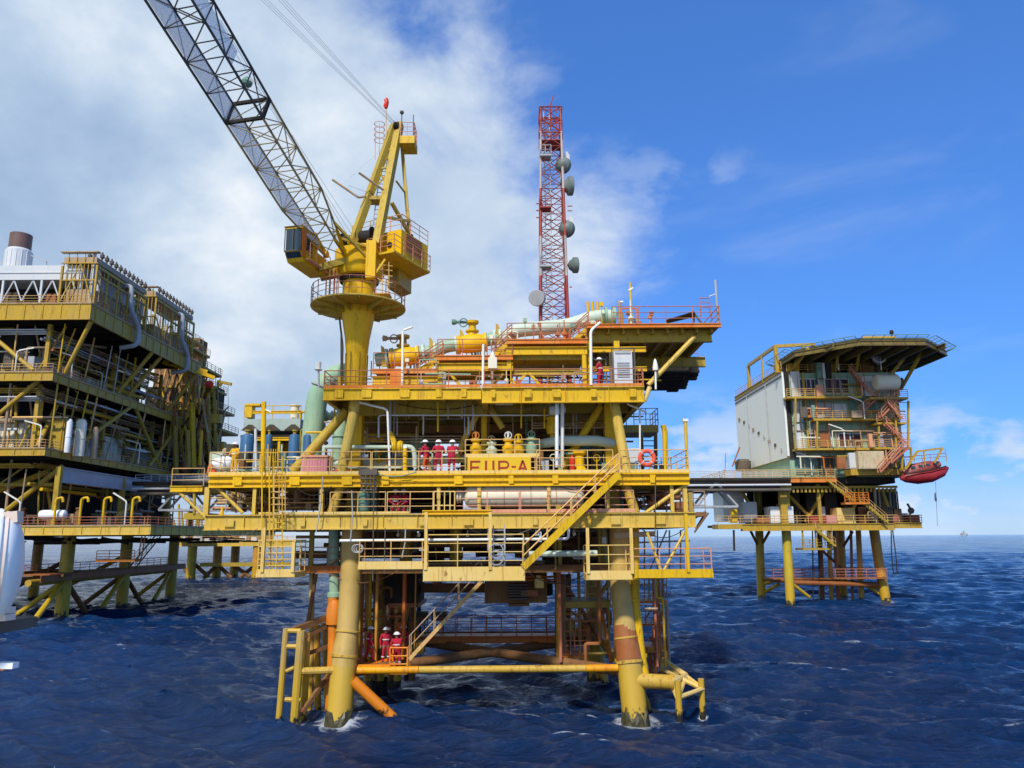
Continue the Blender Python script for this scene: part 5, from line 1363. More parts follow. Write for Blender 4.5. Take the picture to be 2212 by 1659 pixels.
# ------------------------------------------------------------------ radio mast
DM = 57.5
mx = A(1196, 690, DM).x
RM = thing('radio_mast', 'tall red and grey lattice radio mast carrying round dish antennas', 'radio mast', (mx, DM, zU))
zt = A(1190, 243, DM).z; zb = zU
def hw(z): return 1.16 + (.80 - 1.16) * (z - zb) / (zt - zb)
bands = [(zU, A(1190, 605, DM).z, 'red'), (A(1190, 605, DM).z, A(1190, 520, DM).z, 'mast_grey'), (A(1190, 520, DM).z, A(1190, 418, DM).z, 'red'), (A(1190, 418, DM).z, A(1190, 296, DM).z, 'mast_grey'), (A(1190, 296, DM).z, zt, 'red')]
def mc(z, i, j): return V((mx + hw(z) * i, DM + hw(z) * j, z))
for bi, (za, zb2, mt) in enumerate(bands):
    m = MB(); k = max(2, round((zb2 - za) / 1.25))
    br = m
    for i in range(k):
        z0_, z1_ = za + (zb2 - za) * i / k, za + (zb2 - za) * (i + 1) / k
        cs = ((-1, -1), (1, -1), (1, 1), (-1, 1))
        for q_ in range(4):
            c0_, c1_ = cs[q_], cs[(q_ + 1) % 4]
            m.tube(mc(z0_, *c0_), mc(z1_, *c0_), .085 + .02 * (q_ < 2), n=7, caps=False)
            m.cur = 1; br.tube(mc(z0_, *c0_), mc(z1_, *c1_), .036, n=4, caps=False); br.tube(mc(z0_, *c1_), mc(z1_, *c0_), .036, n=4, caps=False)
            br.tube(mc(z1_, *c0_), mc(z1_, *c1_), .036, n=4, caps=False); m.cur = 0
    sec = m.build('mast_section', mt, RM, mats=[mt, 'redwhite' if mt == 'mast_grey' else 'red'])
m = MB(); m.ladder((mx - .3, DM, zb), (mx - .3, DM, zt), (1, 0, 0), .45, .035, .4); m.tube((mx - 1.0, DM - .6, zb), (mx - .8, DM - .55, zt - 2), .06, n=6); m.build('ladder', 'grey_light', RM)
m = MB()
for z in (zt - 2.3, zt - 1.2, zt):
    m.rail([(mx - .9, DM - .9, z - .6), (mx + .9, DM - .9, z - .6), (mx + .9, DM + .9, z - .6), (mx - .9, DM + .9, z - .6)], .6, .5, .04, 1, closed=True)
m.box(mx - .9, mx + .9, DM - .9, DM + .9, zt - 2.95, zt - 2.88); m.build('top_cage', 'red', RM)
m = MB(); m.tube((mx, DM, zt - 1.5), A(1189, 232, DM), .06, n=6); m.tube(A(1188, 230, DM), A(1196, 205, DM), .05, n=6); m.build('lightning_rod', 'red', RM)
for u, v, mt in ((1180, 334, 'grey'), (1180, 446, 'red'), (1180, 573, 'grey')):
    m = MB(); a = A(u - 14, v, DM - 1.1); m.box(a.x, a.x + .9, DM - 1.2, DM - .2, a.z - .12, a.z); m.rail([(a.x, DM - 1.2, a.z), (a.x + .9, DM - 1.2, a.z)], .8, .45, .03, 1); m.build('rest_platform', mt, RM)
m = MB()
for u0, v0, u1 in ((1158, 440, 1166), (1158, 470, 1166), (1236, 445, 1226), (1236, 620, 1230), (1158, 455, 1166), (1236, 455, 1226)): m.tube(A(u0, v0, DM - 1), A(u1, v0, DM - 1), .05, n=5)
m.build('side_arm', 'redwhite', RM)
def dish(u, v, kind, r, label):
    c = A(u, v, DM - .6 if kind != 'flat' else DM - 1.6)
    d = {'back': V((.55, .80, .12)), 'side': V((1, .12, .05)), 'flat': V((-.25, -1, -.25))}[kind].normalized()
    m = MB()
    if kind == 'flat': prof = [(-.35, r * .8), (-.30, r), (.20, r), (.24, r * .96), (.26, r * .3)]
    elif kind == 'side': prof = [(-.38, r * .30), (-.30, r * .55), (-.05, r * .82), (0, r), (.34, r), (.38, r * .9)]
    else: prof = [(-.42, r * .25), (-.34, r * .5), (-.18, r * .78), (0, r), (.34, r), (.38, r * .9)]
    m.lathe(c, d, prof, 26)
    o = m.build('dish_antenna', 'grey' if kind == 'flat' else 'mint_dish', RM)
    m = MB(); m.bar(c - d * .36, V((mx + (.95 if u > 1190 else -1.05), DM - .7, c.z)), .12); m.build('mount', 'rust', o)
    if kind == 'back':
        m = MB(); m.plate([A(u - 4, v - 2, DM), A(u + 10, v - 30, DM), A(u + 16, v - 22, DM), A(u + 17, v - 4, DM)], (0, .05, 0)); m.build('radome_shield', 'grey_light', o)
M['mint_dish'] = paint('grey_green_dish', (.12, .15, .14), rust=.12, fade=(.19, .22, .20))
dish(1214, 356, 'back', .66, ''); dish(1227, 402, 'side', .76, ''); dish(1222, 494, 'back', .66, ''); dish(1238, 573, 'side', .62, ''); dish(1160, 644, 'flat', .62, '')
# ------------------------------------------------------------------ equipment on the middle platform
def lampy(name, label, cat, pts, r, mat, head=None, D0=None, group='lamp posts and poles on the middle platform', rh=.07):
    P_ = [A(*p) for p in pts]
    t = thing(name, label, cat, P_[0], group)
    m = MB(); m.pipe(P_, r, 8, bend=.25); m.build('pole', mat, t)
    if head:
        h = [A(*p) for p in head]
        m = MB(); m.bar(h[0], h[1], rh * 2.2, rh * 1.3); m.build('lamp_head', 'lamp', t)
    return t
lampy('lamp_post', 'tall white lamp post with a long arm bent over to the left below the crane', 'lamp post', [(842, 1018, 44.5), (837, 884, 44.6), (770, 868, 44.8)], .065, 'lamp', [(768, 867.5, 44.8), (800, 875, 44.7)])
lampy('lamp_post', 'white lamp post at the upper deck edge below the left pipe valve', 'lamp post', [(869, 834, 44.2), (870, 716, 44.3)], .075, 'lamp', [(872, 713, 44.3), (891, 706, 44.2)])
lampy('lamp_post', 'straight white lamp post rising in front of the orange middle stair', 'lamp post', [(1043, 834, 44.0), (1044, 744, 44.1)], .075, 'lamp')
lampy('lamp_post', 'white lamp post with curved top beside the grey cabinet', 'lamp post', [(1277, 832, 43.9), (1276, 714, 44.1), (1296, 697, 44.6)], .085, 'lamp')
lampy('lamp_post', 'white lamp post below the right end of the upper deck', 'lamp post', [(1383, 1018, 45), (1382, 885, 45)], .055, 'lamp', [(1355, 873, 45), (1397, 891, 45)])
lampy('lamp_post', 'small beacon post at the left corner of the upper deck', 'lamp post', [(689, 838, 45), (688, 800, 45)], .06, 'grey', None)
m = MB(); c = A(688, 800, 45); m.lathe(c, (0, 0, 1), [(0, .2), (.04, .24), (.08, .13), (.5, .16), (.54, .05)], 10); o = m.build('beacon_lamp', 'lamp', None); tag(o, 'round beacon lamp on the post at the upper deck corner', 'lamp')
lampy('pole', 'dark slim pole left of the crane pedestal', 'pole', [(737, 832, 45.6), (737, 722, 45.6)], .05, 'greydark')
lampy('antenna_pole', 'yellow antenna pole with a dark bracket standing on the top deck', 'antenna', [(1365, 699, 47), (1361, 610, 47)], .075, 'yellow_pale', [(1357, 628, 47), (1367, 622, 47)])
lampy('vent_pole', 'short pale vent pole behind the top deck rail', 'vent', [(1338, 699, 47), (1338, 650, 47)], .09, 'scaffold', [(1336, 652, 47), (1346, 652, 47)])
lampy('pole', 'thin grey pole at the far right corner of the top deck', 'pole', [(1552, 698, 46), (1545, 605, 46)], .07, 'grey', [(1532, 640, 46), (1548, 634, 46)], rh=.03)
lampy('lantern_post', 'yellow post with a dark lantern at the right corner of the main deck', 'lantern post', [(1485, 1020, 44.4), (1480, 905, 44.4)], .10, 'yellow_pale', [(1474, 908, 44.4), (1486, 908, 44.4)], rh=.12)
lampy('davit_post', 'thick yellow post with bent top right of the gallery stair', 'davit', [(1438, 1020, 47), (1436, 930, 47), (1432, 918, 47)], .17, 'yellow')
lampy('davit_post', 'tall bright yellow davit post in front of the blue tanks', 'davit', [(568, 1020, 44.6), (570, 868, 44.6)], .14, 'yellow_bright', [(572, 884, 44.6), (586, 890, 44.6)], rh=.06)
lampy('lamp_post', 'slim grey post between the davit and the man in yellow', 'lamp post', [(553, 1018, 45), (552, 926, 45)], .085, 'grey_light')
lampy('bollard_post', 'short bright yellow post at the main deck rail left of the crew', 'post', [(875, 1020, 44.4), (875, 968, 44.4)], .13, 'yellow_bright', [(871, 966, 44.4), (880, 966, 44.4)], rh=.1)
t = thing('vent_pipe', 'pair of white gooseneck vent pipes in front of the mint pipe', 'vent pipe', A(1205, 1008, 44.6))
m = MB(); m.pipe([A(1203, 1010, 44.6), A(1203, 868, 44.6), A(1211, 862, 44.9), A(1215, 872, 45.2), A(1214, 1010, 45.2)], .11, 10, bend=.3); m.build('pipe', 'white', t)
m = MB(); m.lathe(A(1186, 885, 45.6), (1, 0, 0), [(0, .05), (.05, .3), (.4, .36), (.55, .3), (.95, .22), (1.0, .1)], 14); m.build('silencer', 'grey_light', t)
for u0, u1, v, D, L in ((1062, 1108, 872, 44.8, 'white fluorescent lamp under the upper deck girder at mid span'), (736, 764, 1063, 45, 'white strip lamp below the main deck left of the cradle')):
    m = MB(); m.bar(A(u0, v, D), A(u1, v, D), .16, .12); m.box(A(u0 + 6, v, D).x, A(u0 + 8, v, D).x, D, D + .05, A(u0, v, D).z, A(u0, v - 5, D).z); tag(m.build('strip_lamp', 'lamp'), L, 'lamp', 'strip lamps under the decks')

# sloping mint pipe with two valves
t = thing('process_pipe', 'fat mint green pipe climbing to the right across the top of the platform', 'pipe', A(820, 790, 47.3))
m = MB(); m.pipe([A(812, 778, 47.3), A(950, 757, 47.3)], .42, 18); m.pipe([A(942, 758, 47.3), A(962, 748, 47.3), A(1090, 728, 47.3)], .42, 18, bend=.5)
pm = m.build('pipe_run', 'mint', t)
m = MB(); m.pipe([A(1085, 735, 47.3), A(1112, 714, 47.3), A(1232, 703, 47.3), A(1282, 684, 47.3), A(1328, 684, 47.3)], .45, 20, bend=.7); m.build('pipe_run', 'mint_pale', t)
for u, v in ((834, 774), (846, 772), (900, 766), (913, 764), (938, 760), (983, 746), (1066, 732), (1078, 730)): m = MB(); m.lathe(A(u, v, 47.3), (1, 0, .12), [(0, .3), (.01, .60), (.15, .60), (.16, .3)], 22); m.build('flange', 'mint_pale', t)
m = MB()
for u, v in ((1305, 683),): m.lathe(A(u, v, 47.3), (1, 0, 0), [(0, .46), (.02, .6), (.14, .6), (.16, .46)], 22)
m.lathe(A(1322, 684, 47.3), (1, 0, 0), [(0, .5), (.02, .62), (.2, .62), (.22, .5)], 22); m.build('end_flange', 'mint', t)
for u in (1271, 1281, 1292): m = MB(); m.tube(A(u, 676, 47.1), A(u - 2, 652, 47.1), .09, n=8); m.build('vent_stub', 'yellow', t)
for u, v in ((828, 770), (932, 752), (998, 735), (1076, 722)):
    m = MB(); a = A(u, v, 47); m.plate([A(u - 4, v + 22, 46.9), A(u - 5, v - 24, 46.9), A(u + 1, v - 20, 46.9), A(u + 6, v - 6, 46.9), A(u + 7, v + 22, 46.9)], (0, .12, 0)); m.build('pipe_saddle', 'yellow_olive', t)
def big_valve(u, v, D, s, label, hmat, hand):
    t = thing('gate_valve', label, 'valve', A(u, v + 22, D), 'valves on the sloping mint pipe')
    c = A(u, v, D); dx_ = V((1, 0, .1)).normalized()
    m = MB(); m.lathe(c - dx_ * .95 * s, dx_, [(0, .40), (.02, .62), (.16, .62), (.18, .5), (.4, .56), (.6, .60), (1.3, .60), (1.5, .56), (1.72, .5), (1.74, .62), (1.88, .62), (1.9, .4)], 22); m.build('body', 'yellow_bright', t)
    m = MB(); m.lathe(c + V((0, 0, .5 * s)), (0, 0, 1), [(0, .34), (.2, .30), (.25, .42), (.35, .42), (.4, .24), (.75, .22), (.8, .40), (.95, .42), (1.0, .2)], 16); m.build('bonnet', hmat, t)
    m = MB(); m.tube(c + V((-.1, 0, 1.4 * s)), c + V((-1.0, -.1, 1.38 * s)), .1, n=8); m.lathe(c + V((-1.0, -.1, 1.38 * s)), (-1, -.1, 0), [(0, .16), (.25, .2), (.3, .1)], 12); m.ring(c + V((-.55, -.25, 1.3 * s)), .26, .04, (.3, 1, .2), 16, 6); m.build('actuator', hand, t)
big_valve(870, 771, 47.2, .86, 'left yellow valve on the sloping mint pipe with a pale head', 'old_yellow', 'scaffold')
big_valve(1020, 742, 47.2, 1.0, 'right yellow valve on the mint pipe with a green actuator', 'yellow', 'mint_dark')

# vertical mint headers on the left
t = thing('mint_header', 'large mint green pipe bending down behind the crane column', 'pipe', A(672, 1015, 51))
m = MB(); m.pipe([A(760, 806, 51), A(722, 808, 51), A(686, 850, 51), A(672, 965, 51), A(671, 1015, 51)], .70, 22, bend=1.6, seg=8); m.build('pipe_run', 'mint', t)
m = MB(); m.lathe(A(696, 838, 51), (.4, 0, 1), [(0, .72), (.02, .82), (.12, .82), (.14, .72)], 22); m.build('clamp', 'grey', t)
t = thing('mint_header', 'slimmer mint green pipe standing between the raking struts', 'pipe', A(732, 1015, 50))
m = MB(); m.pipe([A(752, 870, 50), A(742, 910, 50), A(731, 955, 50), A(730, 1012, 50)], .42, 16, bend=.8); m.lathe(A(733, 945, 50), (0, 0, 1), [(0, .43), (.02, .5), (.1, .5), (.12, .43)], 16); m.build('pipe_run', 'mint', t)
t = thing('mint_header', 'short mint pipe with three stub flanges beneath the upper deck corner', 'pipe', A(735, 900, 53))
m = MB(); m.pipe([A(700, 900, 53), A(770, 896, 53)], .28, 14)
for u in (704, 716, 728): m.lathe(A(u, 899, 53), (1, 0, 0), [(0, .3), (.02, .4), (.08, .4), (.1, .3)], 14)
m.build('pipe_run', 'mint_pale', t)

# horizontal cream vessel on the lower deck
zv = A(1130, 1072, 44.86).z
t = thing('pressure_vessel', 'long cream insulated vessel lying on the lower deck behind salmon rails', 'vessel', (A(1130, 1100, 44.86).x, 44.86, zL))
a, b_ = A(1003, 1072, 44.86), A(1262, 1072, 44.86); Lv = b_.x - a.x; rv = .66
m = MB(); m.lathe(a, (1, 0, 0), [(0, .25), (.08, .45), (.2, .6), (.38, rv), (Lv - .38, rv), (Lv - .2, .6), (Lv - .08, .45), (Lv, .2)], 28); m.build('shell', 'cream', t)
for f in (.12, .33, .55, .76, .93): m = MB(); m.lathe(a + V((Lv * f, 0, 0)), (1, 0, 0), [(0, rv - .01), (.005, rv + .012), (.05, rv + .012), (.055, rv - .01)], 28); m.build('band', 'scaffold', t)
m = MB(); m.lathe(a + V((-.02, 0, 0)), (-1, 0, 0), [(0, .26), (.15, .26), (.16, .40), (.24, .40), (.25, .26), (.3, .26), (.31, .42), (.4, .42)], 18); m.build('nozzle', 'cream', t)
for f in (.2, .78): m = MB(); m.box(a.x + Lv * f - .15, a.x + Lv * f + .15, 44.45, 45.3, zL + .003, zv - rv * .8); m.build('saddle', 'yellow_dull', t)
for f in (.14, .27, .4, .46, .6, .72): m = MB(); m.tube((a.x + Lv * f, 44.86, zv + rv - .02), (a.x + Lv * f, 44.86, zM - .85), .07, n=8); m.build('nozzle', 'yellow_pale', t)
# arched mint vessel on the main deck
t = thing('mint_pipe_spool', 'arched pale mint pipe behind the white vent pipes on the main deck', 'pipe', A(1250, 1015, 46.4))
m = MB(); m.sweep([A(1095, 968, 49), A(1150, 962, 47.5), A(1180, 957, 46.4), A(1205, 952, 46.2), A(1290, 952, 46.2), A(1318, 957, 46.6), A(1345, 968, 48)], [.26, .26, .29, .31, .31, .30, .27], 18); m.build('pipe_run', 'mint_pale', t)
m = MB(); m.lathe(A(1252, 1018, 46.3), (0, 0, 1), [(0, .5), (.05, .5), (.3, .3), (.9, .28), (1.05, .42), (1.2, .42)], 14); m.build('support', 'yellow_bright', t)

# raised valve stand with the name board
a, b_ = A(1005, 985, 44.5), A(1166, 985, 44.5); zst = a.z
m = MB(); m.box(a.x, b_.x, 44.46, 46.5, zst - .1, zst); m.box(a.x, b_.x, 44.38, 44.45, zst - .12, zst + .12); m.build('valve_stand', 'yellow_cream', PL)
rail([(a.x, 44.5, zst), (b_.x, 44.5, zst)], 'rail', h=.95, sp=1.6)
railuv(1146, 1166, 1020, 44.4, zM, 'rail', h=1.0, sp=.35)
SG = thing('name_board', 'yellow name board with dark red capital letters behind the main deck rail', 'sign', A(1078, 1021, 44.32))
DS = 44.34
a, b_ = A(1008, 988, DS), A(1147, 1021, DS)
m = MB(); m.box(a.x, b_.x, DS, DS + .04, zM + .005, a.z); m.build('panel', 'sign_yellow', SG)
def stroke(m, u0, v0, u1, v1, w_=None): 
    p, q_ = A(u0, v0, DS - .02), A(u1, v1, DS - .02)
    m.box(min(p.x, q_.x), max(p.x, q_.x), DS - .022, DS - .002, max(min(p.z, q_.z), zM + .01), max(p.z, q_.z))
L_ = MB(); stroke(L_, 1015.5, 995, 1019.5, 1022); stroke(L_, 1019.5, 995, 1037, 998.8); stroke(L_, 1019.5, 1007.6, 1034.5, 1011.6); L_.build('letter_f', 'sign_red', SG)
L_ = MB(); stroke(L_, 1047.5, 995, 1052, 1022); stroke(L_, 1063.5, 995, 1068, 1022); stroke(L_, 1052, 1018.2, 1063.5, 1022); L_.build('letter_u', 'sign_red', SG)
L_ = MB(); stroke(L_, 1076, 995, 1080.3, 1022)
def arc_band(m, cu, cv, ru, rv_, w_, a0, a1, k=10):
    o, i_ = [], []
    for t_ in range(k + 1):
        an = R(a0 + (a1 - a0) * t_ / k)
        o.append(A(cu + ru * math.cos(an), cv - rv_ * math.sin(an), DS - .022)); i_.append(A(cu + (ru - w_) * math.cos(an), cv - (rv_ - w_) * math.sin(an), DS - .022))
    for t_ in range(k): m.plate([o[t_], o[t_ + 1], i_[t_ + 1], i_[t_]], (0, .02, 0))
stroke(L_, 1080.3, 995, 1091, 998.8); stroke(L_, 1080.3, 1008.6, 1091, 1012.4); arc_band(L_, 1091, 1003.7, 9, 8.7, 3.8, -90, 90); L_.build('letter_p', 'sign_red', SG)
L_ = MB(); stroke(L_, 1105, 1006.5, 1114.5, 1009.8); L_.build('hyphen', 'sign_red', SG)
L_ = MB()
for s in (-1, 1): L_.plate([A(1129 + s * 2.3, 994.6, DS - .022), A(1129 - s * 2.3, 994.6, DS - .022), A(1129 + s * 7.2, 1020.5, DS - .022), A(1129 + s * 11.8, 1020.5, DS - .022)], (0, .02, 0))
L_.plate([A(1124.5, 1009.5, DS - .024), A(1133.5, 1009.5, DS - .024), A(1134.5, 1013.2, DS - .024), A(1123.5, 1013.2, DS - .024)], (0, .02, 0)); L_.build('letter_a', 'sign_red', SG)
# valve trees on the stand
def tree(u, D, label, c1, c2, hgt=1.0):
    b0_ = A(u, 985, D); b0_.z = zst
    t = thing('valve_tree', label, 'valve', b0_, 'wellhead valves above the name board')
    m = MB(); m.lathe(b0_, (0, 0, 1), [(0, .42), (.08, .42), (.1, .24), (.35, .34), (.62 * hgt, .36), (.7 * hgt, .22), (.9 * hgt, .2), (.95 * hgt, .3), (1.1 * hgt, .3)], 14); m.build('body', c1, t)
    m = MB(); m.ring(b0_ + V((0, -.3, 1.25 * hgt)), .2, .035, (0, 1, .3), 14, 5); m.tube(b0_ + V((0, 0, 1.05 * hgt)), b0_ + V((0, -.05, 1.5 * hgt)), .07, n=8); m.build('handwheel', c2, t)
tree(1028, 45.3, 'yellow valve tree at the left end above the name board', 'yellow_bright', 'orange'); tree(1062, 45.6, 'round mint valve second from the left above the board', 'mint_pale', 'greydark', .85)
tree(1098, 45.3, 'yellow valve with white wheel right of the board centre', 'yellow_bright', 'white'); tree(1120, 45.4, 'slim yellow valve tree above the board letter A', 'yellow', 'yellow', .9); tree(1148, 45.8, 'mint valve at the right end above the name board', 'mint', 'mint_dark', 1.1)
t = thing('actuator_valve', 'yellow actuated valve with a tall grey bonnet under the deck girder', 'valve', A(1194, 945, 46.5))
m = MB(); m.lathe(A(1194, 950, 46.5), (0, 0, 1), [(0, .16), (.3, .16), (.35, .34), (.8, .42), (1.2, .3), (1.25, .4), (1.35, .4), (1.4, .22), (1.8, .22)], 16); m.build('body', 'yellow', t)
t = thing('actuator_valve', 'yellow valve wheel on the thin mint pipe left of the lamp post', 'valve', A(856, 972, 46))
m = MB(); c = A(848, 966, 46); m.lathe(c, (1, 0, 0), [(0, .2), (.02, .36), (.1, .36), (.12, .3), (.5, .42), (.55, .36), (.62, .36), (.64, .2)], 16); m.plate([A(840, 932, 45.8), A(846, 932, 45.8), A(862, 962, 45.8), A(846, 962, 45.8)], (0, .25, 0)); m.build('body', 'yellow', t)

# containers, tanks, cabinet
a, b_ = A(652, 988, 45.2), A(706, 1019, 45.2)
t = thing('equipment_box', 'pinkish red equipment box with a ribbed lid beside the leg strut', 'box', (a.x, 45.2, zM))
m = MB(); m.box(a.x, b_.x, 45.2, 46.6, zM + .02, a.z)
for i in range(9): x = a.x + .1 + (b_.x - a.x - .2) * i / 8; m.box(x - .03, x + .03, 45.17, 45.197, zM + .06, a.z - .05)
m.build('body', 'pink', t)
m = MB(); m.box(a.x - .05, b_.x + .05, 45.12, 46.65, a.z + .003, a.z + .12); m.build('lid', 'rail_pink', t)
for u0, u1, lab in ((521, 549, 'wide blue tank leftmost under the green cooler'), (574, 589, 'narrow blue tank just right of the yellow davit'), (625, 648, 'blue tank in the middle behind the ladder cage'), (656, 676, 'rightmost blue tank partly behind the raking strut')):
    D = 50.5; a, b_ = A(u0, 938, D), A(u1, 938, D); r = (b_.x - a.x) / 2
    t = thing('blue_tank', lab, 'tank', ((a.x + b_.x) / 2, D, zM), 'blue tanks on the main deck')
    m = MB(); m.lathe(((a.x + b_.x) / 2, D, zM + .01), (0, 0, 1), [(0, r * .96), (.05, r), (a.z - zM - .2, r), (a.z - zM - .08, r * .85), (a.z - zM, r * .4)], 20); m.build('shell', 'blue', t)
    m = MB(); m.lathe(((a.x + b_.x) / 2, D, a.z - .02), (0, 0, 1), [(0, r * .3), (.2, r * .3), (.22, r * .5), (.3, r * .5)], 12); m.build('nozzle', 'yellow_dull', t)
M['mint_grey'] = paint('grey_green_casing', (.30, .38, .34), rust=.15, fade=(.36, .42, .38))
t = thing('cooler', 'grey green air cooler box on a yellow frame above the blue tanks', 'cooler', A(590, 945, 52))
a, b_ = A(527, 905, 52), A(648, 930, 52)
m = MB(); m.box(a.x, b_.x, 52, 56, b_.z, a.z); m.build('casing', 'mint_grey', t)
for f in (.12, .5, .88): m = MB(); xc_ = a.x + (b_.x - a.x) * f; m.plate([(xc_ - .62, 51.98, b_.z + .02), (xc_ + .62, 51.98, b_.z + .02), (xc_ + .12, 51.98, b_.z + .42), (xc_ - .12, 51.98, b_.z + .42)], (0, -.06, 0)); m.build('gap_shade', 'shadow_dark', t)  # dark plates stand in for the shaded gaps in the casing
m = MB(); m.box(a.x - .1, b_.x + 1.0, 51.8, 56, A(590, 942, 52).z - .1, A(590, 940, 52).z); m.build('floor', 'black', t)
m = MB(); m.ibeam((a.x, 52, a.z + .45), (b_.x, 52, a.z + .45), .15, .2); m.rail([(a.x, 52, a.z + .01), (b_.x, 52, a.z + .01)], .9, 1.6, .03, 1); m.build('top_rail', 'yellow', t)
m = MB()
for u in (530, 583, 604, 650, 688):
    p = A(u, 945, 51.9); m.bar((p.x, 51.9, zM), (p.x, 51.9, p.z), .16)
m.ibeam(V((a.x, 51.85, A(590, 949, 52).z)), V((b_.x + 1.2, 51.85, A(590, 949, 52).z)), .16, .24); m.build('frame', 'yellow', t)
t = thing('hose_reel', 'yellow hose housing at the left end of the cooler roof', 'hose reel', A(536, 900, 52))
m = MB(); a = A(530, 902, 52); m.box(a.x, a.x + .45, 51.9, 52.6, a.z, a.z + .8); m.box(a.x - .05, a.x + 1.0, 51.85, 52.65, a.z + .803, a.z + .95); m.build('housing', 'yellow', t)
t = thing('exhaust_stack', 'pale stack at the right end of the cooler roof', 'stack', A(636, 905, 53))
m = MB(); m.lathe(A(636, 906, 53), (0, 0, 1), [(0, .3), (.9, .3), (.92, .36), (1.0, .36)], 12); m.build('pipe', 'cream', t)
a, b_ = A(1321, 757, 45), A(1372, 829, 45)
t = thing('electrical_cabinet', 'grey electrical cabinet standing in a frame on the upper deck', 'cabinet', (a.x, 45, zU))
m = MB(); m.box(a.x + .12, b_.x - .12, 45, 45.9, zU + .2, a.z); m.build('body', 'grey_light', t)
m = MB()
for i in range(7):
    z = zU + .75 + i * .14; m.box(a.x + .3, b_.x - .3, 44.96, 44.995, z, z + .08)
m.box(a.x + .2, b_.x - .2, 44.95, 44.99, a.z - .2, a.z - .06); m.build('louvre', 'grey', t)
m = MB()
for x in (a.x, b_.x): m.bar((x, 44.95, zU), (x, 44.95, a.z + .1), .08); m.bar((x, 45.9, zU), (x, 45.9, a.z + .1), .08)
m.bar((a.x, 44.95, a.z + .1), (b_.x, 44.95, a.z + .1), .08); m.box(a.x + .14, b_.x - .14, 44.97, 45.9, zU + .05, zU + .196); m.build('frame', 'greydark', t)
t = thing('heater_box', 'small pale box on a post in front of the valve stair', 'box', A(1063, 834, 44.4))
m = MB(); p = A(1064, 796, 44.4); m.box(p.x - .26, p.x + .26, 44.3, 44.7, p.z, p.z + .66); m.lathe((p.x, 44.5, p.z + .66), (0, 0, 1), [(0, .2), (.25, .12), (.4, .05)], 10); m.build('box', 'cream', t)
m = MB(); m.bar((p.x - .03, 44.5, zU), (p.x - .03, 44.5, p.z), .14); m.build('post', 'scaffold', t)
t = thing('deck_light', 'cone shaped pale lamp on a post at the upper deck right corner', 'lamp', A(1404, 826, 45))
m = MB(); m.tube(V((A(1416, 828, 45).x, 45, zU)), A(1416, 800, 45), .06, n=8); m.lathe(A(1416, 800, 45), (0, 0, 1), [(0, .17), (.2, .17), (.55, .1), (.7, .04)], 12); m.build('lantern', 'lamp', t)
t = thing('solar_panel', 'tilted dark panel on a stand on the top deck', 'panel', A(1470, 699, 47))
m = MB(); m.plate([A(1437, 693, 46.5), A(1500, 674, 46.5), A(1504, 684, 48), A(1441, 699, 48)], (0, 0, .06)); m.build('panel', 'black', t)
m = MB(); m.bar(A(1502, 680, 47), A(1516, 699, 47), .1); m.bar(A(1500, 680, 47), A(1498, 699, 47), .1); m.build('stand', 'greydark', t)
t = thing('control_box', 'pale grey locker on the main deck right of the leaning strut', 'locker', A(1362, 1020, 46))
a, b_ = A(1348, 968, 46), A(1382, 1000, 46)
m = MB(); m.box(a.x, b_.x, 46, 46.8, b_.z, a.z); m.box(a.x + .06, b_.x - .06, 45.97, 45.997, b_.z + .06, a.z - .06); m.build('body', 'grey_light', t)
m = MB(); m.box(a.x + .1, b_.x - .1, 46.1, 46.7, zM, b_.z - .003); m.build('plinth', 'mint_dark', t)
LBp = A(1397.5, 989, 44.02)
t = thing('lifebuoy', 'orange ring lifebuoy hung on the main deck rail at the right', 'lifebuoy', LBp)
m = MB(); m.ring(LBp, .40, .12, (0, 1, 0), 28, 10); m.build('ring', 'coral', t)
for a in (45, 135, 225, 315): m = MB(); m.ring(LBp + V((math.cos(R(a)) * .4, 0, math.sin(R(a)) * .4)), .128, .02, (-math.sin(R(a)), 0, math.cos(R(a))), 10, 5); m.build('band', 'reflect', t)
t = thing('transfer_cradle', 'dark hanging cradle with slings at the main deck edge left of the crew', 'cradle', A(796, 1085, 43.6))
m = MB(); m.box(A(775, 1022, 43.6).x, A(815, 1022, 43.6).x, 43.5, 43.9, A(796, 1026, 43.6).z, A(796, 1014, 43.6).z)
for u in (780, 790, 800, 810): m.tube(A(u, 1024, 43.55), A(u + 2, 1062, 43.55), .05, n=6)
for v in (1034, 1046, 1058): m.tube(A(778, v, 43.5), A(813, v, 43.5), .045, n=6)
m.build('frame', 'greydark', t)
m = MB(); m.lathe(A(785, 1105, 44.4), (0, 0, 1), [(0, .3), (.1, .36), (1.1, .36), (1.2, .2)], 14); m.build('drum', 'mint_dark', t)
for u0, v0, u1, v1, D, lab in ((683, 1150, 697, 1030, 43.5, 'grey rope slung from the main deck left of the leg strut'), (868, 1205, 876, 1140, 43.5, 'looped pale rope hanging below the lower deck beam'), (757, 1168, 760, 1060, 43.4, 'dark hanging rope beside the red edged lower deck rail')):
    m = MB(); m.sweep([A(u0, v0, D), A((u0 + u1) / 2 + 3, (v0 + v1) / 2, D), A(u1, v1, D)], [.035] * 3, 6)
    if u0 == 868:
        for k in (-4, 0, 4): m.ring(A(u0 - 95 + k, v0 - 20, D), .22, .03, (k * .1, 1, 0), 12, 5)
    tag(m.build('rope', 'rope'), lab, 'rope', 'ropes hung on the platform')
for u0, v0, u1, v1, D in ((805, 1250, 808, 1022, 43.4), (830, 1240, 832, 1140, 43.4), (1415, 1180, 1416, 1030, 43.6)):
    m = MB(); m.tube(A(u0, v0, D), A(u1, v1, D), .03, n=5); m.build('drop_cable', 'greydark', PL)
t = thing('folding_table', 'two dark mesh crates standing above the spider deck rail', 'crate', A(920, 1335, 54.2))
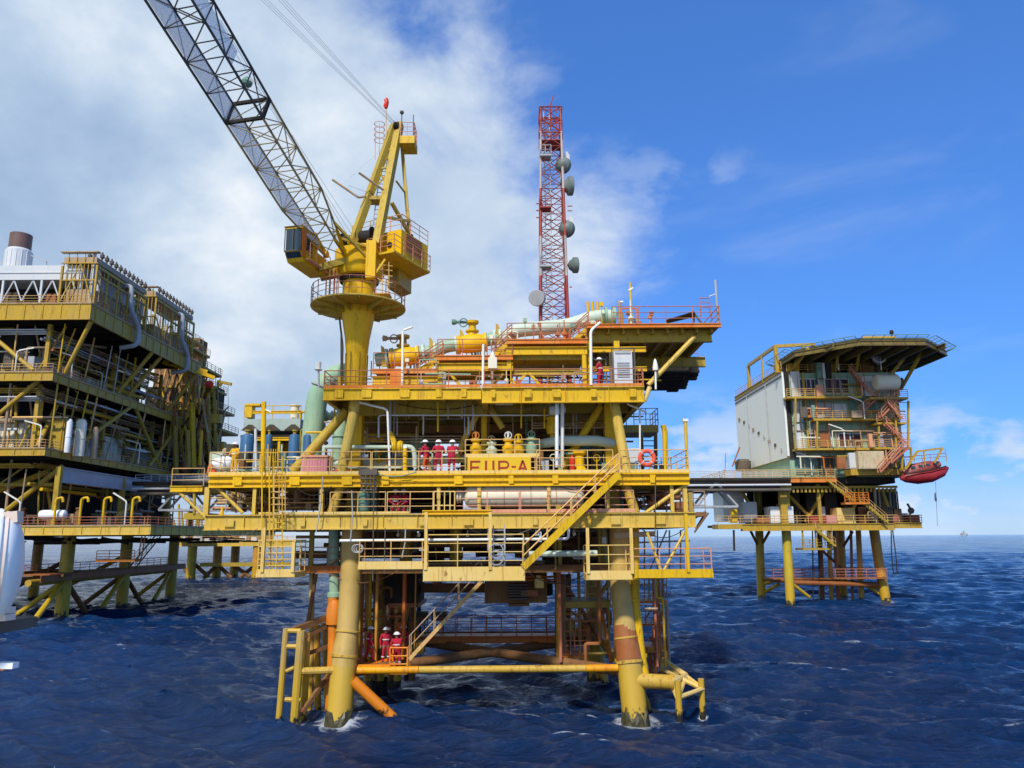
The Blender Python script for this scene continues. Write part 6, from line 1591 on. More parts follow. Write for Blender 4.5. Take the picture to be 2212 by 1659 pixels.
for u in (891, 932):
    a, b_ = A(u, 1322, 54.3), A(u + 32, 1341, 54.3); m = MB(); m.box(a.x, b_.x, 54.3, 55, b_.z, a.z)
    for i in range(6): x = a.x + (b_.x - a.x) * (i + .5) / 6; m.box(x - .03, x + .03, 54.27, 54.297, b_.z, a.z)
    m.build('crate', 'greydark', t)
m = MB(); 
for u in (900, 918, 940, 958): m.bar(A(u, 1341, 54.6), V((A(u, 1341, 54.6).x, 54.6, zw)), .07)
m.build('stand', 'greydark', t)
for u, v, D, lab, s in ((483, 1003, 46.4, 'pale wrapped bundle on the main deck beside the man in yellow', (1.15, .8, .75)),):
    m = MB(); c = A(u, v, D); m.ball(c, .62, s, 16, 10); 
    m.v = [(x + .06 * math.sin(z * 9 + x * 7), y + .05 * math.sin(x * 8 + z * 5), z + .05 * math.cos(x * 6 + y * 9)) for x, y, z in m.v]
    tag(m.build('bundle', 'white'), lab, 'bundle')
m = MB(); c = A(474, 1056 + 47, 44.6); m.lathe((c.x + .15, 44.6, zL), (0, 0, 1), [(0, .2), (.03, .2), (.05, .12), (.5, .03)], 10); tag(m.build('traffic_cone', 'yellow_bright'), 'little yellow cone on the lower deck beam left of the ladder', 'cone')
m = MB(); c = A(725, 1018, 44.5); m.ball(c, .16, (1.6, 1, .7), 12, 8); m.tube(c + V((.1, 0, 0)), c + V((.8, 0, -.02)), .04, n=6); tag(m.build('fire_hose', 'fire'), 'small red hose nozzle lying at the main deck edge', 'hose')
t = thing('fire_box', 'bright red extinguisher beside the yellow pipe support on the main deck', 'extinguisher', A(1237, 1015, 46.3))
m = MB(); c = A(1236, 1000, 45.6); m.lathe((c.x, 45.6, zM + .2), (0, 0, 1), [(0, .15), (.03, .17), (.75, .17), (.85, .08), (.95, .06)], 12); m.build('cylinder', 'fire', t)
# ------------------------------------------------------------------ the big production platform on the left
LP = thing('production_platform', 'huge dull yellow platform with many decks and an exhaust stack, at the left edge', 'platform', AZ(133, 1327, 0.0))
def lvl(u, v, D): return A(u, v, D).z
XL0 = -108
Y1 = 168
def ldeck(xr, y0, y1, vt, vb, uref, mat, under='brown', xl=XL0, rmat='rail', rh=1.1, rail_on=True):
    zt_, zb_ = lvl(uref, vt, y0), lvl(uref, vb, y0)
    m = MB(); m.box(xl, xr - .3, y0 + .3, y1, zt_ - .25, zt_); m.build('deck_plate', under, LP)
    e = MB(); h = zt_ - zb_
    e.ibeam((xl, y0 + .15, zt_ - h / 2), (xr, y0 + .15, zt_ - h / 2), .3, h, .09); e.ibeam((xr - .15, y0 + .32, zt_ - h / 2), (xr - .15, y1, zt_ - h / 2), .3, h, .09)
    st = e
    for i in range(int((xr - xl) / 2.4)): st.box(xr - 1.5 - i * 2.4, xr - 1.42 - i * 2.4, y0 + .01, y0 + .1, zb_ + .1, zt_ - .1)
    for i in range(int((y1 - y0) / 2.4)): st.box(xr - .1, xr - .01, y0 + 1.5 + i * 2.4, y0 + 1.58 + i * 2.4, zb_ + .1, zt_ - .1)
    e.build('edge_beam', mat, LP)
    st = MB(); st.box(xl, xr, y0 - .03, y0 + .0, zt_ - .02, zt_ + .14); st.box(xr + .0, xr + .03, y0, y1, zt_ - .02, zt_ + .14); st.build('toe_board', 'scaffold', LP)
    j = MB()
    for i in range(int((y1 - y0) / 4)): j.ibeam((xl, y0 + 3 + i * 4, zt_ - .7), (xr - .4, y0 + 3 + i * 4, zt_ - .7), .3, .8, .08)
    j.build('floor_beams', under, LP)
    if rail_on:
        m = MB(); m.rail([(xr - 40, y0 + .1, zt_), (xr - .1, y0 + .1, zt_)], rh, 2.2, .045, 2, 4); m.build('handrail', rmat, LP)
        m = MB(); m.rail([(xr - .1, y0 + .1, zt_), (xr - .1, y1, zt_)], rh, 2.2, .045, 2, 4); m.build('handrail', rmat, LP)
    return zt_, zb_
x1r, x2r, x25r, x3r = A(325, 1140, 98).x, A(97, 970, 97).x, A(114, 805, 97).x, A(196, 660, 97).x
z1, z1b = ldeck(x1r, 98, 150, 1136, 1156, 200, 'yellow_pale', rmat='rail_red', xl=-100)
z2, z2b = ldeck(x2r, 97, Y1, 968, 984, 97, 'old_yellow', 'black')
z25, z25b = ldeck(x25r, 97, 150, 803, 822, 112, 'old_yellow', 'black')
z3, z3b = ldeck(x3r, 97, 134, 655, 690, 150, 'old_yellow', 'black')
# legs and jacket
for i, y in enumerate((106, 122, 139)):
    m = MB(); m.tube((-60, y, -3), (-60, y, z1b), .85, n=20); m.build('leg', 'marine_far', LP); LEG_FOAM.append((-60, y, .85))
for x, y in ((-84, 106), (-84, 122), (-84, 139)):
    m = MB(); m.tube((x, y, -3), (x, y, z1b), .85, n=14); m.build('leg', 'marine_rust', LP)
zwk = lvl(133, 1236, 106)
m = MB(); m.box(-62, -58.6, 100, 141, zwk - .15, zwk); m.ibeam((-58.5, 98, zwk - .5), (-58.5, 141, zwk - .5), .3, .8); m.build('walkway', 'rust', LP)
m = MB(); m.tube((-60, 98, zwk - 1.0), (-60, 139, zwk - 1.0), .42, n=12); m.build('brace', 'old_yellow', LP)
m = MB(); m.rail([(-61.9, 100, zwk), (-61.9, 141, zwk)], 1.1, 2.5, .05, 2, 4); m.build('handrail', 'rail_red', LP)
m = MB(); m.box(-84, -58, 102, 104, zwk - .4, zwk - .1); m.tube((-60, 106, zwk - 1), (-84, 106, zwk - 1), .4, n=10); m.tube((-60, 122, zwk - 1), (-84, 139, zwk - 1), .4, n=10); m.tube((-60, 139, zwk - 1), (-84, 122, zwk - 1), .4, n=10); m.build('brace', 'brown', LP)
for y0, y1 in ((106, 114), (122, 114), (122, 130.5), (139, 130.5)):
    m = MB(); m.tube((-60, y0, zwk - 1), (-60, y1, -1.5), .36, n=10); m.build('brace', 'marine_far' if y0 > y1 else 'brown', LP)
for x, y in ((-60, 106), (-60, 122), (-60, 139)):
    m = MB(); m.tube((x, y, zwk - 1), (x - 9, y, -2.0), .34, n=10); m.tube((x - 9, y + 1, zwk + 1.5), (x - 24, y, -1), .36, n=10); m.build('brace', 'marine_far' if y != 122 else 'brown', LP)
m = MB(); m.tube((-60, 106, zwk - 1), (-60, 98, -1.5), .36, n=10); m.build('brace', 'marine_far', LP)
stair(LP, (-57.5, 118, zwk), (-57.5, 126, z1 - 1), 1.0, 'brown', 'brown', wdir=(1, 0, 0))
stair(LP, (-49, 103, z1 - 4.2), (-47.2, 100, z1), .9, 'orange', 'rail', wdir=(0, 1, 0))
m = MB(); m.box(-53.5, -48.5, 101, 103, z1 - 4.5, z1 - 4.2); m.rail([(-53.5, 101.1, z1 - 4.2), (-48.6, 101.1, z1 - 4.2)], 1.1, 1.5, .05, 2, 4); m.build('landing', 'orange', LP)
m = MB()
rg = random.Random(3)
for i in range(44):
    x = rg.uniform(-98, -48); y = rg.uniform(99, 140); m.tube((x, y, z1b - rg.uniform(.2, 1.1)), (x + rg.uniform(2, 9), y, z1b - rg.uniform(.2, 1.1)), rg.uniform(.1, .3), n=6)
m.build('underdeck_pipes', 'black', LP)
# columns and knee braces of the upper decks
def lcol(x, y, za, zb_, w_=.8, mat='old_yellow'):
    m = MB(); m.bar((x, y, za), (x, y, zb_), w_); return m.build('column', mat, LP)
for y in (99.5, 116, 132, 148):
    lcol(-62.3, y, z2, z25b, .5)
    if y < 140: lcol(-61.5 if y > 100 else -61.8, y, z25, z3b, .5)
    lcol(-58.5 if y < 140 else -61, y, z1, z2b - 1.2, .65, 'yellow_dull')
for x in (-75, -88):
    lcol(x, 99, z25, z3b, .7); lcol(x, 99, z2, z25b, .7); lcol(x, 101, z1, z2b, .9, 'yellow_dull')
def kbr(p, q, r=.29, mat='old_yellow'):
    m = MB(); m.tube(p, q, r, n=10); m.build('knee_brace', mat, LP)
kbr((x3r - .3, 98, z3b), (x25r + .1, 99.5, z25 + .3)); kbr((x3r - .3, 115.5, z3b), (x25r - .3, 114, z25 + .3)); kbr((x3r - .3, 118.5, z3b), (x25r - .3, 117, z25 + .3)); kbr((x3r - .3, 132, z3b), (x25r - .3, 131, z25 + .3))
kbr(A(-60, 690, 98.5), A(72, 800, 98.5)); kbr(A(84, 822, 98.5), A(-15, 905, 98.5))
kbr(A(140, 838, 106), A(80, 966, 98.5)); kbr((x25r - .2, 118, z25b), (x2r - .3, 103, z2 + .3)); kbr((x25r - .2, 120, z25b), (x2r - .3, 130, z2 + .3), mat='yellow_dull'); kbr((x25r - .2, 136, z25b), (x2r - .3, 126, z2 + .3)); kbr((x25r - .2, 138, z25b), (x2r - .3, 146, z2 + .3))
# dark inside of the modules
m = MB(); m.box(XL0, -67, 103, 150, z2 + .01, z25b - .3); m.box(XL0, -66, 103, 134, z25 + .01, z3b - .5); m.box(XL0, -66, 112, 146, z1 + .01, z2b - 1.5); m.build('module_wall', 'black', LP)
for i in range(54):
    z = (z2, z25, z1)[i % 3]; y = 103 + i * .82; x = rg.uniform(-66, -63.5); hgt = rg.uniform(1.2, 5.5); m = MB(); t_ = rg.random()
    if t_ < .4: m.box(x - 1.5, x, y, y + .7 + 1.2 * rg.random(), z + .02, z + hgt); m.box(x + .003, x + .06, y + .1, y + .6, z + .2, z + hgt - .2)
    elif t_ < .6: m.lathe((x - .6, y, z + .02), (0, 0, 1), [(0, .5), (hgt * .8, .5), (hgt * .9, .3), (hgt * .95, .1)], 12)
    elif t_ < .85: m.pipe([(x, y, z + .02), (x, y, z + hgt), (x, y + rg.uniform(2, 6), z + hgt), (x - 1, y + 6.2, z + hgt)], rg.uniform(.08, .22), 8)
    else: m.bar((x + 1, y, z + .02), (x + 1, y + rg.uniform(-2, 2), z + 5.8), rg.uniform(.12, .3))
    m.build('module_unit', rg.choice(['greydark', 'shadow_dark', 'yellow_dull', 'brown', 'grey', 'scaffold', 'rust', 'cream', 'shadow_dark', 'old_yellow']), LP)
for i in range(34):
    z = (z2, z25, z3, z1)[i % 4]; u = rg.uniform(-70, 90) if z > z1 else rg.uniform(20, 300); D = rg.uniform(99.5, 102.5); p = A(u, 900, D); hgt = rg.uniform(.8, 4.5); m = MB(); t_ = rg.random()
    if t_ < .4: m.box(p.x, p.x + rg.uniform(.5, 2), D, D + 1, z + .02, z + hgt)
    elif t_ < .75: m.pipe([(p.x, D, z + .02), (p.x, D, z + hgt), (p.x + rg.uniform(-4, 4), D, z + hgt), (p.x + 4.2, D + .5, z + hgt)], rg.uniform(.06, .18), 7)
    else: m.lathe((p.x, D, z + .02), (0, 0, 1), [(0, .45), (hgt * .7, .45), (hgt * .8, .2), (hgt * .9, .08)], 12)
    m.build('deck_unit', rg.choice(['greydark', 'shadow_dark', 'yellow_dull', 'brown', 'grey', 'scaffold', 'rust', 'cream', 'shadow_dark', 'old_yellow']), LP)
cols = ['cream', 'white', 'grey', 'greydark', 'yellow_dull', 'brown', 'mint_dark', 'grey_light']
def ltank(u, v0, v1, D, wpx, mat, lab):
    a, b_ = A(u - wpx / 2, v1, D), A(u + wpx / 2, v0, D); r = (b_.x - a.x) / 2
    m = MB(); m.lathe(((a.x + b_.x) / 2, D, a.z), (0, 0, 1), [(0, r), (b_.z - a.z - .5, r), (b_.z - a.z - .1, r * .7), (b_.z - a.z, r * .2)], 18)
    m.lathe(((a.x + b_.x) / 2, D, a.z + (b_.z - a.z) * .45), (0, 0, 1), [(0, r - .01), (.01, r + .04), (.15, r + .04), (.16, r - .01)], 18)
    return tag(m.build('storage_tank', mat), lab, 'tank', 'tanks on the left platform')
ltank(148, 905, 978, 101, 20, 'white', 'white tank nearest the corner on the second deck of the left platform'); ltank(173, 905, 986, 103, 30, 'cream', 'cream tank in the middle of the row on the left platform'); ltank(204, 922, 992, 105, 20, 'scaffold', 'brownish tank rightmost of the row on the left platform')
ltank(40, 760, 800, 101, 60, 'greydark', 'dark squat drum between the upper decks of the left platform')
m = MB(); a, b_ = A(-20, 905, 102), A(60, 968, 102); m.box(a.x, b_.x, 102, 104, b_.z, a.z)
for i in range(9): x = a.x + (b_.x - a.x) * (i + .5) / 9; m.box(x - .1, x + .1, 101.9, 101.997, b_.z + .1, a.z - .1)
tag(m.build('equipment_module', 'cream'), 'beige ribbed module at the frame edge on the second deck', 'module')
m = MB(); a, b_ = A(110, 905, 101.5), A(134, 974, 101.5); m.box(a.x, b_.x, 101.5, 103, b_.z, a.z); m.box(a.x + .2, b_.x - .2, 101.45, 101.497, b_.z + .2, a.z - .2); tag(m.build('control_cabinet', 'yellow_dull'), 'ochre cabinet left of the tanks on the left platform', 'cabinet')
m = MB(); a, b_ = A(62, 1080, 97), A(122, 1090, 97); m.lathe(V((a.x, 99.5, A(80, 1112, 99).z)), (1, 0, 0), [(0, .2), (.2, .55), (.5, .62), (b_.x - a.x - .5, .62), (b_.x - a.x - .2, .55), (b_.x - a.x, .2)], 16); tag(m.build('liferaft_canister', 'gel'), 'white liferaft canister lying on the lowest deck of the left platform', 'liferaft')
# crowded right face and front bays: posts, rails, panels, pipes, light braces
rp = random.Random(31)
def seg(p, q, r, mat, name='tie_bar', sq=False):
    m = MB(); (m.bar(p, q, r * 2) if sq else m.tube(p, q, r, n=7)); return m.build(name, mat, LP)
for i in range(20):
    y = 99 + i * 2.45
    if rp.random() < .8: seg((x25r - rp.uniform(.3, 2.5), y, z2), (x25r - .4, y, z25b), rp.uniform(.07, .16), rp.choice(['old_yellow', 'yellow', 'rail', 'scaffold', 'grey_light']), 'post')
    if y < 134 and rp.random() < .8: seg((x25r - rp.uniform(.3, 2.5), y, z25), (x25r - .3, y, z3b), rp.uniform(.07, .16), rp.choice(['old_yellow', 'yellow', 'rail', 'scaffold', 'grey_light']), 'post')
    if rp.random() < .7: seg((-60.5 - rp.random() * 3, y, z1), (-60.5 - rp.random() * 3, y, z2b - 1.5), rp.uniform(.08, .2), rp.choice(['old_yellow', 'yellow_dull', 'rail', 'scaffold']), 'post')
for i in range(64):
    lo, hi, y1_ = ((z2, z25b, 148), (z25, z3b, 134), (z1, z2b, 146))[i % 3]; y = rp.uniform(99, y1_ - 10); L = rp.uniform(4, 14); z = rp.uniform(lo + 1.2, hi - .4); x = x25r - rp.uniform(.6, 3.5)
    seg((x, y, z), (x, y + L, z + (rp.uniform(-3, 3) if rp.random() < .35 else 0)), rp.uniform(.07, .24), rp.choice(['grey', 'grey_light', 'old_yellow', 'scaffold', 'yellow', 'rust', 'cream', 'rail']), 'pipe')
for i in range(46):
    lo, hi = ((z2, z25b), (z25, z3b), (z1, z2b))[i % 3]; x = rp.uniform(-84, -63) if i % 3 < 2 else rp.uniform(-84, -62); y = rp.uniform(98.5, 102); t_ = rp.random()
    if t_ < .4: seg((x, y, lo), (x, y, hi), rp.uniform(.07, .18), rp.choice(['old_yellow', 'scaffold', 'rail', 'yellow']), 'post')
    elif t_ < .75 and i % 3 < 2: zz0 = rp.uniform(lo + 1.5, hi); seg((x, y, zz0), (x + rp.uniform(4, 12), y, zz0), rp.uniform(.08, .18), rp.choice(['old_yellow', 'grey', 'scaffold', 'grey_light', 'rail']), 'pipe')
    elif i % 3 < 2: seg((x, y, lo), (x + rp.uniform(-5, 5), y, hi), rp.uniform(.12, .24), rp.choice(['old_yellow', 'yellow_dull']), 'tie_bar')
for y0, y1, h0, mt, x in ((106.5, 110.5, 4.0, 'cream', -63), (111.5, 117, 3.2, 'grey_light', -63.4), (118.5, 124, 4.4, 'cream', -63.2), (125.5, 131, 3.6, 'scaffold', -63.5), (133, 139, 4.2, 'cream', -63.2)):
    m = MB(); m.box(x - 2, x, y0, y1, z2 + .02, z2 + h0)
    k = int((y1 - y0) / .9)
    for j in range(k): m.box(x + .003, x + .07, y0 + .1 + j * .9, y0 + .75 + j * .9, z2 + .2, z2 + h0 - .2)
    m.build('cladding_panel', mt, LP)
for y0, y1, h0, mt in ((100, 104.5, 2.8, 'grey'), (106, 111, 3.6, 'scaffold'), (113, 119, 2.6, 'grey_light'), (121, 127, 3.4, 'yellow_dull')):
    m = MB(); m.box(-66, -63.8, y0, y1, z25 + .02, z25 + h0); m.box(-63.797, -63.74, y0 + .3, y1 - .3, z25 + .4, z25 + h0 - .4); m.build('cladding_panel', mt, LP)
for zf_, y0, y1 in ((z2 + (z25b - z2) * .55, 104, 146), (z25 + (z3b - z25) * .5, 104, 132)):
    m = MB(); m.box(-66.5, -63, y0, y1, zf_ - .25, zf_); m.build('mezzanine', 'old_yellow', LP); m = MB(); m.rail([(-63.05, y0, zf_), (-63.05, y1, zf_)], 1.1, 2.0, .045, 2, 4); m.build('handrail', 'rail', LP)
for y0, y1, lo, hi in ((104, 110, z2, z2 + (z25b - z2) * .55), (128, 120, z2, z2 + (z25b - z2) * .55), (112, 118, z25, z25 + (z3b - z25) * .5), (140, 147, z2, z25)):
    stair(LP, (-61.8, y0, lo), (-61.8, y1, hi), .9, 'yellow_dull', 'rail', wdir=(-1, 0, 0))
# second light frame behind the nearer braces, and cable trays under each deck
for y in range(100, 147, 4):
    for lo, hi in ((z2, z25b), (z25, z3b)):
        if y > 132 and lo == z25: continue
        m = MB(); m.tube((-64.5, y, lo), (-64.2, y + (4 if (y // 4) % 2 else -4), hi), .14, n=6); m.build('inner_brace', 'old_yellow' if y % 8 else 'scaffold', LP)
for z, y1_ in ((z25b - .6, 146), (z3b - .7, 132), (z25b - 1.6, 140), (z3b - 1.8, 128), (z2b - .8, 146)):
    m = MB()
    for k in range(3): m.tube((-61.6 - k * .5, 99, z - k * .12), (-61.6 - k * .5, y1_, z - k * .12), .09 + .03 * k, n=6)
    for k in range(int((y1_ - 99) / 3)): m.bar((-61.4, 100 + k * 3, z - .2), (-63.2, 100 + k * 3, z - .2), .08)
    m.build('pipe_rack', ['grey_light', 'scaffold', 'old_yellow', 'rust', 'grey'][int(z * 10) % 5], LP)
for z, xa in ((z25b - .7, -100), (z3b - .9, -95), (z25b - 1.8, -90), (z2b - .9, -100)):
    m = MB()
    for k in range(3): m.tube((xa, 98.6 + k * .5, z - k * .15), (-62, 98.6 + k * .5, z - k * .15), .09 + .03 * k, n=6)
    m.build('pipe_rack', ['scaffold', 'old_yellow', 'grey_light'][int(z * 10) % 3], LP)
# lattice bracing below second deck, grey spine beam
m = MB(); m.ibeam((-58.4, 99.5, z2b - 2.2), (-58.4, 128, z2b - 2.2), .5, 2.0, .15); m.build('spine_beam', 'grey', LP)
m = MB()
for i in range(5):
    y = 100 + i * 6; m.tube((-62, y, z2b - 3.2), (-62, y + 3, z1 + 5.5), .13, n=6); m.tube((-62, y + 3, z1 + 5.5), (-62, y + 6, z2b - 3.2), .13, n=6)
m.tube((-62, 99, z1 + 5.4), (-62, 131, z1 + 5.4), .22, n=6)
for i in range(6):
    x = -64 - i * 6; m.tube((x, 101, z2b - 1), (x - 3, 101, z1 + 5.5), .13, n=6); m.tube((x - 3, 101, z1 + 5.5), (x - 6, 101, z2b - 1), .13, n=6)
m.tube((-60, 101, z1 + 5.4), (-98, 101, z1 + 5.4), .24, n=6); m.build('lattice', 'yellow_dull', LP)
m = MB(); m.tube((-58.5, 127, z2b - 1.5), (-56, 108, z1 + .3), .4, n=8); m.tube((-62, 103, z2b - 1.5), (-80, 103, z1 + .3), .4, n=8); m.tube((-59, 101, z2b - 1), (-67, 101, z1 + 1), .35, n=8); m.build('brace', 'yellow_dull', LP)
# roof house with V trusses and stack
zr0, zr1 = lvl(100, 604, 99), lvl(100, 573, 99)
xr = A(176, 590, 99).x
m = MB(); m.box(XL0, xr, 99, 118, zr0, zr1); m.box(XL0, xr + .1, 98.9, 98.99, zr0 + (zr1 - zr0) * .45, zr0 + (zr1 - zr0) * .52); m.build('roof_house', 'grey_light', LP)
m = MB()
for i in range(8):
    x = xr - i * 2.6
    m.bar((x - .1, 99.2, z3), (x - .1, 99.2, zr0), .28) if i % 2 == 0 else None
    m.tube((x, 99.2, z3 + 1.0), (x - 1.3, 99.2, zr0), .1, n=6); m.tube((x - 2.6, 99.2, z3 + 1.0), (x - 1.3, 99.2, zr0), .1, n=6)
m.build('roof_truss', 'grey_light', LP)
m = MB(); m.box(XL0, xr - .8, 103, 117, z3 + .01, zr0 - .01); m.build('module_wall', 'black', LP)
s = A(38, 575, 108)
M['flue_brown'] = paint('scorched_flue', (.12, .075, .065), rust=.3, fade=(.17, .10, .08))
ST = thing('exhaust_stack', 'fat exhaust stack with rusty brown top on the left platform roof', 'stack', V((s.x, 108, zr1)))
m = MB(); m.lathe((s.x, 108, zr1 + .003), (0, 0, 1), [(0, 1.75), (lvl(38, 540, 108) - zr1 - .3, 1.75), (lvl(38, 540, 108) - zr1, 1.5)], 24)
for i in range(16):
    a = i * math.pi / 8; m.box(s.x + 1.75 * math.cos(a) - .05, s.x + 1.75 * math.cos(a) + .05, 108 + 1.75 * math.sin(a) - .05, 108 + 1.75 * math.sin(a) + .05, zr1 + .01, lvl(38, 546, 108))
m.build('casing', 'grey_light', ST)
m = MB(); m.lathe((s.x, 108, lvl(38, 541, 108)), (0, 0, 1), [(0, 1.48), (lvl(38, 508, 108) - lvl(38, 541, 108), 1.48), (lvl(38, 508, 108) - lvl(38, 541, 108) + .01, 1.3)], 24); m.build('flue', 'flue_brown', ST)
m = MB(); m.bar((s.x - 4, 108, lvl(38, 556, 108)), (s.x - 1.8, 108, lvl(38, 573, 108)), .2); m.bar((s.x + 4.2, 108, lvl(38, 566, 108)), (s.x + 1.8, 108, lvl(38, 552, 108)), .2); m.bar((s.x + 4.2, 108, lvl(38, 566, 108)), (s.x + 4.2, 108, zr1), .15); m.build('stay', 'grey', ST)
# cooler banks on the top deck edge
def bank_(y0, y1, zt_, lab):
    t = thing('cooler_bank', lab, 'cooler', (x3r - 2, y0, z3), 'cooler banks on the left platform')
    m = MB(); k = int((y1 - y0) / 2.6)
    for i in range(k + 1):
        y = y0 + (y1 - y0) * i / k
        for x in (x3r - .35, x3r - 5):
            m.bar((x, y, z3 + .01), (x, y, zt_ - 2.3), .24)
            if i < k and x > x3r - 1: m.tube((x, y, z3 + (1 if i % 2 else 4)), (x, y + (y1 - y0) / k, z3 + (4 if i % 2 else 1)), .1, n=6)
    m.bar((x3r - .35, y0, zt_ - 2.4), (x3r - .35, y1, zt_ - 2.4), .26, .4); m.bar((x3r - .35, y0, z3 + 4.4), (x3r - .35, y1, z3 + 4.4), .22, .3)
    m.build('frame', 'old_yellow', t)
    m = MB(); m.box(x3r - 5.0, x3r - .6, y0 + .2, y1, zt_ - 1.75, zt_ - 1.0); m.box(x3r - 5.4, x3r - .3, y0 - .2, y0 + .5, zt_ - .42, zt_ - .26); m.box(x3r - 4.8, x3r - .9, y0 + .8, y1, z3 + .6, z3 + 2.6); m.build('casing', 'scaffold', t)
    m = MB()
    for k in range(9): m.bar((x3r - 4.9 + k * .55, y0 + .1, z3 + .1), (x3r - 4.9 + k * .55, y0 + .1, zt_ - (.45 if k % 2 else 1.8)), .09)
    m.bar((x3r - 5.2, y0, zt_ - 1.9), (x3r - .3, y0, zt_ - 1.9), .14); m.bar((x3r - 5.2, y0, z3 + 3.6), (x3r - .3, y0, z3 + 3.6), .14); m.bar((x3r - 5.0, y0, z3 + .3), (x3r - 2.6, y0, zt_ - 2), .1); m.bar((x3r - .5, y0, z3 + .3), (x3r - 2.6, y0, zt_ - 2), .1); m.build('end_lattice', 'old_yellow', t)
    kk = int((y1 - y0) / 1.25)
    for i in range(kk):
        y = y0 + 1.6 + i * 1.25
        for x in (x3r - .7, x3r - 2.4): m = MB(); m.lathe((x, y, zt_ - .9), (0, 0, 1), [(0, .12), (.25, .12), (.3, .3), (.75, .3), (.8, .14), (1.1, .1)], 8); m.build('nozzle', 'greydark', t)
    m = MB()
    for i in range(int((y1 - y0) * 1.1)):
        y = y0 + .5 + i / 1.1; m.tube((x3r - .55, y, z3 + 1), (x3r - .55, y, zt_ - 2.3), .07, n=5)
    m.build('tube_bundle', 'scaffold', t)
    m = MB(); ym = y0 + (y1 - y0) * .55
    m.pipe([(x3r - 1.2, ym, zt_ - 2.5), (x3r + .5, ym, zt_ - 2.5), (x3r + .5, ym + .1, z3 + 2.2), (x3r + .5, ym + 3.2, z3 - .2), (x3r + .5, ym + 3.2, z3 - 2.6), (x3r - 2, ym + 3.2, z3 - 3.0)], .34, 14, bend=.8); m.build('duct', 'grey', t)
bank_(98.2, 112.5, lvl(200, 541, 98.5), 'nearer bank of air coolers on the top deck edge of the left platform')
bank_(115.5, 130, lvl(300, 617, 116), 'farther bank of air coolers on the top deck edge of the left platform')
m = MB()
for y in (98.8, 100.4): m.bar((x3r - 1.2, y, z3), (x3r - 1.2, y, lvl(180, 545, 98.5)), .35)
m.build('riser_post', 'grey_light', LP)
# far end: stairs, small decks, booms and clutter
def fbox(u0, v0, u1, v1, D, dd, mat, name='deck_block'):
    a, b_ = A(u0, v1, D), A(u1, v0, D); m = MB(); m.box(a.x, b_.x, D, D + dd, a.z, b_.z); return m.build(name, mat, LP)
for u0, u1, v, D in ((330, 395, 718, 131), (345, 412, 745, 134), (362, 440, 790, 138), (360, 452, 832, 140), (340, 470, 880, 142), (352, 478, 925, 142), (345, 475, 975, 142), (330, 462, 1020, 140)):
    a, b_ = A(u0, v, D), A(u1, v, D)
    m = MB(); m.box(a.x, b_.x, D, D + 9, a.z - .45, a.z); m.build('deck_plate', 'old_yellow' if u0 % 2 else 'yellow_dull', LP)
    m = MB(); m.rail([(a.x, D, a.z), (b_.x, D, a.z), (b_.x, D + 9, a.z)], 1.1, 1.8, .05, 2, 4); m.build('handrail', 'rail', LP)
rf = random.Random(21)
for i in range(150):
    t_ = rf.random(); u = 335 + 140 * t_ ** .9; D = 132 + 14 * rf.random()
    vtop = 690 + (u - 335) * 1.02
    v = rf.uniform(max(vtop + 10, 720), 1030)
    wv, hv = rf.uniform(5, 22), rf.uniform(8, 40)
    mt = rf.choice(['old_yellow', 'yellow_dull', 'scaffold', 'brown', 'yellow_dull', 'rail', 'scaffold', 'rust', 'yellow', 'shadow_dark', 'old_yellow'])
    if rf.random() < .28 and i < 90: fbox(u, v, u + wv, v + hv, D, rf.uniform(1, 3), mt if mt != 'yellow' else 'shadow_dark', 'equipment_block')
    else:
        m = MB(); p = A(u, v + hv * 1.6, D); q = A(u + rf.uniform(-16, 22), v - hv * .7, D); m.bar(p, q, rf.uniform(.09, .3)); m.build('brace' if i % 2 else 'tie_bar', mt, LP)
for u0, v0, u1, v1, D in ((378, 870, 350, 950, 136), (400, 905, 436, 985, 135), (330, 1000, 300, 930, 133), (452, 900, 402, 985, 138), (420, 820, 392, 905, 139), (440, 770, 410, 840, 141)):
    stair(LP, A(u0, v0, D), A(u1, v1, D), 1.1, 'yellow_dull', 'rail', hr=1.1)
for u, v0, v1, D, r in ((415, 870, 1010, 133, .5), (405, 930, 1010, 132, .42), (450, 850, 1000, 138, .35), (462, 835, 1000, 140, .3), (378, 900, 1030, 133, .45), (432, 1005, 930, 131, .3)):
    m = MB(); m.tube(A(u, v0, D), A(u + 3, v1, D), r, n=8); m.build('column', 'yellow' if u in (415, 432) else 'yellow_dull', LP)
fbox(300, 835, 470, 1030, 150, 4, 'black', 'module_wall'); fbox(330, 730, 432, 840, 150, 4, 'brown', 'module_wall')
for u, v, s_ in ((352, 782, 1), (425, 803, .8)):
    a = A(u, v, 128); m = MB(); m.bar(a, a + V((3.4 * s_, 1, -.9)), .7, .6); m.bar(a + V((.4, 0, .4)), a + V((2.0 * s_, .5, .1)), .5, .5); m.build('monorail_beam', 'yellow_bright', LP)
m = MB(); c = A(452, 830, 133); m.ball(c, .8, (1, .5, .9), 10, 7); tag(m.build('red_cover', 'fire'), 'bright red cover among the far rails of the left platform', 'cover')
t_ = thing('davit_crane', 'small dull davit boom sticking out at the far end of the left platform', 'davit', A(460, 900, 136))
m = MB(); m.bar(A(452, 850, 136), A(482, 826, 136), .3); m.bar(A(470, 824, 136), A(500, 830, 136), .5); m.bar(A(470, 824, 136), A(472, 900, 136), .12); m.build('boom', 'yellow_dull', t_)
m = MB(); m.tube(A(493, 832, 136), A(493, 930, 136), .035, n=4); m.tube(A(478, 832, 136), A(478, 930, 136), .035, n=4); m.build('rope', 'greydark', t_)
m = MB()
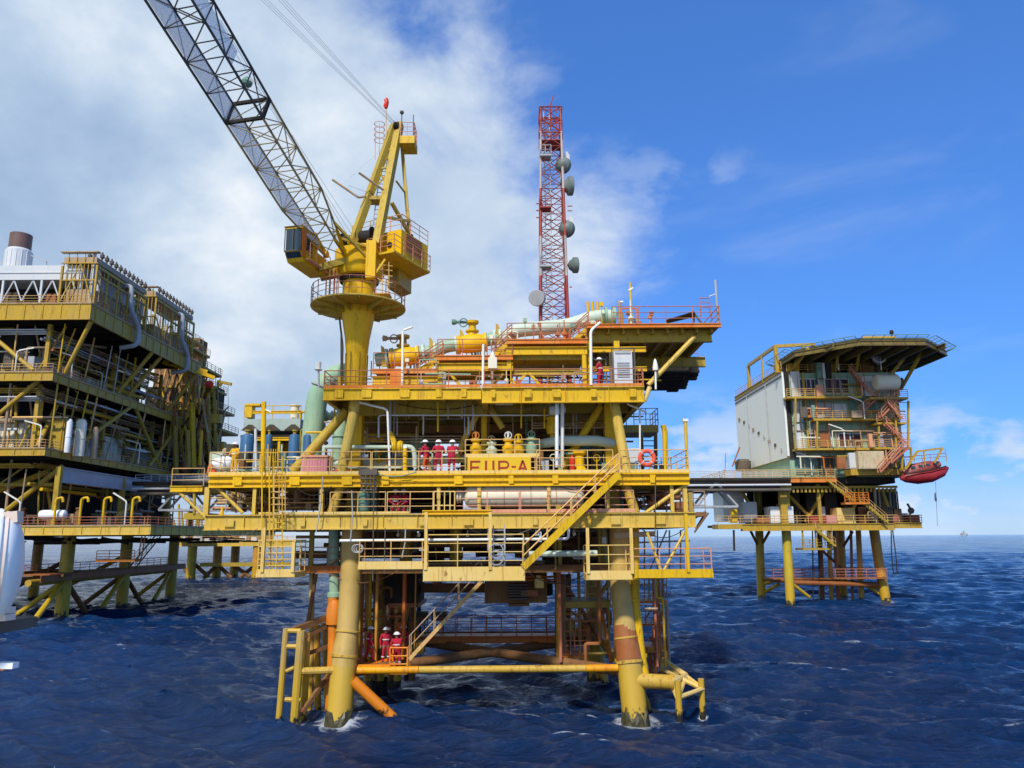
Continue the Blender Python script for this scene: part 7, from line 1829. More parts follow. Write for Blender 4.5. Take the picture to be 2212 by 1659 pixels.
for u, v0, v1 in ((476, 795, 905), (466, 800, 870), (440, 760, 800), (447, 770, 810)): m.tube(A(u, v1, 136), A(u, v0, 136), .06, n=5)
m.build('whip_antenna', 'greydark', LP)
# lamps along the left platform decks
def llamp(x, y, z, lab, d=(1, 0, 0), h=3.0, mat='lamp', grp='lamp arms on the left platform'):
    t = thing('lamp_post', lab, 'lamp post', (x, y, z), grp)
    m = MB(); d = V(d); m.pipe([(x, y, z), (x, y, z + h), V((x, y, z + h + .1)) + d * .5], .09, 6, bend=.3); m.build('pole', mat, t)
    m = MB(); m.bar(V((x, y, z + h + .12)) + d * .3, V((x, y, z + h + .45)) + d * 2.2, .22, .14); m.build('lamp_head', 'lamp', t)
for u, D, z, lab, d in ((20, 98, z25, 'lamp post at the left edge of the third deck', (1, 0, 0)), (144, 101, z25, 'lamp leaning left under the top deck corner', (-1, 0, .1)), (92, 98, z2, 'lamp post at the corner of the second deck', (-1, 0, .1)), (212, 112, z25, 'lamp post midway along the third deck', (-1, 0, .1)), (240, 118, z25, 'lamp post farther along the third deck', (-1, 0, .1)), (256, 119, z2, 'lamp post midway along the second deck edge', (-1, 0, .1)), (308, 118, z2, 'lamp post beyond the cream modules', (-1, 0, .1)),
                     (66, 98.3, z1, 'lamp post left of the liferaft on the lowest deck', (-1, 0, .4)), (290, 98.3, z1, 'lamp post near the right end of the lowest deck', (-.8, 0, .3))):
    p = A(u, 900, D); llamp(p.x, D, z, lab, d)
for u, lab in ((117, 'yellow swan neck davit with raised lamp on the lowest deck'), (172, 'yellow davit post in the middle of the lowest deck'), (222, 'yellow davit post right of the middle on the lowest deck'), (284, 'yellow davit post near the end of the lowest deck')):
    p = A(u, 1120, 98.4); t = thing('davit_post', lab, 'davit', (p.x, 98.4, z1), 'yellow davits on the lowest deck of the left platform')
    m = MB(); m.pipe([(p.x, 98.4, z1), (p.x, 98.4, z1 + 3.4), (p.x + .8, 98.4, z1 + 3.6), (p.x + .9, 98.4, z1 + 3.0)], .16, 8, bend=.3); m.build('arm', 'yellow', t)
for i in range(5): m = MB(); m.bar((-66 + i * 3.5, 99.4, z1), (-66 + i * 3.5, 99.4, z1 + 1.2 + .6 * (i % 2)), .5); m.lathe((-66 + i * 3.5, 99.4, z1 + 1.2 + .6 * (i % 2)), (0, 0, 1), [(0, .2), (.3, .2), (.35, .32), (.5, .32), (.55, .1)], 10); m.build('pump_unit', 'brown', LP)

# ------------------------------------------------------------------ far yellow jacket beyond the left platform
FP = thing('far_platform', 'low distant platform on dark braced legs seen past the left platform', 'platform', AZ(416, 1246, 0))
DF = 200
a, b_ = A(372, 1170, DF), A(640, 1170, DF); zf = a.z
m = MB(); m.box(a.x, b_.x, DF, DF + 18, zf - .5, zf); m.ibeam((a.x, DF - .2, zf - .6), (b_.x, DF - .2, zf - .6), .4, 1.3, .15); m.build('deck', 'yellow_pale', FP)
m = MB(); m.rail([(a.x, DF, zf), (b_.x, DF, zf)], 1.2, 2.5, .07, 2, 4); m.build('handrail', 'rail', FP)
for u, D, mt in ((415, DF + 1, 'marine_far'), (470, DF + 8, 'marine_rust'), (556, DF + 1, 'marine_rust'), (508, DF + 16, 'marine_rust')):
    p = A(u, 1200, D); m = MB(); m.tube((p.x, D, -3), (p.x, D, zf - .6), 1.15, n=14); m.build('leg', mt, FP); LEG_FOAM.append((p.x, D, 1))
zf2 = A(480, 1216, DF).z
m = MB(); m.box(A(432, 1216, DF).x, b_.x, DF, DF + 3, zf2 - .9, zf2); m.build('walkway', 'yellow_dull', FP)
m = MB()
for u0, v0, u1, v1 in ((420, 1218, 450, 1246), (470, 1220, 440, 1248), (470, 1220, 500, 1248), (500, 1218, 540, 1246), (556, 1218, 520, 1246), (395, 1222, 410, 1246)): m = MB(); m.tube(A(u0, v0, DF + 2), A(u1, v1, DF + 2), .5, n=8); m.build('brace', 'brown', FP)
m = MB()
for i in range(16):
    u = 385 + i * 13; D = DF + 6; p = A(u, 1165, D); hgt = 1.5 + 3 * rf.random(); m.box(p.x, p.x + rf.uniform(.8, 2.2), D, D + 2, zf, zf + hgt)
m.build('deck_equipment', 'brown', FP)
for i in range(7):
    m = MB(); u = 395 + i * 25; D = DF + 5; p = A(u, 1165, D); m.box(p.x, p.x + rf.uniform(1, 2.5), D - 1, D + 1, zf + .01, zf + .8 + 1.2 * rf.random()); m.build('deck_crate', 'grey_light', FP)
m = MB(); a = A(375, 1148, 196); m.box(a.x, A(452, 1148, 196).x, 190, 199, A(380, 1155, 196).z, A(380, 1150, 196).z)
for i in range(9): p = A(380 + i * 8, 1150, 196); m.bar(p, p + V((rf.uniform(-1, 1), 0, rf.uniform(3, 7))), .4)
m.build('upper_gallery', 'yellow_dull', FP)

# ------------------------------------------------------------------ link bridge running behind the middle platform
DB = 117.0
zB1, zB0 = A(1600, 1034, DB).z, A(1600, 1094, DB).z
bx0, bx1 = A(290, 1050, DB).x, A(1705, 1040, DB).x
BG = thing('link_bridge', 'long grey truss bridge with pipes linking the left and right platforms', 'bridge', (0, DB, zB0))
m = MB()
for y in (DB, DB + 3):
    m.bar((bx0, y, zB1 - .3), (bx1, y, zB1 - .3), .3, .55); m.bar((bx0 + 4, y, zB0), (bx1 - 8, y, zB0), .28, .3)
    n_ = int((bx1 - bx0 - 12) / 6.2)
    for i in range(n_):
        x = bx0 + 4 + i * (bx1 - bx0 - 12) / n_; w_ = (bx1 - bx0 - 12) / n_
        m.tube((x, y, zB0), (x + w_ / 2, y, zB1 - .5), .19, n=8); m.tube((x + w_, y, zB0), (x + w_ / 2, y, zB1 - .5), .19, n=8)
m.build('truss', 'grey', BG)
m = MB(); m.box(bx0, bx1, DB + .2, DB + 2.8, zB1 - .12, zB1 - .01); m.build('walkway', 'greydark', BG)
for y, z, r, mt in ((DB - .5, zB1 - .2, .32, 'black'), (DB - .6, zB1 - 1.0, .17, 'grey_light'), (DB - .45, zB1 - 1.75, .24, 'greydark'), (DB + 1.5, zB1 - 1.2, .4, 'greydark')):
    m = MB(); m.tube((bx0, y, z), (bx1, y, z), r, n=10); m.build('pipe', mt, BG)
m = MB(); m.rail([(bx0, DB + .1, zB1), (bx1, DB + .1, zB1)], 1.15, 2.4, .04, 2, 4); m.rail([(bx0, DB + 2.9, zB1), (bx1, DB + 2.9, zB1)], 1.15, 2.4, .04, 2, 4); m.build('handrail', 'grey_light', BG)

# ------------------------------------------------------------------ accommodation platform on the right
RP_ = thing('accommodation_platform', 'distant platform with white and green quarters block and helideck on the right', 'platform', AZ(1703, 1300, 0))
def rbox(u0, v0, u1, v1, D, dd, mat, name, parent=None, lab=None, cat=None, grp=None, panel=True):
    a, b_ = A(u0, v1, D), A(u1, v0, D); m = MB(); m.box(a.x, b_.x, D, D + dd, a.z, b_.z)
    if panel:
        m.box(a.x + .12, b_.x - .12, D - .05, D - .003, a.z + .12, b_.z - .12)
    o = m.build(name, mat, parent)
    if lab: tag(o, lab, cat, grp)
    return o
def rleg(pts, r, mat='marine_far'):
    m = MB(); P_ = [A(*p) for p in pts]; m.sweep(P_, [r] * len(P_), 16); m.build('leg', mat, RP_)
    a, b_ = P_[-2], P_[-1]; t = (0 - a.z) / (b_.z - a.z); q = a + (b_ - a) * t; LEG_FOAM.append((q.x, q.y, r))
rleg([(1696, 1050, 120), (1698, 1145, 120), (1709, 1320, 119)], .68); rleg([(1636, 1050, 129), (1640, 1145, 129), (1646, 1320, 129)], .66)
rleg([(1880, 1050, 124), (1888, 1145, 124), (1900, 1225, 124), (1918, 1320, 123.5)], .75, 'marine_rust'); rleg([(1812, 1050, 131), (1815, 1145, 131), (1823, 1310, 131)], .66, 'marine_rust')
for u, u2, r, mt in ((1770, 1777, .4, 'brown'), (1790, 1797, .36, 'marine_rust'), (1802, 1812, .3, 'rust'), (1838, 1842, .22, 'rust'), (1854, 1862, .42, 'marine_rust')):
    m = MB(); m.tube(A(u, 1145, 126), A(u2, 1310, 126), r, n=10); m.build('conductor', mt, RP_)
for p, q in (((1622, 1148, 127), (1638, 1180, 129)), ((1662, 1148, 127), (1644, 1180, 129)), ((1766, 1180, 122), (1815, 1225, 128)), ((1822, 1180, 128), (1842, 1148, 128))): m = MB(); m.tube(A(*p), A(*q), .22, n=8); m.build('brace', 'brown', RP_)
zR0 = A(1700, 1252, 120).z
m = MB()
for p, q in (((1648, 1250, 129), (1706, 1256, 120)), ((1706, 1258, 120), (1908, 1264, 124)), ((1820, 1256, 131), (1908, 1264, 124)), ((1648, 1250, 129), (1820, 1256, 131))): m.tube(A(*p), A(*q), .36, n=10)
m.build('brace', 'rust', RP_)
for p, q in (((1712, 1262, 120), (1748, 1290, 121)), ((1648, 1262, 129), (1668, 1256, 126)), ((1650, 1280, 129), (1682, 1262, 125)), ((1905, 1270, 124), (1860, 1262, 126)), ((1906, 1285, 124), (1870, 1264, 125))): m = MB(); m.tube(A(*p), A(*q), .28, n=8); m.build('brace', 'marine_far', RP_)
a, b_ = A(1662, 1246, 124), A(1905, 1252, 124)
m = MB(); m.box(a.x, b_.x, 122, 127, zR0 - .1, zR0 + .1); m.build('spider_deck', 'rust', RP_)
m = MB(); m.rail([(a.x, 122, zR0 + .1), (b_.x, 122, zR0 + .1)], 1.3, 1.6, .06, 2, 4); m.rail([(a.x, 127, zR0 + .1), (b_.x, 127, zR0 + .1)], 1.3, 1.6, .06, 2, 4); m.build('handrail', 'rail_red', RP_)
for u0, v, u1 in ((1755, 1256, 1757), (1768, 1256, 1770)):
    m = MB(); m.tube(A(u0, 1145, 121), A(u1, 1300, 121), .1, n=6); m.build('riser', 'black', RP_)
# lower deck
a, b_ = A(1549, 1132, 118), A(1991, 1128, 118); zq = a.z
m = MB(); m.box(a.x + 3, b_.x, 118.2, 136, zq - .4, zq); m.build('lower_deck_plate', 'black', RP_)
m = MB(); m.ibeam((A(1600, 1140, 118).x, 118, zq - .55), (b_.x - 4.2, 118, zq - .55), .4, 1.05, .12); m.ibeam((b_.x - 4.1, 118.1, zq - .35), (b_.x, 118.1, zq - .35), .4, .9, .12); m.build('edge_beam', 'old_yellow', RP_)
m = MB(); m.box(a.x, A(1602, 1140, 118).x, 117.5, 121, zq - .75, zq - .05); m.build('side_landing', 'old_yellow', RP_)
m = MB(); m.rail([(a.x, 117.6, zq), (b_.x, 117.9, zq), (b_.x, 135, zq)], 1.15, 1.7, .05, 2, 4); m.build('handrail', 'rail', RP_)
# second deck
z2q = A(1700, 1032, 117).z; z2qr = A(1880, 1013, 115).z
a, b_ = A(1566, 1032, 117), A(1808, 1032, 117)
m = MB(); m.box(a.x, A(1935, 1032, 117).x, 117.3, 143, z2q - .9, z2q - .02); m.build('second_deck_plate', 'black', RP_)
m = MB(); m.ibeam((a.x, 117, z2q - .35), (b_.x, 117, z2q - .35), .3, .75, .1); m.build('edge_beam', 'orange', RP_)
m = MB(); m.box(a.x, b_.x, 117, 143, z2q + .0, z2q + .06); m.build('second_deck_top', 'yellow_dull', RP_)
m = MB(); m.rail([(a.x, 117.1, z2q + .06), (b_.x, 117.1, z2q + .06)], 1.15, 1.5, .05, 3, 4); m.rail([(a.x, 117.1, z2q + .06), (a.x, 142, z2q + .06)], 1.15, 1.5, .05, 3, 4); m.build('handrail', 'rail', RP_)
a2, b2 = A(1838, 1016, 115), A(1965, 1016, 115)
m = MB(); m.box(a2.x, b2.x, 115, 130, z2qr - .9, z2qr); m.build('lifeboat_deck', 'old_yellow', RP_)
m = MB(); k_ = 0
xa_, xb_ = A(1685, 1058, 118).x, A(1938, 1058, 118).x
m.bar((xa_, 118, A(1700, 1053, 118).z), (xb_, 118, A(1700, 1053, 118).z), .4, .35)
while xa_ + k_ * .62 < xb_: m.box(xa_ + k_ * .62, xa_ + k_ * .62 + .3, 117.85, 118.1, A(1700, 1064, 118).z, A(1700, 1056, 118).z); k_ += 1
m.build('castellated_beam', 'yellow_dull', RP_)
m = MB()
for i in range(5): m.box(A(1700 + i * 40, 1060, 121).x, A(1726 + i * 40, 1060, 121).x, 121, 125, zq, A(1700, 1050, 121).z)
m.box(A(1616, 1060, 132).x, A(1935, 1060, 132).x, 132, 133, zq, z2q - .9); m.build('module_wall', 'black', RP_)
# goods on the lower deck of the right platform
rbox(1564, 1060, 1606, 1126, 124, 6, 'whitewall', 'cladding_wall', RP_); rbox(1608, 1084, 1634, 1130, 121, 3, 'grey_light', 'storage_unit', None, 'pale grey unit left of the dark machinery on the right platform', 'unit')
rbox(1666, 1094, 1713, 1130, 119, 3, 'white', 'white_container', None, 'white container in the middle of the right platform lower deck', 'container')
rbox(1752, 1115, 1784, 1132, 118.8, 2, 'red', 'skip', None, 'low red skip on the right platform lower deck', 'skip'); rbox(1786, 1114, 1808, 1131, 119, 2, 'pink', 'pink_crate', None, 'pink crate between the red skip and the yellow container', 'crate')
t = rbox(1800 + 10, 1097, 1846, 1133, 118.6, 3, 'yellow_cream', 'ribbed_container', None, 'yellow ribbed container in front of the leg of the right platform', 'container')
rbox(1636, 1118, 1662, 1130, 119.5, 2, 'rust', 'pump_skid', None, 'brown pump skid left of the white container', 'pump'); rbox(1582, 1100, 1592, 1130, 118.4, 1, 'yellow', 'bollard_unit', None, 'narrow yellow unit at the left landing of the right platform', 'unit')
rbox(1904, 1096, 1928, 1130, 119, 2, 'black', 'dark_tank', None, 'black tank at the right part of the right platform', 'tank'); rbox(1928, 1114, 1950, 1130, 119, 2, 'redwhite', 'red_bin', None, 'dull red bin right of the black tank', 'bin'); rbox(1962, 1112, 1986, 1130, 118.6, 2, 'red', 'red_pump', None, 'red pump unit at the right end of the right platform', 'pump')
m = MB(); p = A(1966, 1130, 118.4); m.bar(p, A(1966, 1098, 118.4), .2); m.bar(A(1966, 1098, 118.4), A(1960, 1088, 118.4), .25); m.ball(A(1968, 1103, 118.4), .5, (1, 1, 1), 8, 6); tag(m.build('monitor_post', 'greydark'), 'dark monitor on a post at the right end rail', 'post')
for u, mt in ((1692, 'old_yellow'), (1888, 'yellow_dull'), (1770, 'yellow_dull')):
    m = MB(); p = A(u, 1100, 118.7); m.bar((p.x, 118.7 if u != 1888 else 123, zq), (p.x, 118.7 if u != 1888 else 123, z2q - .9), 1.0 if u != 1770 else .5); m.build('column', mt, RP_)
stair(RP_, A(1848, 1083, 116.5), A(1786, 1036, 116.5), .9, 'yellow_dull', 'rail', hr=1.1); stair(RP_, A(1918, 1128, 117), A(1864, 1082, 117), .9, 'yellow_dull', 'rail', hr=1.1); stair(RP_, A(1806, 1180, 117), A(1762, 1142, 117), .9, 'yellow_dull', 'rail', hr=1.1)
m = MB(); a, b_ = A(1826, 1085, 116.4), A(1878, 1085, 116.4); m.box(a.x, b_.x, 116.4, 118, a.z - .3, a.z); m.rail([(a.x, 116.45, a.z), (b_.x, 116.45, a.z)], 1.4, .8, .06, 3, 4); m.build('landing', 'orange', RP_)
m = MB(); a, b_ = A(1734, 1184, 118), A(1800, 1184, 118); m.box(a.x, b_.x, 118, 121, a.z - .3, a.z); m.rail([(a.x, 118.05, a.z), (b_.x, 118.05, a.z)], 1.2, 1.2, .05, 2, 4)
for u in (1736, 1764, 1798): m.bar(A(u, 1182, 118.1), V((A(u, 1182, 118.1).x, 118.1, zq - .5)), .22)
m.build('hung_platform', 'yellow_dull', RP_)
m = MB(); m.pipe([A(1925, 1142, 119), A(1926, 1200, 119), A(1930, 1240, 119), A(1938, 1240, 119), A(1936, 1205, 119), A(1930, 1160, 119), A(1928, 1142, 119)], .09, 6, bend=.6); tag(m.build('hose_loop', 'black'), 'black hose loop hanging under the right platform', 'hose')
m = MB(); m.tube(A(1585, 1145, 118), A(1586, 1190, 118), .16, n=6); m.build('caisson', 'black', RP_)
# quarters block
YB0, YB1 = 117.6, 143
xq0, xq1 = A(1699, 900, YB0).x, A(1944, 900, YB0).x
zqt, zqb = A(1699, 806, YB0).z, z2q + .07
zcl = A(1699, 988, YB0).z
QB = MB(); QB.box(xq0, xq1, YB0, YB1, zqb, zqt); blk = QB.build('quarters_block', 'mint', RP_)
m = MB(); m.box(xq0 - .3, xq0 - .002, YB0 - .1, YB1 + .1, zcl, zqt + .2)
for i in range(0): y = YB0 + (YB1 - YB0) * i / 4; m.box(xq0 - .34, xq0 - .302, y - .06, y + .06, zcl + .1, zqt)
m.build('white_cladding', 'whitewall', blk)
m = MB(); m.box(xq0 - .42, xq0 - .35, YB0 - .2, YB1, zqt - .55, zqt - .4); m.box(xq0 - .4, xq0 + 1.3, YB0 - .25, YB0 - .12, zcl - .2, zcl + .2); m.build('cladding_trim', 'greydark', blk)
m = MB(); m.box(xq0 + .05, xq0 + .7, YB0 - .35, YB0 - .003, zcl, zqt + .2); m.build('black_trunk', 'black', blk)
m = MB(); m.box(xq0 + 1.0, xq0 + 2.4, YB0 - .3, YB0 - .003, zcl + .3, zqt + .2); m.build('corner_panel', 'grey_light', blk)
m = MB(); m.tube((xq0 + 2.9, YB0 - .45, zcl), (xq0 + 2.9, YB0 - .45, zqt), .16, n=8); m.build('downpipe', 'yellow_dull', blk)
for u0, v0, u1, v1, mt in ((1720, 868, 1752, 922, 'mint_dark'), (1762, 868, 1795, 905, 'grey'), (1800, 872, 1828, 905, 'grey_light'), (1836, 868, 1870, 902, 'mint_dark'), (1760, 930, 1785, 960, 'mint_dark'), (1770, 985, 1800, 1026, 'greydark'), (1806, 985, 1838, 1028, 'mint_dark'), (1720, 985, 1764, 1024, 'mint_dark'), (1880, 860, 1932, 892, 'mint_dark'), (1860, 812, 1905, 845, 'whitewall')):
    a, b_ = A(u0, v1, YB0 - .2), A(u1, v0, YB0 - .2); m = MB(); m.box(a.x, b_.x, YB0 - .12, YB0 - .004, a.z, b_.z); m.build('wall_panel', mt, blk)
rbox(1833, 990, 1846, 1040, YB0 - .4, .3, 'black', 'black_trunk', blk, panel=False)
def wins(u0, v0, u1, v1, n_):
    for i in range(n_):
        a, b_ = A(u0 + (u1 - u0) * i / n_ + 1, v1, YB0 - .15), A(u0 + (u1 - u0) * (i + 1) / n_ - 1, v0, YB0 - .15)
        f = MB(); f.box(a.x, b_.x, YB0 - .16, YB0 - .005, a.z, b_.z); fo = f.build('window', 'white', blk)
        m = MB(); m.box(a.x + .12, b_.x - .12, YB0 - .2, YB0 - .163, a.z + .12, b_.z - .12); m.build('pane', 'dark_red_pane', fo)
M['dark_red_pane'] = paint('dark_red_pane', (.05, .012, .012), rough=.2, fade=(.07, .02, .02))
wins(1717, 818, 1769, 851, 3); wins(1782, 818, 1834, 851, 3); wins(1746, 936, 1796, 966, 2); wins(1812, 936, 1862, 966, 2)
for u0, u1, v, dd in ((1700, 1862, 856, 2.2), (1758, 1946, 904, 2.2), (1722, 1880, 968, 2.4), (1880, 1962, 858, 3), (1890, 1970, 966, 3), (1895, 1958, 912, 3)):
    D = YB0 - dd; a, b_ = A(u0, v, D), A(u1, v, D)
    m = MB(); m.box(a.x, b_.x, D, YB0 - .25, a.z - .32, a.z); m.build('gallery', 'old_yellow', RP_)
    m = MB(); m.rail([(a.x, D + .05, a.z), (b_.x, D + .05, a.z)], 1.15, 1.5, .05, 3, 4); m.build('handrail', 'rail_pink' if u0 > 1850 else 'rail', RP_)
for u0, v0, u1, v1, D in ((1856, 896, 1900, 856, 115), (1905, 900, 1940, 862, 113.5), (1902, 1020, 1950, 966, 113), (1960, 960, 1915, 915, 113.5), (1880, 850, 1840, 800, 115), (1925, 1000, 1965, 966, 112.5), (1950, 905, 1918, 868, 113)):
    stair(RP_, A(u0, v0, D), A(u1, v1, D), .9, 'rail_red', 'rail_pink', hr=1.1)
for u, v0, v1, D in ((1962, 866, 966, 114), (1968, 966, 1016, 114), (1935, 858, 1010, 114), (1898, 912, 966, 115), (1765, 910, 970, 115.3), (1718, 860, 970, 115.3)):
    m = MB(); m.bar(A(u, v1, D), A(u, v0, D), .25); m.build('gallery_post', 'yellow_dull', RP_)
rbox(1857, 975, 1908, 1013, 114.5, 2.6, 'rust_cream', 'rusty_container', None, 'cream container streaked with rust on the right platform', 'container') if False else None
M['rust_cream'] = paint('rust_streaked_cream', (.55, .45, .28), rust=.42, fade=(.50, .38, .22), scale=1.0)
rbox(1856, 974, 1909, 1013, 114.2, 2.6, 'rust_cream', 'rusty_container', None, 'cream container streaked with rust below the stair tower', 'container')
rbox(1836, 978, 1853, 1012, 115.2, 1.6, 'grey_light', 'pale_locker', None, 'pale locker left of the rust streaked container', 'locker')
t = thing('water_tank', 'cream horizontal tank with dark end beside the top stair', 'tank', A(1905, 845, 114))
m = MB(); m.lathe(A(1888, 826, 114), (1, 0, 0), [(0, .3), (.1, 1.0), (.3, 1.2), (3.4, 1.2), (3.6, 1.0), (3.7, .5)], 18); m.build('shell', 'cream', t)
m = MB(); m.lathe(A(1888, 826, 114) + V((3.7, 0, 0)), (1, 0, 0), [(0, .5), (.3, .7), (.5, .7), (.52, .3)], 14); m.build('end_cap', 'greydark', t)
# gear on the roof and the helideck
zh = A(1850, 741, 108).z; hc = V((54.4, 118.2, zh)); RH = 12.3
oc = [hc + V((math.cos(R(22.5 + 45 * i)) * RH, math.sin(R(22.5 + 45 * i)) * RH, 0)) for i in range(8)]
HD = MB(); HD.plate(oc, (0, 0, .45)); M['helideck_dull'] = paint('dark_helideck_steel', (.20, .15, .04), rust=.4, fade=(.14, .11, .04))  # darker tone for the beams under the helideck
hd = HD.build('helideck', 'shadow_dark', RP_)
m = MB(); o2 = [hc + (p - hc) * 1.01 + V((0, 0, -.35)) for p in oc]
for i in range(8): m.ibeam(o2[i], o2[(i + 1) % 8], .3, .75, .1)
for i in range(-3, 4): m.ibeam(hc + V((i * 2.7, -RH * .86, -.5)), hc + V((i * 2.7, RH * .86, -.5)), .3, .7, .1)
m.build('helideck_beam', 'helideck_dull', hd)
m = MB()
for i in range(8):
    p, q = oc[i], oc[(i + 1) % 8]; e = ((p + q) / 2 - hc); e.z = 0; e = e.normalized()
    po, qo = p + e * 1.5 + V((0, 0, .5)), q + e * 1.5 + V((0, 0, .5))
    m.tube(po, qo, .06, n=5)
    for k in range(7):
        t_ = k / 6; m.tube(p + (q - p) * t_, po + (qo - po) * t_, .05, n=4)
    for t_ in (.33, .66): m.tube(p + (po - p) * t_, q + (qo - q) * t_, .03, n=4)
m.build('safety_net', 'mint_dark', hd)
m = MB(); a, b_ = A(1876, 738, 106.6), A(1933, 738, 106.6); m.box(a.x, b_.x, 107.2, 107.4, zh - .1, zh + .45); m.build('red_panel', 'red', hd)
m = MB(); m.box(A(1868, 738, 106.6).x, A(1940, 738, 106.6).x, 107.0, 107.19, zh + .46, zh + .75); m.build('edge_platform', 'yellow', hd)
m = MB(); mp_ = V((A(1926, 720, 107.6).x, 107.6, zh)); m.bar(mp_, mp_ + V((0, 0, 1.2)), .15); m.ball(mp_ + V((0, 0, 1.45)), .32, (1, 1, 1.2), 8, 6); m.build('marker_lamp', 'black', hd)
for p, q in (((1945, 842, 118), (1992, 760, 114)), ((1905, 835, 118), (1960, 765, 116)), ((1850, 800, 117.5), (1858, 745, 113)), ((1806, 800, 117.5), (1812, 742, 113)), ((1712, 800, 118), (1745, 752, 112)), ((1875, 800, 124), (1930, 770, 118))):
    m = MB(); m.bar(A(*p), A(*q), .4); m.build('helideck_strut', 'old_yellow', RP_)
zrf = zqt + .2
m = MB(); pts = [A(1616, 790, 136), A(1675, 748, 118.2), A(1760, 744, 117.5)]
m.bar(pts[0], pts[1], .4, .5); m.bar(pts[1], pts[2], .4, .5); m.bar(pts[1], V((pts[1].x, pts[1].y, zrf)), .55); m.bar(pts[0], V((pts[0].x, pts[0].y, zrf - .2)), .5); m.bar(A(1735, 748, 117.6), A(1708, 800, 117.6), .3); m.bar(A(1645, 770, 126), V((A(1645, 770, 126).x, 126, zrf)), .25); m.build('roof_frame', 'old_yellow', RP_)
m = MB(); m.ibeam((xq0 - .3, YB0, zrf + .25), (xq0 - .3, YB1, zrf + .25), .4, .7, .1); m.build('roof_edge', 'yellow_dull', RP_)
rr_ = random.Random(8)
mts = ['brown', 'black', 'rust', 'yellow_dull', 'greydark', 'scaffold', 'rail_pink']
for i in range(30):
    D = rr_.uniform(118.5, 128); u = rr_.uniform(1690, 1900); p = A(u, 800, D); hgt = rr_.uniform(.8, 4.4); w_ = rr_.uniform(.5, 2.2)
    m = MB()
    if i % 3: m.box(p.x, p.x + w_, D, D + 1.2, zrf + .002 * i, zrf + hgt); m.box(p.x + .1, p.x + w_ - .1, D - .06, D - .01, zrf + .15, zrf + hgt - .15)
    else: m.pipe([(p.x, D, zrf), (p.x, D, zrf + hgt), (p.x + w_, D, zrf + hgt), (p.x + w_, D, zrf)], .16, 8)
    m.build('roof_unit', rr_.choice(mts), RP_)
m = MB(); m.box(A(1718, 800, 129).x, A(1900, 800, 129).x, 129, 130, zrf, zh - 1); m.build('roof_bulkhead', 'black', RP_)
rbox(1706, 784, 1726, 801, 117.9, 1, 'yellow_bright', 'yellow_crate', None, 'bright yellow crate on the roof of the quarters block', 'crate')
for u, mt, r in ((1768, 'mint_dark', .5), (1777, 'white', .3), (1788, 'black', .45)):
    m = MB(); p = A(u, 800, 117.4); m.tube((p.x, 117.2, zrf - 1.2), (p.x, 117.2, zh - .9), r, n=12); m.build('exhaust_pipe', mt, RP_)
m = MB(); m.ring(A(1899, 769, 116.5), .95, .22, (.35, 1, 0), 20, 8); m.lathe(A(1899, 769, 116.5), (.35, 1, 0), [(.05, .9), (2.5, .9), (2.6, .4)], 18); m.build('air_intake', 'grey_light', RP_)
m = MB(); m.rail([(A(1700, 800, YB0).x, YB0 + .1, zrf), (A(1860, 800, YB0).x, YB0 + .1, zrf)], 1.15, 1.6, .05, 2, 4); m.rail([(xq0 - .2, YB0 + .1, zrf + .6), (xq0 - .2, YB1, zrf + .6)], 1.15, 1.8, .05, 2, 4); m.build('handrail', 'rail', RP_)
for u, v, D, z_, lab in ((1812, 800, 116.6, zrf, 'curved lamp post on the roof under the helideck'), (1868, 905, 115, None, 'lamp post on the middle gallery of the quarters'), (1826, 966, 114.8, None, 'lamp post on the lower gallery of the quarters'), (1754, 1026, 116.8, None, 'lamp post in front of the green wall foot'), (1904, 800, 116, None, 'lamp arm beside the round air intake')):
    p = A(u, v, D); llamp(p.x, D, p.z if z_ is None else z_, lab, (-1, 0, .2), 2.6, grp='lamp posts on the right platform')
m = MB(); c = A(1605, 1005, 135); m.lathe(c + V((0, 0, -1)), (0, 0, 1), [(0, 1.3), (1.6, 1.4), (2.0, 1.0), (2.1, .2)], 14); tag(m.build('roof_blower', 'greydark'), 'dark round blower at the left foot of the white wall', 'blower')
m = MB(); m.bar(A(1582, 1008, 133), A(1598, 966, 133), .22); m.tube(A(1566, 1020, 133), A(1568, 978, 133), .06, n=5); m.build('crane_jib', 'rust', RP_)
# ladders, ducts and light lines on the quarters walls
for i in range(12):
    u = 1722 + i * 18; D = YB0 - .5; a, b_ = A(u, 806, D), A(u, 1008, D); m = MB(); m.tube((a.x, D, zqb + .5), (a.x, D, zqt - .3), .06, n=5); m.build('conduit', ['scaffold', 'grey', 'mint_dark', 'rust'][i % 4], blk)
for v in (864, 912, 930, 974):
    m = MB(); p = A(1712, v, YB0 - .45); m.tube(p, V((xq1 - .3, YB0 - .45, p.z)), .09, n=6); m.tube(p + V((2, 0, -.3)), V((xq1 - 3, YB0 - .45, p.z - .3)), .06, n=6); m.build('pipe_run', 'scaffold' if v % 4 else 'mint_dark', blk)
for i in range(9):
    y = YB0 + 2 + i * 2.6; z = zcl + 1.2 + (i * 37 % 9); m = MB(); m.box(xq0 - .42, xq0 - .305, y, y + .5 + .3 * (i % 3), z, z + .5); m.build('wall_vent', ['grey', 'greydark', 'scaffold'][i % 3], blk)
m = MB(); m.tube((xq0 - .45, YB0 + 7.5, zcl), (xq0 - .45, YB0 + 7.5, zqt - .3), .08, n=6); m.tube((xq0 - .45, YB0 + 18, zcl), (xq0 - .45, YB0 + 18, zqt - .3), .06, n=6); m.build('downpipe', 'grey', blk)
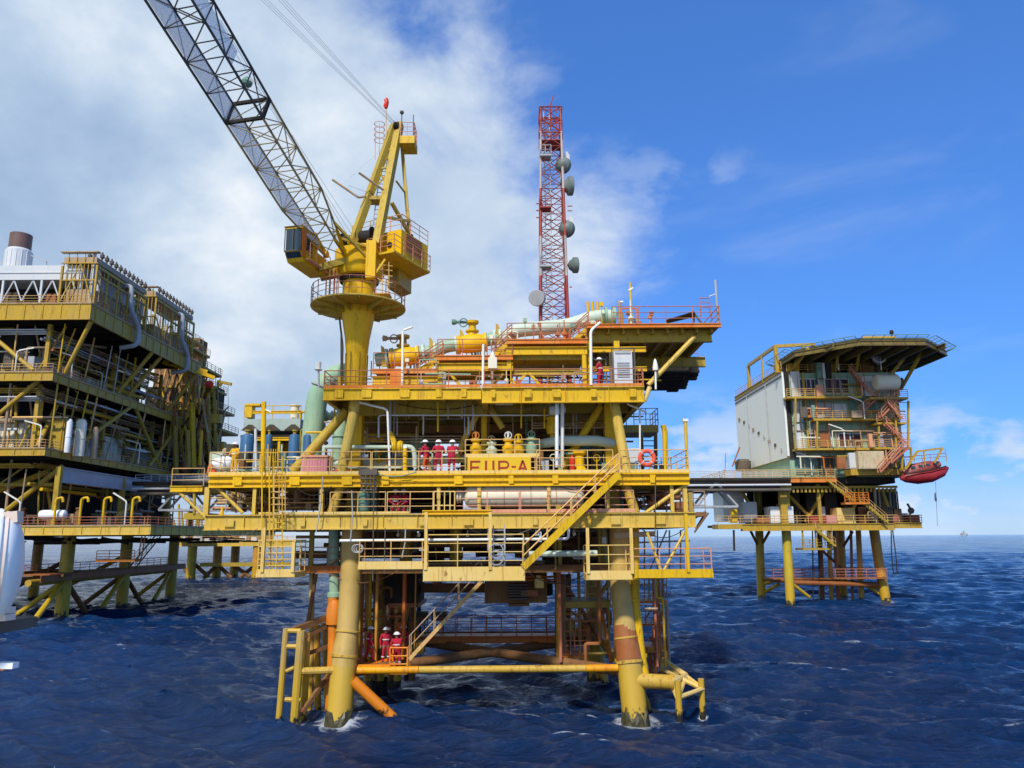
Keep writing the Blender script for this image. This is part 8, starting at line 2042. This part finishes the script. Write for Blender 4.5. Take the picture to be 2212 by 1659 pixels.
for p, q in (((1690, 1056, 121), (1760, 1128, 121)), ((1780, 1058, 121), (1740, 1128, 121)), ((1905, 1060, 121), (1930, 1128, 121)), ((1600, 1056, 122), (1640, 1128, 122)), ((1860, 1060, 121), (1830, 1128, 121))):
    m = MB(); m.tube(A(*p), A(*q), .28, n=8); m.build('deck_brace', 'old_yellow', RP_)
# pipework and gear on the quarters front and stair side
rq = random.Random(17)
for i in range(46):
    u = rq.uniform(1860, 1950) if i % 2 else rq.uniform(1720, 1860); v = rq.choice([855, 902, 965, 1012]); D = rq.uniform(114.5, 117.2); p = A(u, v, D); hgt = rq.uniform(.7, 2.6); m = MB(); t_ = rq.random()
    if t_ < .45: m.box(p.x, p.x + rq.uniform(.4, 1.6), D, D + .5, p.z, p.z + hgt)
    elif t_ < .75: m.pipe([p, p + V((0, 0, hgt)), p + V((rq.uniform(-3, 3), 0, hgt)), p + V((3.2, .4, hgt))], rq.uniform(.06, .14), 6)
    else: m.bar(p, p + V((0, 0, 3.4)), rq.uniform(.1, .2))
    m.build('wall_gear', rq.choice(['scaffold', 'mint_dark', 'yellow_dull', 'rust', 'rail_pink', 'grey', 'cream', 'greydark', 'orange']), RP_)
for i in range(26):
    u = rq.uniform(1610, 1960); D = rq.uniform(119, 126); p = A(u, 1130, D); hgt = rq.uniform(.8, 3.6); m = MB()
    if i % 3: m.box(p.x, p.x + rq.uniform(.4, 1.8), D, D + .8, zq + .003, zq + hgt)
    else: m.pipe([V((p.x, D, zq)), V((p.x, D, zq + hgt)), V((p.x + 2, D, zq + hgt)), V((p.x + 2, D, zq + 5))], .12, 7)
    m.build('deck_gear', rq.choice(['scaffold', 'greydark', 'yellow_dull', 'rust', 'brown', 'grey_light', 'redwhite', 'shadow_dark']), RP_)
# lifeboat
LBt = thing('lifeboat', 'dark red enclosed lifeboat hung in a yellow davit at the right', 'lifeboat', A(1990, 1048, 113))
hull = [(1945, 1034, .2), (1955, 1032, .7), (1980, 1031, 1.0), (2010, 1027, 1.0), (2034, 1019, .75), (2048, 1010, .18)]
m = MB(); c0 = [A(u, v, 113) for u, v, r in hull]; m.sweep(c0, [r for *_, r in hull], 16); 
m.v = [(x, y, z if z < 1e9 else z) for x, y, z in m.v]; m.build('hull', 'lifeboat', LBt)
m = MB(); c0 = [A(u - 6, v - 4, 113) for u, v in ((1958, 1026), (1975, 1018), (2010, 1012), (2036, 1006))]; m.sweep(c0, [.4, .8, .85, .4], 14); m.build('canopy', 'redwhite', LBt)
for u in (1974, 1990, 2006, 2022):
    m = MB(); p = A(u, 1009 - (u - 1974) * .17, 112); m.box(p.x - .28, p.x + .28, 112.1, 112.25, p.z - .16, p.z + .16); m.build('window', 'glass', LBt)
m = MB(); m.sweep([A(1956, 1024, 112.0), A(1985, 1020, 111.85), A(2015, 1015, 111.85), A(2044, 1007, 112.2)], [.1] * 4, 8); m.build('fender_strip', 'black', LBt)
m = MB(); m.bar(A(1955, 1014, 112), A(1982, 975, 112), .3); m.bar(A(1982, 975, 112), A(2036, 968, 112), .28); m.bar(A(2036, 968, 112), A(2018, 1000, 112), .25); m.bar(A(1996, 975, 112), A(1998, 1005, 112), .15); m.bar(A(1948, 1014, 113), A(1950, 985, 113), .25); m.tube(A(2042, 968, 112), A(2045, 998, 112), .06, n=5); m.build('davit', 'old_yellow', LBt)
m = MB(); m.rail([A(1958, 1000, 112), A(2045, 992, 112)], .9, 1.3, .05, 1, 4); m.build('handrail', 'rail_red', LBt)
m = MB(); m.tube(A(2021, 1040, 113), A(2025, 1136, 113), .03, n=4); m.lathe(A(2022, 1084, 113), (0, 0, 1), [(0, .05), (.3, .16), (1.0, .12), (1.4, .03)], 8); tag(m.build('painter_line', 'greydark'), 'thin line with a dark float hanging below the lifeboat', 'line')
# tiny rig at the horizon
Dh = 5200; p = AZ(2084, 1158, 0); p = V((A(2084, 1150, Dh).x, Dh, 0)); k_ = Dh / 1700
RG = thing('distant_rig', 'tiny drilling rig on the horizon at the far right', 'rig', p)
m = MB(); m.box(p.x - 7 * k_, p.x + 7 * k_, Dh, Dh + 20, 8, 8 + 2.6 * k_); m.box(p.x - 4 * k_, p.x + 2 * k_, Dh + 1, Dh + 19, 8.1 + 2.6 * k_, 8 + 5 * k_)
for dx_ in (-5, 5): m.box(p.x + dx_ * k_ - 3, p.x + dx_ * k_ + 3, Dh + 2, Dh + 8, -3, 8)
m.build('hull', 'grey', RG)
m = MB(); m.bar((p.x - 1 * k_, Dh + 5, 8 + 5 * k_), (p.x - 1 * k_, Dh + 5, 8 + 9 * k_), 6); m.build('derrick', 'grey', RG)
# ------------------------------------------------------------------ people
def make_person(name, label, cloth, pose, loc, rotz, helmet='helmet', group='platform workers', helmet_on=True, tape=True, trousers=None):
    J, E, RAD = [], [], []
    def v(p, r, parent=None):
        J.append(V(p)); RAD.append(r); k = len(J) - 1
        if parent is not None: E.append((parent, k))
        return k
    sit = pose == 'sit'
    dz = -.52 if sit else 0
    pel = v((0, 0, .95 + dz), .15)
    lean = {'lean': .10, 'reach': .06, 'sit': .12}.get(pose, .02)
    ab = v((0, lean * .4, 1.13 + dz), .145, pel); ch = v((0, lean, 1.34 + dz), .165, ab); ne = v((0, lean + .01, 1.49 + dz), .062, ch)
    hd = v((0, lean + .02, 1.60 + dz), .088, ne); v((0, lean + .02, 1.70 + dz), .092, hd)
    v((0, lean + .125, 1.61 + dz), .016, hd)
    hands = []
    for s in (-1, 1):
        sh = v((s * .19, lean, 1.42 + dz), .078, ch)
        if pose == 'lean': el, wr = (s * .30, lean + .14, 1.20), (s * .22, lean + .38, 1.12)
        elif pose == 'reach': el, wr = ((s * .30, lean + .22, 1.32), (s * .22, lean + .46, 1.38)) if s > 0 else ((s * .27, lean + .02, 1.16), (s * .26, lean + .14, .94))
        elif pose == 'sit': el, wr = (s * .28, lean + .10, 1.18), (s * .14, lean + .34, 1.06)
        elif pose == 'carry': el, wr = (s * .29, lean + .04, 1.16), (s * .13, lean + .26, 1.10)
        else: el, wr = (s * .27, lean + .01, 1.16), (s * .27, lean + .10, .92)
        e_ = v((el[0], el[1], el[2] + dz), .054, sh); w_ = v((wr[0], wr[1], wr[2] + dz), .036, e_)
        d = (J[w_] - J[e_]).normalized(); side = d.cross(V((0, 0, 1)) if abs(d.z) < .8 else V((0, 1, 0))).normalized(); nrm = side.cross(d)
        pa = v(J[w_] + d * .07, .034, w_)
        hands.append((J[w_].copy(), d))
        for fi, L in ((-1.5, .062), (-.5, .075), (.5, .072), (1.5, .055)):
            b = v(J[pa] + d * .035 + side * (fi * .019), .011, pa); b2 = v(J[b] + d * (L * .5) - nrm * .012, .010, b); v(J[b2] + d * (L * .4) - nrm * .025, .008, b2)
        tb = v(J[w_] + d * .045 + side * (-s * .042), .012, w_); v(J[tb] + d * .04 + side * (-s * .012), .010, tb)
        hip = v((s * .095, 0, .90 + dz), .105, pel)
        if sit: kn, an, to = (s * .14, .42, .93 + dz), (s * .14, .46, .10), (s * .15, .62, .05)
        elif pose == 'step': kn, an, to = (s * .11, .12 * s + .06, .50), (s * .11, .16 * s, .09), (s * .12, .16 * s + .15, .05)
        else: kn, an, to = (s * .12, .04, .50), (s * .13, 0, .10), (s * .15, .14, .05)
        k_ = v(kn, .068, hip); a_ = v(an, .052, k_); v(to, .042, a_)
    me = bpy.data.meshes.new('body_cage'); me.from_pydata(J, E, [])
    o = bpy.data.objects.new('body_cage', me); COL.objects.link(o)
    sk = o.modifiers.new('skin', 'SKIN'); sk.use_smooth_shade = True
    for i, sv in enumerate(me.skin_vertices[0].data): sv.radius = (RAD[i], RAD[i]); sv.use_root = (i == 0)
    ss = o.modifiers.new('sub', 'SUBSURF'); ss.levels = 1; ss.render_levels = 1
    dg = bpy.context.evaluated_depsgraph_get()
    bm = bpy.data.meshes.new_from_object(o.evaluated_get(dg))
    bpy.data.objects.remove(o)
    bm.name = 'body'; bm.materials.clear()
    for k in (cloth, 'skin', 'boot', trousers or cloth): bm.materials.append(M[k])
    for p in bm.polygons:
        c = p.center; i = 0
        if c.z > 1.505 + dz: i = 1
        for (w0, d) in hands:
            if (c - w0).dot(d) > .02 and (c - w0).length < .24: i = 1
        if i == 0 and c.z < .98 + dz and abs(c.x) < .22: i = 3
        if c.z < .115: i = 2
        p.material_index = i
    t = thing(name, label, 'person', loc, group)
    t.rotation_euler = (0, 0, rotz); t.scale = (1.28, 1.2, 1.12)
    b = bpy.data.objects.new('body', bm); COL.objects.link(b); b.parent = t
    def part(m, nm, mat, sc=(1, 1, 1)):
        ob = m.build(nm, mat, None); ob.location = WL[ob.name]; ob.parent = t; return ob
    hx = V((0, lean + .02, 1.68 + dz))
    m = MB(); m.lathe(hx, (0, 0, 1), [(0, .165), (.015, .165), (.02, .135), (.07, .125), (.11, .09), (.135, .03)], 16); m.box(-.09, .09, hx.y + .1, hx.y + .21, hx.z + .0, hx.z + .018); part(m, 'helmet', helmet)
    m = MB()
    for s in (-1, 1): m.ball((s * .034, lean + .108, 1.635 + dz), .013, (1, .6, .8), 8, 5); m.ball((s * .094, lean + .02, 1.61 + dz), .024, (.4, .8, 1.2), 8, 5)
    m.box(-.024, .024, lean + .104, lean + .112, 1.548 + dz, 1.556 + dz); part(m, 'face', 'boot')
    if tape:
        m = MB()
        if not sit:
            for s in (-1, 1): m.lathe((s * .128, .015, .30), (0, 0, 1), [(0, .066), (.002, .074), (.05, .074), (.052, .066)], 12)
        m.lathe((0, lean * .6, 1.16 + dz), (0, 0, 1), [(0, .150), (.002, .172), (.05, .172), (.052, .150)], 14)
        part(m, 'reflective_tape', 'reflect')
    return t
def P3(u, D, z): p = A(u, 1000, D); return (p.x, D, z)
def at_u(u, v, D, z):
    p = A(u, v, D); return V((p.x, D, z))
make_person('person', 'worker in orange trousers reaching forward, leftmost of the main deck crew', 'cov_red', 'reach', at_u(921, 990, 44.6, zM), R(60), trousers='cov_orange')
make_person('person', 'worker in red coveralls seen from behind in the middle of the main deck crew', 'cov_red', 'carry', at_u(947, 990, 44.62, zM), R(10))
make_person('person', 'worker in red coveralls beside the name board, right of the main deck crew', 'cov_red', 'lean', at_u(975, 990, 44.6, zM), R(-20))
make_person('person', 'worker in yellow coveralls and white helmet next to the blue tanks', 'cov_yellow', 'carry', at_u(508, 985, 45.2, zM), R(150))
make_person('person', 'worker in orange striped coveralls at the bridge landing', 'cov_orange', 'stand', at_u(462, 1000, 53, A(384, 1052, 52).z), R(175))
make_person('person', 'seated worker in red with white helmet, left of the pair behind the lower rail', 'cov_red', 'sit', at_u(854, 1085, 45.0, zL), R(190))
make_person('person', 'seated worker in red with white helmet, right of the pair behind the lower rail', 'cov_red', 'sit', at_u(874, 1085, 45.2, zL), R(165))
make_person('person', 'worker in dark red standing alone beside the leg on the orange crew deck', 'cov_red', 'step', at_u(797, 1420, 47.6, zc_), R(-70))
make_person('person', 'worker in red standing in the middle of the orange crew deck', 'cov_red', 'stand', at_u(833, 1420, 47.2, zc_), R(200))
make_person('person', 'worker in red bending over the orange ladder basket', 'cov_red', 'reach', at_u(857, 1420, 46.3, zb_ + .0), R(20))
make_person('person', 'worker in red behind the orange ladder basket with a white helmet', 'cov_red', 'stand', at_u(872, 1420, 48.2, zc_), R(150))
make_person('person', 'worker in red crouched beside the grey cabinet on the upper deck', 'cov_red', 'carry', at_u(1297, 820, 45.2, zU), R(60))
make_person('person', 'worker in red on the second deck far end of the left platform', 'cov_red', 'stand', at_u(395, 1010, 141.5, A(395, 1020, 140).z), R(180), tape=False)
make_person('person', 'worker in red by the far stair of the left platform', 'cov_red', 'stand', at_u(372, 1010, 142.5, A(395, 1020, 140).z), R(120), tape=False)
m = MB(); a, b_ = at_u(846, 1100, 45.4, zL), at_u(884, 1100, 45.4, zL); m.box(a.x, b_.x, 44.95, 45.5, zL + .003, zL + .34); m.box(a.x - .03, b_.x + .03, 44.9, 45.55, zL + .343, zL + .38); tag(m.build('bench', 'scaffold'), 'low brown bench under the two seated workers', 'bench')
m = MB(); c = at_u(905, 1013, 44.7, zM); m.lathe(c, (0, 0, 1), [(0, .2), (.04, .24), (.28, .26), (.4, .12), (.42, .05)], 12); tag(m.build('kit_bag', 'black'), 'black kit bag at the feet of the worker in orange', 'bag')
# ------------------------------------------------------------------ white liferaft canister at the rail of our own vessel
LD = 4.0
ax = V((.83, .56, .0)).normalized(); rr = .268; c = A(50, 1220, LD) - ax * .10
LR = thing('liferaft_canister', 'large white liferaft canister cut by the left edge, closest to the camera', 'liferaft', c)
m = MB(); m.lathe(c, ax, [(-.75, .05), (-.74, .15), (-.70, .22), (-.60, .255), (-.06, .262), (-.05, .258), (0, .262), (.022, .258), (.045, .240), (.068, .205), (.086, .155), (.098, .095), (.104, .03)], 44); m.build('shell', 'gel', LR)
m = MB(); m.lathe(c + ax * -.055, ax, [(0, .25), (.0, .276), (.008, .280), (.038, .280), (.046, .276), (.047, .25)], 44); m.build('seam_flange', 'gel', LR)
m = MB(); m.lathe(c + ax * .002, ax, [(0, .25), (.001, .268), (.012, .268), (.013, .25)], 44); m.build('rim', 'strap', LR)
m = MB(); m.bar(A(-60, 1128, LD - .16), A(44, 1116, LD - .1), .10, .055); m.build('clamp', 'strap', LR)
for v in (1318, 1333): m = MB(); m.bar(A(-60, v + 2, LD - .05), A(23, v, LD - .05), .08, .03); m.build('clamp', 'strap', LR)
m = MB(); p = A(4, 1340, LD); m.box(p.x - .5, p.x + .02, LD - .1, LD + .25, p.z - .06, p.z - .005)
m.bar((p.x - .3, LD, p.z - .062), (p.x - .3, LD + .1, p.z - 1.4), .08); m.build('cradle', 'greydark', LR)
RLn = thing('bulwark_rail', 'white rail end with an orange underside at the lower left edge', 'rail', A(0, 1440, LD))
m = MB(); m.bar(A(-260, 1436, LD), A(34, 1437, LD), .05, .028); m.build('rail_bar', 'gel', RLn)
m = MB(); m.bar(A(-260, 1444, LD), A(14, 1444, LD), .045, .012); m.build('underside', 'orange', RLn)
m = MB(); p = A(-120, 1445, LD); m.bar(p + V((0, 0, -.01)), p + V((0, 0, -1.2)), .05); m.build('stanchion', 'gel', RLn)

sea = make_sea()
bpy.context.view_layer.update()
